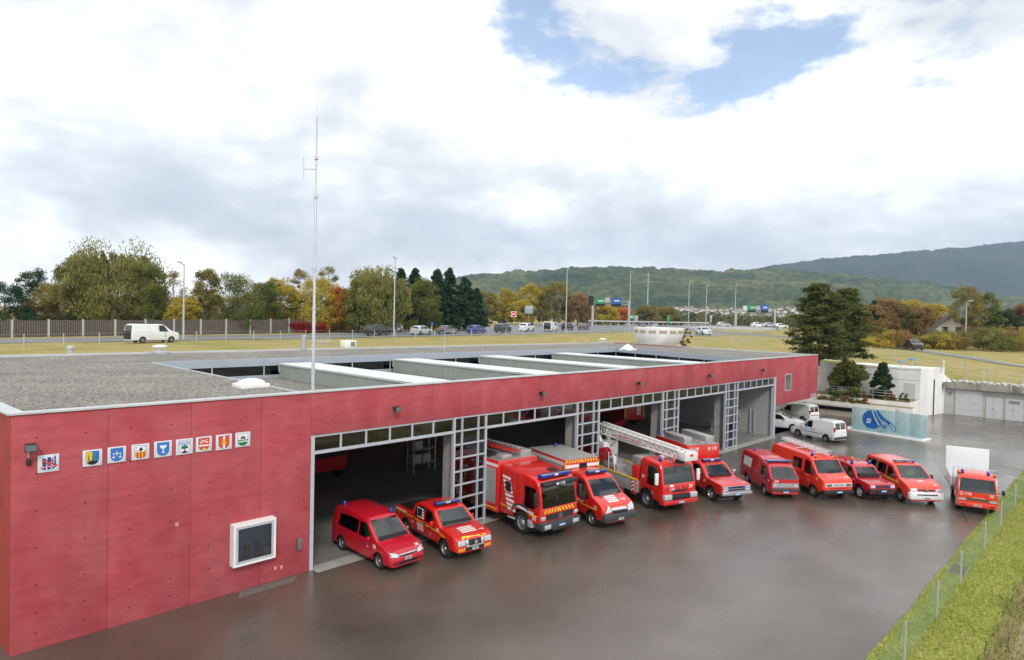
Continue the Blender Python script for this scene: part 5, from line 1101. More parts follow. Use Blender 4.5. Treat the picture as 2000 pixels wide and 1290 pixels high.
# ---- white service cars by the far end
WG = 'white service cars by the glass sign'
a = small_van('service_van', 'white panel van with roof bars parked before the blue glass sign', (42.24, -1.3), (.30, .95), P_wh, WG, 1, True)
a2 = small_van('service_van', 'white panel van with red tail lamp behind the white people carrier', (50.6, 3.6), (.25, .97), P_wh, WG, 1, True)
v = Veh('people_carrier', 'white people carrier parked under the red overhang beside the last door', 'car', (44.3, -.1), (.25, -.97), .9, .88, WG)
v.shell([(0, .66), (.03, .78), (.12, .86), (.6, .98), (1.1, 1.08), (1.95, 1.52), (2.3, 1.60), (3.6, 1.62), (4.1, 1.50), (4.35, 1.05), (4.39, .9)], .24, .98, .88, k=.2, r=.10)
v.wind(1.10, 1.53, .72, .60); v.side([(1.5, 1.0), (2.05, 1.42), (2.6, 1.46), (2.6, 1.0)]); v.side([(2.7, 1.0), (2.7, 1.46), (3.9, 1.42), (4.0, 1.02)])
v.wheels([.9, 3.58], .32, .2, style='alloy'); v.finish(P_wh); v.cabin(2.05, .45, .8, vest=(), rows=2); v.mirrors(1.62, .86, 1.05, P_wh, .14, .18, .08)
for sg in (-1, 1): v.decal('headlight', 'front', [[(sg*.6-.18, .62), (sg*.6+.18, .62), (sg*.62+.16, .76), (sg*.62-.18, .72)]], V_lamp, .03)
v.decal('grille', 'front', [[(-.36, .62), (.36, .62), (.36, .70), (-.36, .70)]], V_blk, .02); v.plate(.04, .48)
# ------------------------------------------------------------------ glass sign with basin
def yard_sign():
    A, B = Vector((50.1, -3.0, 0)), Vector((49.0, -8.9, 0)); d = (B-A).normalized(); n = Vector((d.y, -d.x, 0))   # n faces the camera
    if n.x > 0: n = -n
    Ls = (B-A).length; Hs = 2.0; z0 = .12
    o = empty('glass_sign', A, 0, 'pale teal glass sign wall with blue round logo standing in a shallow basin', 'sign')
    P = lambda u, z, t: d*u+n*t+Vector((0, 0, z))
    def slab(name, u0, u1, za, zb_, t0, t1, m, par=o, bv=.01): return MB().hexa([P(u0, za, t0), P(u1, za, t0), P(u1, za, t1), P(u0, za, t1), P(u0, zb_, t0), P(u1, zb_, t0), P(u1, zb_, t1), P(u0, zb_, t1)]).build(name, m, par, bevel=bv)
    M_gl = mat('sign_glass', (.38, .52, .52), .16, spec=.6, var=.12, vscale=1.6, detail=5, stretch=(1, 3, .5))
    for i in range(5): slab('glass_panel', Ls*i/5+.004, Ls*(i+1)/5-.004, z0, Hs, -.10, .0, M_gl)
    slab('base_channel', 0, Ls, .0, .14, -.16, .06, M_alu)
    for u0, u1, t0, t1 in ((-.25, Ls+.25, 1.05, 1.25), (-.25, Ls+.25, -.35, -.22), (-.25, -.05, -.22, 1.05), (Ls+.05, Ls+.25, -.22, 1.05)): slab('basin_edge', u0, u1, 0, .16, t0, t1, M_white)
    slab('basin_water', -.05, Ls+.05, .02, .09, -.22, 1.05, mat('basin_water', (.22, .42, .46), .08, spec=.7), bv=0)
    C_b = mat('logo_blue', (.012, .12, .44), .4); C_t = M_gl
    lay = [.004]
    def shape(pts, m, nm='logo'):
        lay[0] += .002; MB().add([P(u, z, lay[0]) for u, z in pts], [tuple(range(len(pts)))]).build(nm, m, o)
    cu, cz, r = 1.72, 1.05, .80
    shape([(cu+r*math.cos(a), cz+r*math.sin(a)) for a in np.linspace(0, 2*math.pi, 40)[:-1]], C_b)
    def band(c0, c1, c2, w0, w1, m, k=16):
        L1, R1 = [], []
        for i in range(k+1):
            t = i/k; p = [(1-t)**2*c0[j]+2*t*(1-t)*c1[j]+t*t*c2[j] for j in (0, 1)]; q = [2*(1-t)*(c1[j]-c0[j])+2*t*(c2[j]-c1[j]) for j in (0, 1)]
            l = math.hypot(*q); w_ = w0+(w1-w0)*t; L1.append((p[0]-q[1]/l*w_, p[1]+q[0]/l*w_)); R1.append((p[0]+q[1]/l*w_, p[1]-q[0]/l*w_))
        for i in range(k): shape([L1[i], L1[i+1], R1[i+1], R1[i]], m)
    band((2.12, 1.90), (2.3, 1.35), (3.25, .95), .15, .10, C_b); band((3.1, 1.05), (3.65, .85), (3.72, .36), .03, .025, C_b); band((2.9, 1.02), (3.35, .8), (3.38, .36), .03, .025, C_b); band((3.36, .37), (3.5, .37), (3.73, .37), .02, .02, C_b)
    band((1.80, 1.90), (1.95, 1.2), (2.75, .25), .055, .09, C_t); band((2.10, 1.86), (2.25, 1.25), (3.05, .62), .04, .06, C_t)
    def ttl(s, u, z, size, m):
        v, f = text_data(s, size, .02); lay[0] += .003; MB().add([P(u+a+.22*b, z+b, lay[0]) for a, b in v], f).build('lettering', m, o)
    ttl('SI', 1.55, .92, .55, mat('logo_white', (.72, .76, .76), .4)); ttl('TSE', 2.72, .62, .46, C_b)
yard_sign()

# ------------------------------------------------------------------ white retaining block with planters
M_ww = mat('white_render', (.78, .775, .755), .8, var=.12, vscale=.7, detail=8, stretch=(1, 1, .35), bump=.05, bscale=8)
M_stain = mat('stained_concrete', (.40, .385, .34), .85, col2=(.16, .145, .115), vscale=1.1, detail=8, stretch=(1, 1, .25), bump=.1, bscale=10)
M_gw = mat('grey_wall', (.42, .415, .39), .85, var=.14, vscale=.9, detail=8, bump=.08, bscale=12)
wb = empty('retaining_block', (64.3, -5.2, 0), 0, 'white rendered retaining block with planters and a door under the grass slope', 'retaining wall')
MB().hexa([(0, 0, 0), (4.8, -1.15, 0), (4.8, 24, 0), (0, 24, 0), (0, 0, 4.85), (4.8, -1.15, 4.85), (4.8, 24, 4.85), (0, 24, 4.85)]).build('wall', M_ww, wb)
MB().box(-.06, .0, -.02, 24, 4.74, 4.90).build('coping', M_ww, wb); MB().box(-.02, -.004, .0, 24, 3.62, 3.645).build('joint', M_conc, wb)
dz = gx(1791, 765, 64.25); MB().box(-.03, -.003, .45, 1.45, 1.7, 3.3).build('door', mat('door_pale', (.55, .55, .53), .6), wb)
MB().box(2.6, 2.75, -.72, -.64, .0, 3.7).build('pipe', V_blk, wb)
# planter terraces in front of the block (towards the yard)
MB().box(-3.2, -.003, .1, 12, 0, 1.62).build('terrace', M_ww, wb); MB().box(-4.3, -3.2, -.3, 9, 0, 1.15).build('terrace', M_ww, wb)
MB().box(-3.19, -.01, .2, 12, 1.62, 1.68).build('planting_bed', M_soil, wb); MB().box(-4.2, -3.25, -.2, 9, 1.15, 1.2).build('planting_bed', M_soil, wb)
MB().box(-7.0, -4.4, .8, 9, .95, 1.12).build('slab', mat('pale_slab', (.50, .47, .42), .8, var=.1, vscale=1.5), wb); MB().box(-6.6, -4.4, 1.0, 9, 0, .5).build('low_wall', mat('beige_wall', (.40, .36, .30), .8, var=.12), wb); MB().box(-6.2, -4.4, 1.0, 9, .5, .95).build('recess', M_dark, wb)
rl = empty('terrace_railing', (61.2, -5.2, 1.62), 0, 'thin metal railing along the planted white terrace', 'railing')
for z in (.45, .75, 1.0): MB().tube([(0, .2, z), (0, 9, z)], .018, 5).build('rail', M_alu, rl)
for y in np.arange(.2, 9.1, 1.1): MB().tube([(0, y, 0), (0, y, 1.02)], .022, 5).build('post', M_alu, rl)
# garage wall to the right
gw = empty('garage_wall', (69.0, -6.4, 0), 0, 'stained concrete garage front with pale doors beside the white block', 'garage')
MB().box(0, .3, -34, 0, 0, 2.78).build('wall', M_gw, gw); MB().box(-.45, .5, -34, 0, 2.78, 3.38).build('slab_edge', M_stain, gw)
M_pd = mat('pale_door', (.52, .53, .53), .5, var=.05, vscale=2)
g0 = MB().box(-.05, -.003, -3.3, -1.0, .0, 2.62).build('garage_door', M_pd, gw)
for i in range(4): MB().box(-.075, -.052, -3.25, -1.05, .04+.64*i, .62+.64*i).build('door_panel', M_pd, g0)
for y0, y1, h in ((-4.95, -3.62, 2.1), (-6.6, -5.2, 2.1), (-9.5, -8.3, 2.1)):
    dd = MB().box(-.05, -.003, y0, y1, 0, h).build('door', M_pd, gw); MB().box(-.06, -.052, (y0+y1)/2-.008, (y0+y1)/2+.008, .05, h-.05).build('seam', M_conc, dd); MB().box(-.09, -.052, (y0+y1)/2+.05, (y0+y1)/2+.16, 1.0, 1.04).build('handle', V_blk, dd)
MB().box(-.06, -.052, -6.35, -5.45, 1.65, 1.95).build('louvre', mat('louvre_grey', (.2, .22, .25), .5), dd)
fr = MB().box(-.05, -.003, -.75, -.3, 1.95, 2.45).build('vent_grille', M_pd, gw); MB().box(-.06, -.052, -.70, -.35, 2.0, 2.4).build('louvre', MATS['louvre_grey'], fr)
# boulders on the slab
rm = []
for k in range(3):
    bm = bmesh.new(); bmesh.ops.create_icosphere(bm, subdivisions=2, radius=.3); r_ = random.Random(k)
    for v_ in bm.verts: v_.co *= 1+r_.uniform(-.16, .16); v_.co.z *= .62
    me = bpy.data.meshes.new('boulder'); bm.to_mesh(me); bm.free(); me.materials.append(mat('pale_stone', (.50, .49, .46), .85, var=.2, vscale=4)); rm.append(me)
for i in range(20):
    o = link('boulder', rm[i % 3], None, (69.15+rng.uniform(-.1, .15), -7.2-.52*i+rng.uniform(-.08, .08), 3.52)); o.rotation_euler = (0, 0, rng.uniform(0, 6)); s_ = rng.uniform(.75, 1.1); o.scale = (s_, s_, s_)
    tag(o, 'pale boulder in the row along the top of the garage slab', 'boulder', 'boulders along the garage slab')
fr = empty('slope_fence', (70.0, -6.4, 3.5), 0, 'low wire fence on the grass above the row of boulders', 'fence')
for i in range(9): MB().tube([(0, -3.2*i, -.2), (0, -3.2*i, 1.15)], .03, 5).build('post', M_alu, fr)
for z in (.3, .7, 1.1): MB().tube([(0, 0, z), (0, -25.6, z)], .008, 4).build('wire', M_alu, fr)
for i, (px, py) in enumerate(((1760, 709), (1781, 704))):
    p = gx(px, py, 67.0+i*.8); o = empty('blue_vent', (p[0], p[1], 4.85), 0, ('lower' if i == 0 else 'taller') + ' of two blue capped vents on the white block', 'vent'); hh = max(.25, p[2]-4.85)
    MB().tube([(0, 0, -.2), (0, 0, hh)], .06, 8).build('pipe', M_alu, o); MB().lathe([(.08, 0), (.36, .03), (.36, .10), (.2, .2), (.02, .22)], (0, 0, hh), 'z', 14).build('cap', mat('cap_blue', (.05, .22, .5), .4), o, True)
p = gx(1843, 716, 68.5); o = MB().tube([(0, 0, 0), (.05, 0, 1.1)], .05, 6).build('marker_post', M_white, None, loc=(68.5, p[1], 4.6)); tag(o, 'white marker post at the corner of the white block roof', 'post')

# ------------------------------------------------------------------ wire fence along the verge
fe = empty('wire_fence', (8.48, -16.6, 0), 0, 'wire mesh fence with thin galvanised posts along the grass verge', 'fence')
fxs = [-4., .2, 4.4, 8.48, 12.43, 16.2, 21.22, 25.67, 30.4, 34.8, 39.2, 43.6, 48, 52.4]
M_galv = mat('galvanised', (.50, .52, .53), .45, .5)
pm = MB().tube([(0, 0, -.2), (.05, 0, 1.16)], .034, 8).mesh('post', M_galv, True)
for x in fxs: link('post', pm, fe, (x-8.48, 0, 0))
mb = MB(); M_wire = mat('wire_green', (.22, .34, .22), .5, .2)
for z in np.arange(.08, 1.14, .105): mb.tube([(fxs[0]-8.48, 0, z), (fxs[-1]-8.48, 0, z)], .0035, 4, caps=False)
for x in np.arange(fxs[0], fxs[-1], .16): mb.tube([(x-8.48, 0, .06), (x-8.48, 0, 1.12)], .0022, 3, caps=False)
kind(mb.build('wire_mesh', M_wire, fe), 'stuff')
p = gz(1872, 1113); dr = empty('drain', (p[0], p[1], .0), .05, 'rectangular concrete framed drain grate at the asphalt edge by the fence', 'drain')
MB().box(-.68, .68, -.31, -.24, -.04, .012).box(-.68, .68, .24, .31, -.04, .012).box(-.68, -.6, -.24, .24, -.04, .012).box(.6, .68, -.24, .24, -.04, .012).build('frame', mat('old_concrete', (.24, .215, .18), .85, var=.2, vscale=5), dr)
mb = MB()
for i in range(16): MB().box(-.58+.074*i, -.54+.074*i, -.24, .24, -.02, .015).build('bar', mat('rust_grate', (.16, .10, .07), .7), dr)
MB().box(-.6, .6, -.24, .24, -.06, -.03).build('pit', M_dark, dr)

# ------------------------------------------------------------------ verge grass, weeds, stubble (uncountable)
def blades(name, n, xr, yr, hr, w_, cols, seed, lean=.5, dens=None, z0=0., rows=None):
    rs = np.random.RandomState(seed); t = rs.rand(n)
    x = xr[0]+(xr[1]-xr[0])*t**1.5; y = yr[0]+(yr[1]-yr[0])*rs.rand(n)
    if rows: y = np.round(y/rows)*rows+rs.normal(0, rows*.13, n)
    if dens is not None:
        k = rs.rand(n) < dens(x, y); x, y = x[k], y[k]; n = len(x)
    h = hr[0]+(hr[1]-hr[0])*rs.rand(n)**1.5; a = rs.rand(n)*2*np.pi; l = rs.rand(n)*lean*h; b = rs.rand(n)*2*np.pi
    V = np.zeros((n, 3, 3)); V[:, 0] = np.stack([x-np.cos(a)*w_, y-np.sin(a)*w_, np.full(n, z0-.01)], -1); V[:, 1] = np.stack([x+np.cos(a)*w_, y+np.sin(a)*w_, np.full(n, z0-.01)], -1)
    V[:, 2] = np.stack([x+np.cos(b)*l, y+np.sin(b)*l, z0+h], -1)
    me = bpy.data.meshes.new(name); me.vertices.add(n*3); me.vertices.foreach_set('co', V.reshape(-1)); me.loops.add(n*3); me.loops.foreach_set('vertex_index', np.arange(n*3, dtype=np.int32)); me.polygons.add(n); me.polygons.foreach_set('loop_start', np.arange(n, dtype=np.int32)*3)
    at = me.attributes.new('tint', 'FLOAT', 'POINT'); at.data.foreach_set('value', np.repeat(rs.rand(n), 3).astype(np.float32)); me.materials.append(tint_mat(name, cols)); me.update(calc_edges=True)
    o = link(name, me); kind(o, 'stuff'); return o
def tint_mat(name, cols, rough=.75, trans=.0):
    if name in MATS: return MATS[name]
    m = mat(name, cols[0], rough, spec=.25); t = m.node_tree; b = t.nodes['Principled BSDF']
    a = t.nodes.new('ShaderNodeAttribute'); a.attribute_name = 'tint'
    r = t.nodes.new('ShaderNodeValToRGB'); e = r.color_ramp.elements
    while len(e) < len(cols): e.new(.5)
    for i, c in enumerate(cols): e[i].position = i/(len(cols)-1); e[i].color = (*c, 1)
    t.links.new(a.outputs['Fac'], r.inputs[0]); t.links.new(r.outputs[0], b.inputs['Base Color'])
    if trans:
        tl = t.nodes.new('ShaderNodeBsdfTranslucent'); t.links.new(r.outputs[0], tl.inputs[0]); mi = t.nodes.new('ShaderNodeMixShader'); mi.inputs[0].default_value = trans
        out = [n for n in t.nodes if n.type == 'OUTPUT_MATERIAL'][0]; t.links.new(b.outputs[0], mi.inputs[1]); t.links.new(tl.outputs[0], mi.inputs[2]); t.links.new(mi.outputs[0], out.inputs[0])
    return m
edge = lambda x, y: np.clip((-15.80+.035*np.sin(x*.9)-y)/.18+.3, 0, 1)
mb = MB(); mb.add([(-200, -60, -.004), (62, -60, -.004), (62, -15.2, -.004), (-200, -15.2, -.004)], [(0, 1, 2, 3)]); kind(mb.build('verge', M_verge))
blades('verge_grass', 120000, (2, 56), (-18.6, -15.65), (.03, .11), .008, [(.17, .23, .035), (.26, .32, .055), (.38, .38, .10), (.44, .37, .15)], 5, .7, lambda x, y: edge(x, y)*(.35+.65*fbm(x*.8, y*.8, 9)))
blades('stubble', 26000, (3, 45), (-30, -17.9), (.10, .34), .012, [(.30, .22, .10), (.42, .32, .16), (.24, .23, .08)], 6, .35, lambda x, y: np.clip((-17.8-y)/.8, 0, 1)*(.3+.7*fbm(x*.5, y*.5, 12)), rows=.32)
blades('field_weeds', 26000, (3, 45), (-30, -18.0), (.08, .36), .02, [(.09, .12, .03), (.16, .18, .05), (.24, .20, .09), (.22, .15, .08)], 7, .8, lambda x, y: np.clip((fbm(x*.45, y*.45, 21)-.45)*5, 0, 1)+.5*np.exp(-((y+18.1)/.5)**2))
mb = MB(); mb.add([(-200, -300, .002), (69, -300, .002), (69, -18.1, .002), (-200, -18.1, .002)], [(0, 1, 2, 3)]); kind(mb.build('field', M_soil))

# painted bay lines and covers on the far asphalt
for i, (p0, p1) in enumerate((((1958, 906), (2030, 921)), ((1962, 929), (2030, 945)), ((1955, 961), (2000, 972)))):
    a, b = Vector(gz(*p0)), Vector(gz(*p1)); d = (b-a).normalized()*.0; n = Vector((-(b-a).y, (b-a).x, 0)).normalized()*.06
    kind(MB().add([a-n+Vector((0, 0, .004)), b-n+Vector((0, 0, .004)), b+n+Vector((0, 0, .004)), a+n+Vector((0, 0, .004))], [(0, 1, 2, 3)]).build('painted_line', mat('line_white', (.5, .5, .48), .7, var=.3, vscale=6)))
for i, (px, py) in enumerate(((1835, 849), (1907, 858))):
    p = gz(px, py); o = MB().lathe([(.26, 0), (.26, .012), (.22, .016), (.01, .016)], (0, 0, 0), 'z', 18).build('manhole_cover', mat('cover_blue', (.20, .30, .42), .5), None, loc=p); tag(o, 'small bluish round cover in the asphalt, %s the glass sign' % ('close beside' if i == 0 else 'farther out from'), 'cover')
MB().add([(-2.9, -.55, .005), (-1.0, -.55, .005), (-.6, -.1, .005), (-2.6, -.002, .005)], [(0, 1, 2, 3)]).build('wall_apron', mat('apron_concrete', (.13, .12, .105), .7, var=.2, vscale=4), station)
def seam(pts, w_=.035):
    mb = MB()
    for (a, b) in zip(pts[:-1], pts[1:]):
        a, b = Vector((*a, .003)), Vector((*b, .003)); n = Vector((-(b-a).y, (b-a).x, 0)).normalized()*w_/2; mb.add([a-n, b-n, b+n, a+n], [(0, 1, 2, 3)])
    kind(mb.build('tar_seam', mat('tar', (.022, .020, .018), .35)))
def wob(a, b, n=26, s=.05): return [(a[0]+(b[0]-a[0])*i/n+rng.uniform(-s, s), a[1]+(b[1]-a[1])*i/n+rng.uniform(-s, s)) for i in range(n+1)]
seam(wob((24, -15.7), (47, -9.5)), .025); seam(wob((33, -1), (36, -15.8), 16), .025)
# ------------------------------------------------------------------ inside the hall
lk = MB().box(0, .78, 0, .5, 0, 1.95).mesh('body', mat('locker_grey', (.24, .26, .28), .5), bevel=.01); ld = MB().box(.03, .75, -.02, -.003, .06, 1.9).box(.64, .68, -.05, -.021, .9, 1.05).mesh('door', mat('locker_red', (.30, .03, .03), .5))
for i in range(14):
    o = empty('locker', (11.5+.8*i, 16.9, 0), 0, 'grey locker with red door in the row along the back hall wall', 'locker', 'lockers along the hall back wall'); link('body', lk, o); link('door', ld, o)
MB().tube([(-3.5, 6, 4.5), (40, 6, 4.5)], .28, 12).build('air_duct', M_alu, station, True)
for i in range(9): MB().box(-3.9+5*i, -3.6+5*i, .4, 17.4, 4.6, 4.94).build('ceiling_beam', M_conc, station)
def hall_truck(x, y, head, label, hgt=2.9, m=P_red, rear=True):
    o = empty('parked_engine', (x, y, 0), head, label, 'fire engine')
    MB().box(-2.8, 2.0, -1.15, 1.15, .6, hgt).build('equipment_body', m, o, bevel=.04); MB().box(2.1, 3.8, -1.1, 1.1, .6, 2.5).build('cab', m, o, bevel=.12)
    MB().box(3.805, 3.82, -.95, .95, 1.4, 2.25).build('windshield', V_dk2, o)
    for a in (-1.6, 2.9):
        for sg in (-1, 1): q = link('wheel', wheel_meshes(.45, .28, V_rim, 'truck')[0], o, (a, sg*1.0, .45)); q2 = link('rim', wheel_meshes(.45, .28, V_rim, 'truck')[1], q); q.rotation_euler = (0, 0, 0 if sg < 0 else math.pi)
    MB().box(-2.7, 1.9, -1.165, -1.152, 1.0, 2.5).build('roller_shutter', V_shut, o)
    MB().box(-2.85, 2.0, -1.168, -1.152, .78, .84).build('stripe', V_dy, o)
    ch = MB()
    for i in range(12):
        z = .8+.17*i
        for sg in (-1, 1): ch.add([(-2.806, sg*1.14, z), (-2.806, sg*.92, z+.09), (-2.806, sg*.92, z+.18), (-2.806, sg*1.14, z+.09)], [(0, 1, 2, 3)])
    for i in range(12): ch.add([(-2.806, -1.1+.18*i, hgt-.25), (-2.806, -1.01+.18*i, hgt-.25), (-2.806, -.95+.18*i, hgt-.06), (-2.806, -1.04+.18*i, hgt-.06)], [(0, 1, 2, 3)])
    kind(ch.build('chevrons', V_dy, o), 'stuff'); MB().box(-2.81, -2.803, -.7, -.25, 1.0, 2.4).build('stripe', V_dw, o)
p = gz(1250, 838); hall_truck(p[0]+1.2, p[1]+3.6, math.radians(75), 'red box engine with chevron edged back deep inside the third door')
hall_truck(6.5, 14.0, math.radians(-90), 'dark red engine parked at the back of the first bay', 2.8, P_deep); hall_truck(1.5, 13.2, math.radians(-92), 'lower red engine standing in the hall corner', 2.5, P_red)
tr = empty('hose_trailer', (31.0, 9.5, 0), math.radians(10), 'low red trailer under the hanging hoses inside the fourth door', 'trailer')
MB().box(-1.6, 1.6, -.8, .8, .55, .95).build('deck', P_deep, tr, bevel=.03); MB().tube([(1.6, 0, .6), (2.6, 0, .5)], .05, 6).build('drawbar', V_blk, tr)
for sg in (-1, 1): link('wheel', wheel_meshes(.36, .22, V_rim, 'steel')[0], tr, (0, sg*.85, .36)); link('rim', wheel_meshes(.36, .22, V_rim, 'steel')[1], tr, (0, sg*.85, .36)).rotation_euler = (0, 0, 0 if sg < 0 else math.pi)
hr = empty('hose_rack', (27.0, 16.9, 0), 0, 'two rows of pale hoses hanging on the back wall of the fourth bay', 'rack'); hm = MB().tube([(0, 0, 0), (0, -.05, -.62)], .07, 6).mesh('hose', M_white)
for j, z in enumerate((4.1, 3.1)):
    MB().tube([(0, 0, z), (9, 0, z)], .03, 6).build('rail', M_alu, hr)
    for i in range(24): link('hose', hm, hr, (.2+.37*i, -.05, z-.04))
sh = empty('tool_shelf', (11.2, 9.0, 0), 0, 'tall grey steel shelf with boxes behind the big fire engine', 'shelf')
for x in (0, 1.6):
    for y in (0, .6): MB().box(x-.03, x+.03, y-.03, y+.03, 0, 3.4).build('upright', M_alu, sh)
for z in (.5, 1.3, 2.1, 2.9): MB().box(-.03, 1.63, -.03, .63, z, z+.04).build('board', M_alu, sh)
for i, (x, z) in enumerate(((.1, .54), (.8, .54), (.2, 1.34), (.9, 2.14), (.1, 2.94))): o = MB().box(0, .55, 0, .45, 0, .45).build('storage_box', mat('crate_pale', (.5, .5, .48), .6), None, bevel=.01, loc=(11.2+x, 9.1, z+.005)); tag(o, ('pale storage box on the %s of the grey steel shelf' % ('bottom board near the door', 'bottom board, inner end', 'second board', 'third board', 'top board')[i]), 'box', 'boxes on the steel shelf')
sk = empty('work_table', (39.4, 4.8, 0), 0, 'small round topped steel work table inside the last bay', 'table')
MB().lathe([(.02, .86), (.48, .86), (.5, .9), (.02, .9)], (0, 0, 0), 'z', 18).build('top', M_alu, sk); MB().tube([(0, 0, 0), (0, 0, .86)], .05, 8).lathe([(.3, 0), (.3, .04), (.05, .06)], (0, 0, 0), 'z', 14).build('pedestal', M_alu, sk)
pp = empty('wall_pipes', (40.55, 1.6, 0), 0, 'pair of upright pipes on the pale wall of the last bay', 'pipes')
for y in (0, .35): MB().tube([(-.06, y, .1), (-.06, y, 2.1)], .035, 6).build('pipe', M_alu, pp)
MB().box(-.2, 0, 1.2, 1.7, 1.2, 1.9).build('valve_box', M_alu, pp, bevel=.02)
# ------------------------------------------------------------------ vegetation
def leaf_mesh(name, C, S, T, m, asp=1.0, up=.35, seed=0, drop=0.):
    """many small bent leaf cards: centres C (n,3), sizes S (n), tints T (n)"""
    rs = np.random.RandomState(seed); n = len(C)
    d = rs.normal(size=(n, 3)); d[:, 2] = d[:, 2]*.6; d /= np.linalg.norm(d, axis=1)[:, None]
    if drop: d = d*(1-drop)+np.array([0, 0, -1.])*drop; d /= np.linalg.norm(d, axis=1)[:, None]
    u = rs.normal(size=(n, 3)); u -= d*(u*d).sum(1)[:, None]; u /= np.linalg.norm(u, axis=1)[:, None]+1e-9
    w_ = np.cross(d, u); h = S[:, None]*.5
    V = np.stack([C-d*h*asp, C+u*h*.62+w_*h*.18, C+d*h*asp, C-u*h*.62+w_*h*.18], 1)
    me = bpy.data.meshes.new(name); me.vertices.add(n*4); me.vertices.foreach_set('co', V.reshape(-1).astype(np.float32)); me.loops.add(n*4); me.loops.foreach_set('vertex_index', np.arange(n*4, dtype=np.int32)); me.polygons.add(n); me.polygons.foreach_set('loop_start', np.arange(n, dtype=np.int32)*4)
    at = me.attributes.new('tint', 'FLOAT', 'POINT'); at.data.foreach_set('value', np.repeat(np.clip(T, 0, 1), 4).astype(np.float32)); me.materials.append(m); me.update(calc_edges=True); return me
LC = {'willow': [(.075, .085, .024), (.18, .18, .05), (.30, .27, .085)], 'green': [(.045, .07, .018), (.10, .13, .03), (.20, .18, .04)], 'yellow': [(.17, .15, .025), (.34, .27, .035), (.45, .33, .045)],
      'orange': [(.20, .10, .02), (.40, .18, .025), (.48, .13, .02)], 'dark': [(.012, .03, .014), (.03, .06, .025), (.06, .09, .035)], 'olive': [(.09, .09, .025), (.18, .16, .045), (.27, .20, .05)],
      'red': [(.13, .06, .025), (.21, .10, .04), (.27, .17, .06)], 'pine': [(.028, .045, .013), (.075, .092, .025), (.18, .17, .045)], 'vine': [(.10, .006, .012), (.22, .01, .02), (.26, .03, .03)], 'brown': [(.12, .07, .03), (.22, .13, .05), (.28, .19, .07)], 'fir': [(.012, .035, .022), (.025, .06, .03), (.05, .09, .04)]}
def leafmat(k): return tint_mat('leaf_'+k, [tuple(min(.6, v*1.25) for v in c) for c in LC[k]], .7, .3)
M_bark = mat('bark', (.10, .085, .07), .9, var=.3, vscale=3, detail=6); M_birch = mat('birch_bark', (.42, .40, .36), .8, var=.25, vscale=5)
def trunk(o, h, r, seed, limbs=7, top=.8, m=None, lean=0., spread=.3):
    rs = random.Random(seed); mb = MB(); ax = [Vector((lean*h*t*t+rs.uniform(-.02, .02)*h*t, rs.uniform(-.02, .02)*h*t, h*top*t)) for t in (0, .25, .5, .75, 1)]
    mb.tube(ax, [r, r*.8, r*.6, r*.4, r*.15], 7)
    for i in range(limbs):
        t = .25+.65*i/limbs; k = t*4; a = int(k); p = ax[a].lerp(ax[min(4, a+1)], k-a); an = rs.uniform(0, 6.28); l = h*spread*(1.1-t*.7)
        mb.tube([p, p+Vector((math.cos(an)*l*.5, math.sin(an)*l*.5, l*.35)), p+Vector((math.cos(an)*l, math.sin(an)*l, l*.8))], [r*.4*(1-t*.6), r*.25*(1-t*.6), r*.06], 5)
    return mb.build('trunk', m or M_bark, o, True)
def clumpy(rs, n, h, w_, z0, nc, prof, lf, flat=.8):
    """leaf centres grouped in clumps inside a crown outline prof(t)->radius factor"""
    t = rs.rand(nc)**.85; a = rs.rand(nc)*2*np.pi; rr = np.sqrt(rs.rand(nc))**.6; R = w_/2*np.array([prof(x) for x in t])*rr
    cc = np.stack([np.cos(a)*R, np.sin(a)*R, z0+(h-z0)*t], -1); cs = w_*(.09+.09*rs.rand(nc)); ct = rs.rand(nc)
    k = rs.randint(0, nc, n); off = rs.normal(size=(n, 3)); off /= np.linalg.norm(off, axis=1)[:, None]; off *= (rs.rand(n)**.45)[:, None]*cs[k][:, None]; off[:, 2] *= flat
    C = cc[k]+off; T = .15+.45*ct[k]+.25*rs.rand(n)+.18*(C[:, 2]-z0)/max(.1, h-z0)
    return C, T
HOR = lambda x: 620+(x-1000)*.022
def spot(px, Z, ybase=None):
    p = gd(px, HOR(px), Z); z = float(plateau_z(np.array(p[0]), np.array(p[1]))); return Vector((p[0], p[1], z))
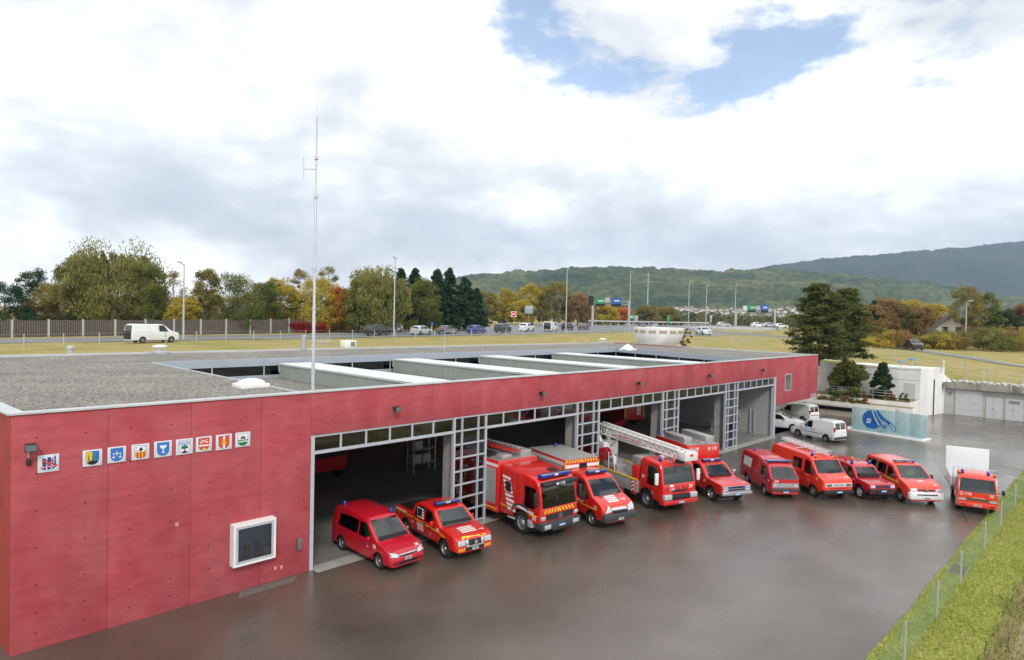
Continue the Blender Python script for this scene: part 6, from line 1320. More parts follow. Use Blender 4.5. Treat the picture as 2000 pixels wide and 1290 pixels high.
def tree(kind_, px, ytop, wpx, Z, col, label, seed, name='tree', n=5200, base=None, group=None, cat='tree'):
    p = spot(px, Z) if base is None else Vector(base)
    h = 9.2+(HOR(px)-ytop)*Z/FPX-p.z; w_ = wpx*Z/FPX; rs = np.random.RandomState(seed); lf = max(.15, Z*.0021); n = int(n*1.45)
    o = empty(name, p, 0, label, cat, group)
    if kind_ == 'round':
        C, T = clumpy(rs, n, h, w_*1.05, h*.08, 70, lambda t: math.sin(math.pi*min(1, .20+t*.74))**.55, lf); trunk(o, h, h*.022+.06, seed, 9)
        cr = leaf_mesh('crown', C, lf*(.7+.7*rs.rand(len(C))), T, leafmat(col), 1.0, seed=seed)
    elif kind_ == 'sparse':
        C, T = clumpy(rs, int(n*.5), h, w_, h*.25, 34, lambda t: math.sin(math.pi*min(1, .12+t*.86))**.7, lf); trunk(o, h, h*.014+.05, seed, 14, .98, M_birch if col != 'green' else None, spread=.22)
        cr = leaf_mesh('crown', C, lf*(.5+.6*rs.rand(len(C))), T, leafmat(col), 1.0, seed=seed)
    elif kind_ == 'willow':
        ns = 300; a = rs.rand(ns)*2*np.pi; t = rs.rand(ns)**.7; R = w_/2*np.sqrt(t)*(.85+.2*rs.rand(ns)); top = h*(1-.34*t**1.4)*(.88+.14*rs.rand(ns)); ln = h*(.08+.26*rs.rand(ns)*t); per = max(12, n*2//ns)
        bump = .90+.2*np.sin(a*3+seed)*t; C = []; T = []
        for i in range(ns):
            s = rs.rand(per); z = top[i]*bump[i]-ln[i]*s; rr = R[i]*(1+.10*s*0)+rs.normal(0, .18, per); aa = a[i]+rs.normal(0, .05, per)
            C.append(np.stack([np.cos(aa)*rr, np.sin(aa)*rr, z+rs.normal(0, .15, per)], -1)); T.append(np.full(per, rs.rand()*.6)+.35*rs.rand(per)-.1*s)
        C2, T2 = clumpy(rs, n, h*.97, w_*.98, h*.10, 80, lambda q: math.sin(math.pi*min(1, .22+q*.70))**.5, lf); C = np.concatenate(C+[C2]); T = np.concatenate(T+[T2*.8]); trunk(o, h, h*.03+.1, seed, 12, .85, spread=.42)
        cr = leaf_mesh('crown', C, lf*(.8+.7*rs.rand(len(C))), T, leafmat(col), 1.7, seed=seed, drop=.75)
    elif kind_ == 'fir':
        nb = 150; t = np.linspace(.06, 1, nb)**.9; a = rs.rand(nb)*2*np.pi; L_ = w_/2*(1.03-t)**.75*(.55+.6*rs.rand(nb)); per = max(14, n//nb); C = []; T = []
        for i in range(nb):
            s = rs.rand(per)**.7; k = np.stack([np.cos(a[i])*L_[i]*s, np.sin(a[i])*L_[i]*s, h*t[i]-.28*L_[i]*s**1.3+.12*L_[i]*s**3], -1)
            C.append(k+rs.normal(0, .06+.05*w_/6, (per, 3))); T.append(.25+.45*rs.rand()+.3*s*rs.rand(per))
        C = np.concatenate(C); T = np.concatenate(T); trunk(o, h, h*.018+.05, seed, 3, .97, spread=.1)
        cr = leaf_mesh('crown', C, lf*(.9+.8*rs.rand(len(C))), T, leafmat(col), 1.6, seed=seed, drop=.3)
    elif kind_ == 'pine':
        nb = 58; t = .06+.94*np.arange(nb)/nb; a = np.arange(nb)*2.4+rs.rand(nb)*.8; L_ = w_/2*np.clip((1.03-t)*1.6, .05, 1)**.5*(.42+.62*rs.rand(nb)); C = []; T = []; mb = MB(); per = n//nb
        for i in range(nb):
            e = np.array([np.cos(a[i])*L_[i], np.sin(a[i])*L_[i], h*t[i]+.10*L_[i]]); mb.tube([(0, 0, h*t[i]-.12*L_[i]), tuple(e*np.array([.6, .6, 1])-np.array([0, 0, .04*L_[i]])), tuple(e)], [.05, .035, .015], 4)
            for j in range(6):
                c = e*np.array([1, 1, 1])*(1 if j == 0 else 1); c = c*np.array([.42+.12*j, .42+.12*j, 1])+rs.normal(0, .13*L_[i]+.05, 3)*np.array([1, 1, .3]); q = per//6
                C.append(c+rs.normal(0, 1, (q, 3))*np.array([.30, .30, .11])*(.55+.05*w_)); T.append(.1+.5*rs.rand()+.4*rs.rand(q))
        C = np.concatenate(C); T = np.concatenate(T); mb.build('branches', M_bark, o); trunk(o, h, .22, seed, 2, .95, spread=.1)
        cr = leaf_mesh('crown', C, lf*(.8+.6*rs.rand(len(C))), T, leafmat(col), 2.2, seed=seed)
    else:   # shrub
        C, T = clumpy(rs, n, h, w_, .05, 26, lambda t: math.sin(math.pi*min(1, .34+t*.62))**.5, lf); MB().tube([(0, 0, -.1), (.05, 0, h*.6)], [.07, .02], 5).build('stem', M_bark, o)
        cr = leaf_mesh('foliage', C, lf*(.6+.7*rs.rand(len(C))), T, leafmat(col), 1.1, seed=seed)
    link(cr.name.split('.')[0], cr, o); return o
TG = 'trees along the noise barrier'
TREES = [  # kind, px, ytop, width px, Z, colour, label
 ('round', 8, 556, 80, 92, 'fir', 'dark blue green tree at the far end of the noise barrier, apart from the willow'), ('round', 66, 531, 66, 118, 'dark', 'round dark tree with yellowing top behind the roofs'),
 ('shrub', 88, 578, 74, 98, 'red', 'rusty red shrub between the dark round tree and the big willow'), ('round', 132, 556, 90, 100, 'olive', 'loose olive tree between rusty shrub and big willow'),
 ('round', 168, 508, 110, 104, 'green', 'green tree leaning into the big willow beside the loose olive tree'), ('willow', 222, 478, 190, 100, 'willow', 'big pale weeping willow, tallest along the barrier'),
 ('round', 286, 518, 76, 96, 'green', 'dark green tree touching the big willow near the street lamp'), ('sparse', 340, 534, 64, 100, 'olive', 'thin half bare birch beside the first street lamp'),
 ('round', 362, 585, 60, 96, 'yellow', 'low yellow tree under the thin birch'), ('round', 402, 531, 62, 98, 'olive', 'slender green and yellow tree next to the low yellow one'),
 ('round', 458, 539, 96, 100, 'green', 'broad green tree with dark limbs behind the barrier'), ('round', 515, 556, 66, 106, 'green', 'green tree before the yellow maples'),
 ('round', 548, 548, 74, 112, 'yellow', 'golden maple between green tree and thin birch'), ('sparse', 585, 526, 56, 116, 'olive', 'tall thin birch between golden maple and bright yellow maple'),
 ('sparse', 640, 524, 60, 118, 'olive', 'tall thin birch rising above the orange maple'), ('round', 626, 548, 84, 112, 'yellow', 'bright yellow maple behind the radio mast'), ('round', 662, 566, 50, 110, 'orange', 'small bright orange maple beside the yellow one'),
 ('round', 700, 580, 60, 114, 'brown', 'brown shrubby tree below the second willow'), ('willow', 736, 531, 136, 112, 'willow', 'second weeping willow beside the dark firs'),
 ('fir', 782, 527, 92, 128, 'fir', 'dark fir next to the second willow'), ('fir', 810, 527, 90, 130, 'fir', 'dark pointed fir behind the brown green tree'), ('round', 826, 550, 72, 122, 'green', 'brown green tree before the firs'),
 ('fir', 853, 529, 96, 130, 'fir', 'tall narrow dark fir, middle of the fir row'), ('fir', 876, 527, 96, 130, 'fir', 'tall dark fir with spiky crown'), ('fir', 907, 545, 110, 130, 'fir', 'broad dark fir at the end of the fir row'), ('fir', 930, 566, 70, 130, 'fir', 'short dark fir beside the no entry sign'),
 ('round', 952, 574, 44, 205, 'olive', 'yellow green poplar at the end of the dark firs'), ('round', 985, 568, 50, 215, 'yellow', 'yellow tree with green top behind the white cars'), ('round', 1018, 588, 46, 205, 'yellow', 'small yellow tree beside the second no entry sign'),
 ('round', 1040, 558, 62, 215, 'yellow', 'tall golden oak behind the grey sign back'), ('round', 1082, 555, 70, 215, 'olive', 'broad golden green oak behind the third street lamp'), ('round', 1128, 578, 60, 215, 'brown', 'brown autumn tree beside the black signal board'),
 ('round', 1180, 600, 50, 260, 'yellow', 'low yellow tree under the motorway signs'), ('round', 1215, 604, 40, 270, 'orange', 'low orange tree under the motorway signs'), ('round', 1262, 600, 46, 300, 'olive', 'pale olive tree by the power pylon'), ('round', 1300, 604, 50, 320, 'olive', 'olive tree between the power pylon and the village'),
 ('round', 1700, 600, 60, 150, 'brown', 'dull brown tree behind the tall pines'), ('fir', 1706, 590, 42, 150, 'fir', 'small dark fir behind the parked cars'), ('round', 1730, 588, 66, 158, 'brown', 'tan tree next to the small fir'),
 ('round', 1750, 596, 48, 160, 'green', 'dark green tree between tan and golden trees'), ('round', 1775, 590, 66, 165, 'yellow', 'golden tree behind the clipped hedge'), ('round', 1800, 604, 60, 158, 'brown', 'greyish tan tree between two golden trees'), ('round', 1822, 597, 56, 165, 'yellow', 'golden brown tree touching the house gable'),
 ('round', 1888, 563, 62, 135, 'olive', 'tall olive tree beside the beige house'), ('round', 1922, 577, 60, 138, 'green', 'dark green tree next to the tall olive tree'), ('round', 1962, 606, 54, 140, 'dark', 'low dark tree near the right lamp'), ('round', 1996, 598, 50, 142, 'red', 'red brown tree at the end of the bushes')]
for i, (k, px, yt, wp, Z, c, lab) in enumerate(TREES): tree(k, px, yt, wp, Z, c, lab, 100+i, {'shrub': 'shrub', 'willow': 'willow_tree', 'fir': 'fir_tree', 'sparse': 'birch_tree'}.get(k, 'tree'), 6500 if k in ('willow',) else 6800, group=TG if px < 940 else 'trees beyond the road')
for i, px in enumerate(range(105, 700, 37)):
    cc_ = ['olive', 'green', 'yellow', 'willow', 'green', 'olive'][i % 6]
    tree('round', px+rng.uniform(-8, 8), 572+rng.uniform(-14, 14), 74, 108+rng.uniform(0, 14), cc_, {'olive': 'olive', 'green': 'green', 'yellow': 'yellow', 'willow': 'pale'}[cc_]+' leafed tree in the second row behind the barrier', 200+i, 'tree', 3600, group='second row of trees behind the barrier')
BW = {'olive': 'olive', 'yellow': 'yellow', 'green': 'green', 'red': 'rust red', 'willow': 'straw coloured', 'brown': 'brown', 'dark': 'dark green'}
# undergrowth behind the barrier
for i, px in enumerate(range(-20, 930, 46)):
    tree('shrub', px+rng.uniform(-10, 10), 606+rng.uniform(-8, 8), 78, 92+px*.05, cc_ := rng.choice(['green', 'dark', 'olive', 'dark']), BW[cc_]+' undergrowth bush showing above the noise barrier', 300+i, 'bush', 1700, group='bushes behind the noise barrier', cat='bush')
tree('pine', 1600, 557, 136, 66, 'pine', 'tall higher pine close beside the red station end', 51, 'pine_tree', 15000)
tree('pine', 1652, 566, 112, 69, 'pine', 'lower second pine standing above the white wall', 52, 'pine_tree', 12000)
# shrubs on the slope between the road and the car park
cols_ = ['olive', 'yellow', 'green', 'willow', 'olive', 'green', 'brown', 'red']
for i in range(34):
    px = 1690+rng.random()*360; Z = 112+rng.random()*14; yt = 655+rng.uniform(-10, 12)-max(0, (px-1900)*.10)
    tree('shrub', px, yt, rng.uniform(46, 84), Z, cc_ := rng.choice(cols_), BW[cc_]+' bush on the slope below the parked cars', 400+i, 'bush', 1500, group='bushes below the car park', cat='bush')
# plants on the white terraces
for i, (px, yb, yt, wp, X, c, lab) in enumerate([(1655, 772, 712, 92, 62.6, 'green', 'dark arching bamboo like bush on the white terrace'), (1724, 772, 711, 54, 62.4, 'dark', 'dark cone shaped conifer on the white terrace'),
   (1624, 775, 762, 22, 61.6, 'yellow', 'small bright yellow shrub by the terrace railing'), (1645, 776, 766, 26, 61.6, 'olive', 'grey green low shrub by the terrace railing'), (1666, 776, 759, 24, 61.6, 'red', 'red leaved small maple on the terrace'), (1690, 778, 768, 28, 61.6, 'brown', 'brown low shrub below the conifer'),
   (1735, 785, 768, 26, 61.6, 'red', 'rust red shrub near the white door'), (1766, 783, 769, 20, 61.6, 'green', 'small round green shrub beside the white door'), (1608, 788, 776, 26, 60.4, 'willow', 'straw coloured grass tuft at the lower terrace'), (1628, 790, 780, 20, 60.4, 'olive', 'low green plant at the lower terrace'),
   (1650, 792, 775, 26, 60.4, 'brown', 'brown bushy plant at the lower terrace'), (1668, 794, 784, 24, 60.4, 'green', 'green spreading plant at the lower terrace'), (1690, 795, 781, 22, 60.4, 'red', 'reddish brown plant at the end of the lower terrace')]):
    b = gx(px, yb, X); zb = 1.66 if X > 61 else 1.18; t = gx(px, yt, X); w_ = wp*(X+11)/FPX*.78; h = max(.35, t[2]-zb); rs = np.random.RandomState(700+i)
    o = empty('garden_shrub', (b[0], b[1], zb), 0, lab, 'shrub', 'plants on the white terraces'); big = i < 2
    if i == 1: C, T = clumpy(rs, 9000, h, w_*.86, .1, 90, lambda q: max(.05, math.sin(math.pi*min(1, .35+.65*q))), .1)
    else: C, T = clumpy(rs, 9000 if big else 1500, h, w_*.9, .0, 60 if big else 14, lambda q: math.sin(math.pi*min(1, .38+q*.56))**.5, .1)
    link('foliage', leaf_mesh('foliage', C, (.20 if big else .14)*(.7+.6*rs.rand(len(C))), T, leafmat(c), 2.2 if i == 0 else 1.2, seed=i), o); MB().tube([(0, 0, -.1), (0, 0, h*.6)], [.05, .02], 5).build('stem', M_bark, o)

# ------------------------------------------------------------------ roads on the upper ground
M_road = mat('road_asphalt', (.16, .16, .165), .6, var=.12, vscale=.4, detail=6)
def strip(name, near, far, m, dz=.05, n=90):
    def res(p): p = np.array(p, float); s = np.concatenate([[0], np.cumsum(np.linalg.norm(np.diff(p, axis=0), axis=1))]); t = np.linspace(0, s[-1], n); return np.stack([np.interp(t, s, p[:, 0]), np.interp(t, s, p[:, 1])], -1)
    a, b = res(near), res(far); k = np.linspace(0, 1, 10)[None, :, None]; V = a[:, None]*(1-k)+b[:, None]*k; z = plateau_z(V[..., 0], V[..., 1])+dz
    o = link(name, grid_mesh(name, np.concatenate([V, z[..., None]], -1), m)); kind(o); return o
strip('road', [(-150, 78), (-40, 65), (-1, 61.5), (30, 57), (65, 55), (96, 55.5), (150, 63), (260, 92), (420, 150)], [(-150, 88), (-40, 75), (1, 71.5), (32, 70.5), (60, 76), (90, 92), (140, 125), (230, 180), (420, 300)], M_road)
r0 = [gz(2060, 733, 3.85), gz(2000, 723, 4.05), gz(1810, 691, 4.65), gz(1720, 680, 5.0), gz(1600, 668, 5.4), gz(1480, 661, 5.8), gz(1390, 660, 6.2), gz(1300, 657, 6.4)]
near = [(p[0], p[1]) for p in r0]; far = [(p[0]+2.8, p[1]+5.2) for p in r0]
strip('slip_road', near, far, M_road, .06)
strip('verge', [(a-.5, b-.9) for a, b in near], [(a-.1, b-.1) for a, b in near], mat('road_edge', (.36, .35, .33), .7, var=.1), .075)
def zroad(p): return float(plateau_z(np.array(p[0]), np.array(p[1])))
# noise barrier with ribbed panels
FB = [(-60, 84), (-30, 80), (1, 76.5), (32, 77), (47, 81), (70, 91), (101, 107.5)]
nb_ = empty('noise_barrier', (0, 76, zroad((0, 76))), 0, 'long grey brown ribbed noise barrier with pale posts beside the road', 'fence'); fp = np.array(FB, float); sL = np.concatenate([[0], np.cumsum(np.linalg.norm(np.diff(fp, axis=0), axis=1))]); npn = 46
M_bar = mat('barrier_timber', (.07, .058, .048), .85, var=.2, vscale=.8); M_rib = mat('barrier_rib', (.15, .13, .115), .8, var=.15, vscale=2)
FP = [Vector((np.interp(t, sL, fp[:, 0]), np.interp(t, sL, fp[:, 1]), 0)) for t in np.linspace(0, sL[-1], npn+1)]
for i in range(npn):
    a, b = FP[i], FP[i+1]; d = (b-a); Lp = d.length; d.normalize(); n = Vector((d.y, -d.x, 0)); hb = 1.95+.65*i/npn; z0 = zroad(a)-.1
    def hx(u0, u1, t0, t1, za, zb_): return [tuple(a+d*u+n*t+Vector((0, -76, z-zroad((0, 76))))) for z in (za, zb_) for u, t in ((u0, t0), (u1, t0), (u1, t1), (u0, t1))]
    pn = MB().hexa(hx(.12, Lp-.12, -.04, .04, z0, z0+hb)).build('panel', M_bar, nb_); rb = MB()
    for u in np.arange(.25, Lp-.2, .24): rb.hexa(hx(u, u+.09, .04, .10, z0+.05, z0+hb-.03))
    kind(rb.build('ribs', M_rib, pn), 'stuff')
    MB().hexa(hx(-.12, .12, -.12, .14, z0, z0+hb+.08)).build('post', mat('post_concrete', (.40, .40, .39), .8), nb_)
vp = gd(600, 634, 104); o = empty('red_creeper', (vp[0], vp[1]-1.0, zroad(vp)), 0, 'crimson creeper hanging over the noise barrier', 'creeper'); rs = np.random.RandomState(3); C, T = clumpy(rs, 2200, 2.6, 6.4, .2, 40, lambda t: .75+.3*t, .2); C[:, 1] *= .12; C[:, 2] = np.minimum(C[:, 2]*.62, 2.1-.5*rs.rand(len(C))); link('foliage', leaf_mesh('foliage', C, .28*(.7+.6*rs.rand(len(C))), T, leafmat('vine')), o)
# meadow fence: thin posts and wire
mf = empty('meadow_fence', (0, 44, 5.5), 0, 'low wire fence with thin posts between the meadow and the road', 'fence')
pts = [gp(x, y, 5.0+.4) for x, y in ((-40, 681), (80, 678), (260, 672), (440, 668), (640, 664), (860, 660), (1060, 657), (1200, 655), (1330, 658), (1480, 668))]
pm2 = MB().tube([(0, 0, -.3), (0, 0, 1.25)], .045, 6).mesh('post', M_galv, True); prev = None
PF = np.array([(q[0], q[1]) for q in pts]); sF = np.concatenate([[0], np.cumsum(np.linalg.norm(np.diff(PF, axis=0), axis=1))]); wr = MB()
for t in np.arange(0, sF[-1], 3.2):
    q = Vector((np.interp(t, sF, PF[:, 0]), np.interp(t, sF, PF[:, 1]), 0)); q.z = zroad(q); c = q-Vector((0, 44, 5.5)); link('post', pm2, mf, c)
    if prev is not None:
        for z in (.4, .8, 1.2): wr.tube([prev+Vector((0, 0, z)), c+Vector((0, 0, z))], .010, 3, caps=False)
    prev = c
kind(wr.build('wires', M_galv, mf), 'stuff')
rf = empty('roadside_fence', (80, -5, 5.6), 0, 'thin fence posts with wire along the slip road edge', 'fence')
prev = None; wr = MB()
for px in range(1700, 2060, 46):
    q = gz(px, 682+(px-1720)*.146+7, 5.6); q = Vector((q[0], q[1], zroad(q))); c = q-Vector((80, -5, 5.6)); link('post', pm2, rf, c)
    if prev is not None:
        for z in (.4, .8, 1.2): wr.tube([prev+Vector((0, 0, z)), c+Vector((0, 0, z))], .012, 3, caps=False)
    prev = c
kind(wr.build('wires', M_galv, rf), 'stuff')

# ------------------------------------------------------------------ road cars
PROF = {'hatch': ([(0, .62), (.03, .76), (.12, .82), (.6, .93), (1.0, 1.0), (1.7, 1.40), (2.0, 1.47), (3.0, 1.46), (3.7, 1.25), (3.9, .95), (3.95, .8)], 2.5, .92),
        'suv': ([(0, .72), (.03, .90), (.15, .98), (.7, 1.08), (1.15, 1.14), (1.8, 1.60), (2.1, 1.68), (3.6, 1.68), (4.2, 1.50), (4.45, 1.1), (4.5, .9)], 2.7, 1.08),
        'sedan': ([(0, .60), (.03, .72), (.15, .78), (.8, .90), (1.3, .96), (2.0, 1.36), (2.3, 1.42), (3.1, 1.40), (3.8, 1.05), (4.5, 1.0), (4.6, .7)], 2.75, .90),
        'van': ([(0, .8), (.03, .95), (.15, 1.05), (.5, 1.16), (.85, 1.26), (1.5, 1.82), (1.8, 1.92), (4.5, 1.94), (4.72, 1.82), (4.8, 1.1), (4.82, .9)], 2.9, 1.12)}
def road_car(pos, head, body, col, label, name='car', cat='car', k=1., group='cars on the road', open_top=False):
    top, wbs, belt = PROF[body]; hw = .86 if body != 'van' else .92; L_ = top[-1][0]
    v = Veh(name, label, cat, (0, 0), head, 0, hw, group, -1, k); v.o.location = pos
    v.shell([(a-L_/2, b) for a, b in top], .24, belt, hw, k=.2 if body != 'van' else .12, r=.1, off=-L_/2)
    X = lambda s: s-L_/2; zt = max(b for _, b in top); za = belt+.04; zr = zt-.12
    ws = [p for p in top if p[1] > belt+.03][0]; s0 = ws[0]-.2
    v.wind(belt+.08, zt-.08, hw-.14, hw-.27, 5)
    s1 = [a for a, b in top if b > zt-.12][0]; s2 = [a for a, b in top if b > zt-.12][-1]
    if body == 'van': v.side([(X(1.15), za), (X(1.6), zr), (X(2.1), zr), (X(2.1), za)])
    else:
        mid = (s1+s2)/2+.1; v.side([(X(s1-.55), za), (X(s1+.0), zr), (X(mid), zr), (X(mid), za)]); v.side([(X(mid+.08), za), (X(mid+.08), zr), (X(s2-.05), zr), (X(s2+.25), za)])
    v.rearwin(belt+.1, zt-.16, -hw+.2, hw-.2)
    v.wheels([X(.85), X(.85+wbs)], .31 if body != 'suv' else .35, .2, style='alloy'); v.finish(paint('car_'+col, CARC[col]))
    v.box('cabin', X(1.5), X(s2+.2), -hw+.2, hw-.2, .4, belt+.1, V_dk, .05)
    for sg in (-1, 1):
        v.box('headlight', X(.0), X(.12), sg*.6-.14, sg*.6+.14, .58, .72, V_lamp, .03); v.box('tail_light', L_/2-.14, L_/2+.01, sg*.66-.10, sg*.66+.10, .78, 1.0, mat('tail_red', (.5, .02, .02), .3), .03)
    return v
CARC = {'black': (.014, .015, .018), 'white': (.72, .73, .74), 'silver': (.42, .44, .46), 'grey': (.09, .09, .095), 'blue': (.03, .055, .22), 'darkgreen': (.03, .038, .036), 'red': (.42, .02, .03)}
def on_road(px, py): p = gp(px, py); return Vector((p[0], p[1], zroad(p)+.055))
def dirat(px, py, px2, py2): a, b = gp(px, py), gp(px2, py2); return (b[0]-a[0], b[1]-a[1])
RD = (.96, .27)
road_car(on_road(737, 656), RD, 'suv', 'black', 'black estate car with red tail lamps in front of the white hatchback'); road_car(on_road(768, 649), (-.95, -.3), 'hatch', 'white', 'small white hatchback on the far lane beside the lamp post', k=.95)
road_car(on_road(823, 655), RD, 'hatch', 'silver', 'silver blue hatchback, first behind the grey saloon'); road_car(on_road(873, 653), RD, 'sedan', 'grey', 'dark grey saloon between silver hatchback and blue hatchback')
road_car(on_road(930, 652), RD, 'hatch', 'blue', 'dark blue hatchback below the no entry sign'); road_car(on_road(982, 650), (.93, .35), 'suv', 'darkgreen', 'dark green people carrier between blue hatchback and white crossover'); road_car(on_road(1029, 648), (.93, .35), 'suv', 'white', 'white crossover beside the grey sign panel')
road_car(on_road(1075, 648), (.9, .42), 'van', 'white', 'white minibus before the golden oaks', 'minibus', 'van'); road_car(on_road(1108, 646), (.9, .42), 'suv', 'black', 'black off-roader by the third street lamp'); road_car(on_road(1140, 645), (.9, .42), 'sedan', 'grey', 'dark saloon at the head of the queue')
road_car(on_road(944, 632), (-.9, -.4), 'hatch', 'white', 'white car on the far side road before the yellow trees'); road_car(on_road(981, 632), (-.9, -.4), 'suv', 'grey', 'grey estate car on the far side road'); road_car(on_road(1255, 641), (-.8, -.6), 'hatch', 'black', 'black car coming towards the motorway signs')
road_car(on_road(1280, 643), (.9, .4), 'sedan', 'silver', 'silver car half hidden behind the white round tower'); c_ = r0[6]; road_car(Vector((c_[0]+1.2, c_[1]+2.3, zroad((c_[0]+1.2, c_[1]+2.3))+.06)), (near[5][0]*-1+near[7][0]*0+near[6][0], near[6][1]-near[5][1]) if False else (-.60, -.80), 'hatch', 'white', 'small white car with dark roof on the slip road')
c_ = r0[2]; road_car(Vector((c_[0]+1.2, c_[1]+2.2, zroad((c_[0]+1.2, c_[1]+2.2))+.07)), (near[1][0]-near[2][0], near[1][1]-near[2][1]), 'suv', 'black', 'black off-roader driving along the slip road above the garage')
p = gp(297, 670); road_car(Vector((p[0], p[1], zroad(p)+.03)), (.985, .15), 'van', 'white', 'white delivery van before the noise barrier', 'delivery_van', 'van', 1.04)
for i, (px, b, c, lab) in enumerate(((1742, 'sedan', 'silver', 'silver car parked behind the small fir'), (1765, 'hatch', 'red', 'dark red car parked nearest the small fir'), (1786, 'sedan', 'silver', 'pale silver saloon parked before the hedge'), (1815, 'hatch', 'white', 'white car parked between silver saloon and bright red off-roader'), (1872, 'suv', 'red', 'bright red off-roader in the car park below the house'), (1916, 'sedan', 'silver', 'silver saloon parked at the right lamp post'))):
    q = gd(px, 656, 134); road_car(Vector((q[0], q[1], zroad(q))), (-.75, -.66) if i % 2 else (.75, .66), b, CARC and c, lab, group='cars in the car park')
for i, (px, py, c, lab) in enumerate(((1413, 637, 'silver', 'silver car on the bridge'), (1480, 638, 'white', 'white car on the bridge beside the gantry post'), (1503, 638, 'silver', 'grey silver car at the bridge end'), (1525, 640, 'white', 'white car beyond the bridge end'))):
    q = gd(px, py, 196); road_car(Vector(q)-Vector((0, 0, .25)), (.72, -.7), 'hatch', c, lab, group='cars on the bridge')

# ------------------------------------------------------------------ lamps, signs, gantries
def lamp(px, yb, yt, label, Z=None, dbl=False):
    p = gp(px, yb) if Z is None else gd(px, yb, Z); z0 = zroad(p); Zd = float((np.array(p)-CAM) @ _F); zt = 9.2+(HOR(px)-yt)*Zd/FPX
    o = empty('street_lamp', (p[0], p[1], z0), 0, label, 'street lamp', 'street lamps'); h = zt-z0
    MB().tube([(0, 0, -.2), (0, 0, h*.5), (0, 0, h)], [.13, .10, .07], 8).build('pole', M_galv, o, True)
    for sg in ((-1, 1) if dbl else (-1,)):
        MB().tube([(0, 0, h-.1), (sg*.5, sg*.5, h+.12)], .05, 6).build('arm', M_galv, o); MB().box(-.14, .14, -.45, .45, -.07, .09).build('lamp_head', mat('lamp_head', (.55, .56, .57), .4), o, bevel=.05, loc=(sg*.75, sg*.72, h+.16)).rotation_euler = (0, 0, -.8)
for px, yb, yt, lab, Z, db in ((358, 664, 517, 'tall street lamp behind the white delivery van', None, 0), (769, 658, 506, 'tall street lamp between black estate and white hatchback', None, 1), (1105, 652, 530, 'tall street lamp by the black off-roader', None, 0), (1229, 644, 533, 'tall street lamp by the first motorway gantry', None, 0),
   (1344, 641, 550, 'slim street lamp before the bridge rail', 175, 0), (1378, 652, 560, 'street lamp at the near end of the bridge', 150, 0), (1435, 641, 558, 'street lamp beside the second gantry', 185, 0), (1886, 656, 590, 'street lamp in the car park beside the olive tree', 118, 0)): lamp(px, yb, yt, lab, Z, db)
M_sgr = mat('sign_green', (.02, .32, .14), .5); M_sbl = mat('sign_blue', (.03, .14, .5), .5); M_sgry = mat('sign_back', (.36, .40, .45), .5, .3)
def facing(o): o.rotation_euler = (0, 0, YAW-math.pi/2)
def noentry(px, yb, yc, r_, label):
    p = gp(px, yb); z0 = zroad(p); Zd = float((np.array(p)-CAM) @ _F); h = 9.2+(HOR(px)-yc)*Zd/FPX-z0; r = r_*Zd/FPX
    o = empty('no_entry_sign', (p[0], p[1], z0), 0, label, 'road sign'); facing(o); MB().tube([(0, .05, -.2), (0, .05, h)], .05, 6).build('pole', M_galv, o); d = MB().lathe([(r, -.03), (r, .0)], (0, 0, h), 'y', 22).build('disc', V_dr, o); MB().box(-r*.72, r*.72, -.04, -.032, h-r*.18, h+r*.18).build('bar', V_dw, d)
    MB().box(-r*1.08, r*1.08, .002, .03, h-r*1.08, h+r*1.08).build('back_plate', V_dw, o)
noentry(921, 638, 612, 5, 'red no entry sign before the dark firs'); noentry(1003, 634, 614, 5, 'red no entry sign before the golden trees')
def post_sign(px, yb, y0, y1, wpx, m, label, name='road_sign', Z=None, extra=None):
    p = gp(px, yb) if Z is None else gd(px, yb, Z); z0 = zroad(p); Zd = float((np.array(p)-CAM) @ _F); f = lambda y: 9.2+(HOR(px)-y)*Zd/FPX-z0; w_ = wpx*Zd/FPX/2
    o = empty(name, (p[0], p[1], z0), 0, label, 'road sign' if 'sign' in name else 'signal'); facing(o); MB().tube([(0, .08, -.2), (0, .08, f(y0))], .06, 6).build('pole', M_galv, o); MB().box(-w_, w_, -.05, .05, f(y1), f(y0)).build('panel', m, o, bevel=.02); return o, w_, f
post_sign(1032, 634, 598, 613, 16, M_sgry, 'grey back of a direction sign beside the traffic lights'); o, w_, f = post_sign(843, 648, 630, 636, 5, M_sbl, 'small blue arrow sign on a yellow post at the junction island'); MB().tube([(0, 0, 0), (0, 0, f(637))], .12, 8).build('yellow_post', V_dy, o)
for px in (1045, 1057): post_sign(px, 634, 605, 618, 4, V_dk2, 'slender traffic light before the golden oaks, nearer the %s' % ('grey sign back' if px < 1050 else 'white minibus'), 'traffic_light')
post_sign(1242, 630, 617, 628, 8, M_sgry, 'small grey sign back near the black oncoming car')
for px, y0, y1 in ((1305, 617, 634), (1388, 616, 630)): post_sign(px, 642, y0, y1, 4, M_sgr if px < 1350 else M_sgry, 'slim %s marker sign by the guard rail' % ('green' if px < 1350 else 'grey'), Z=180)
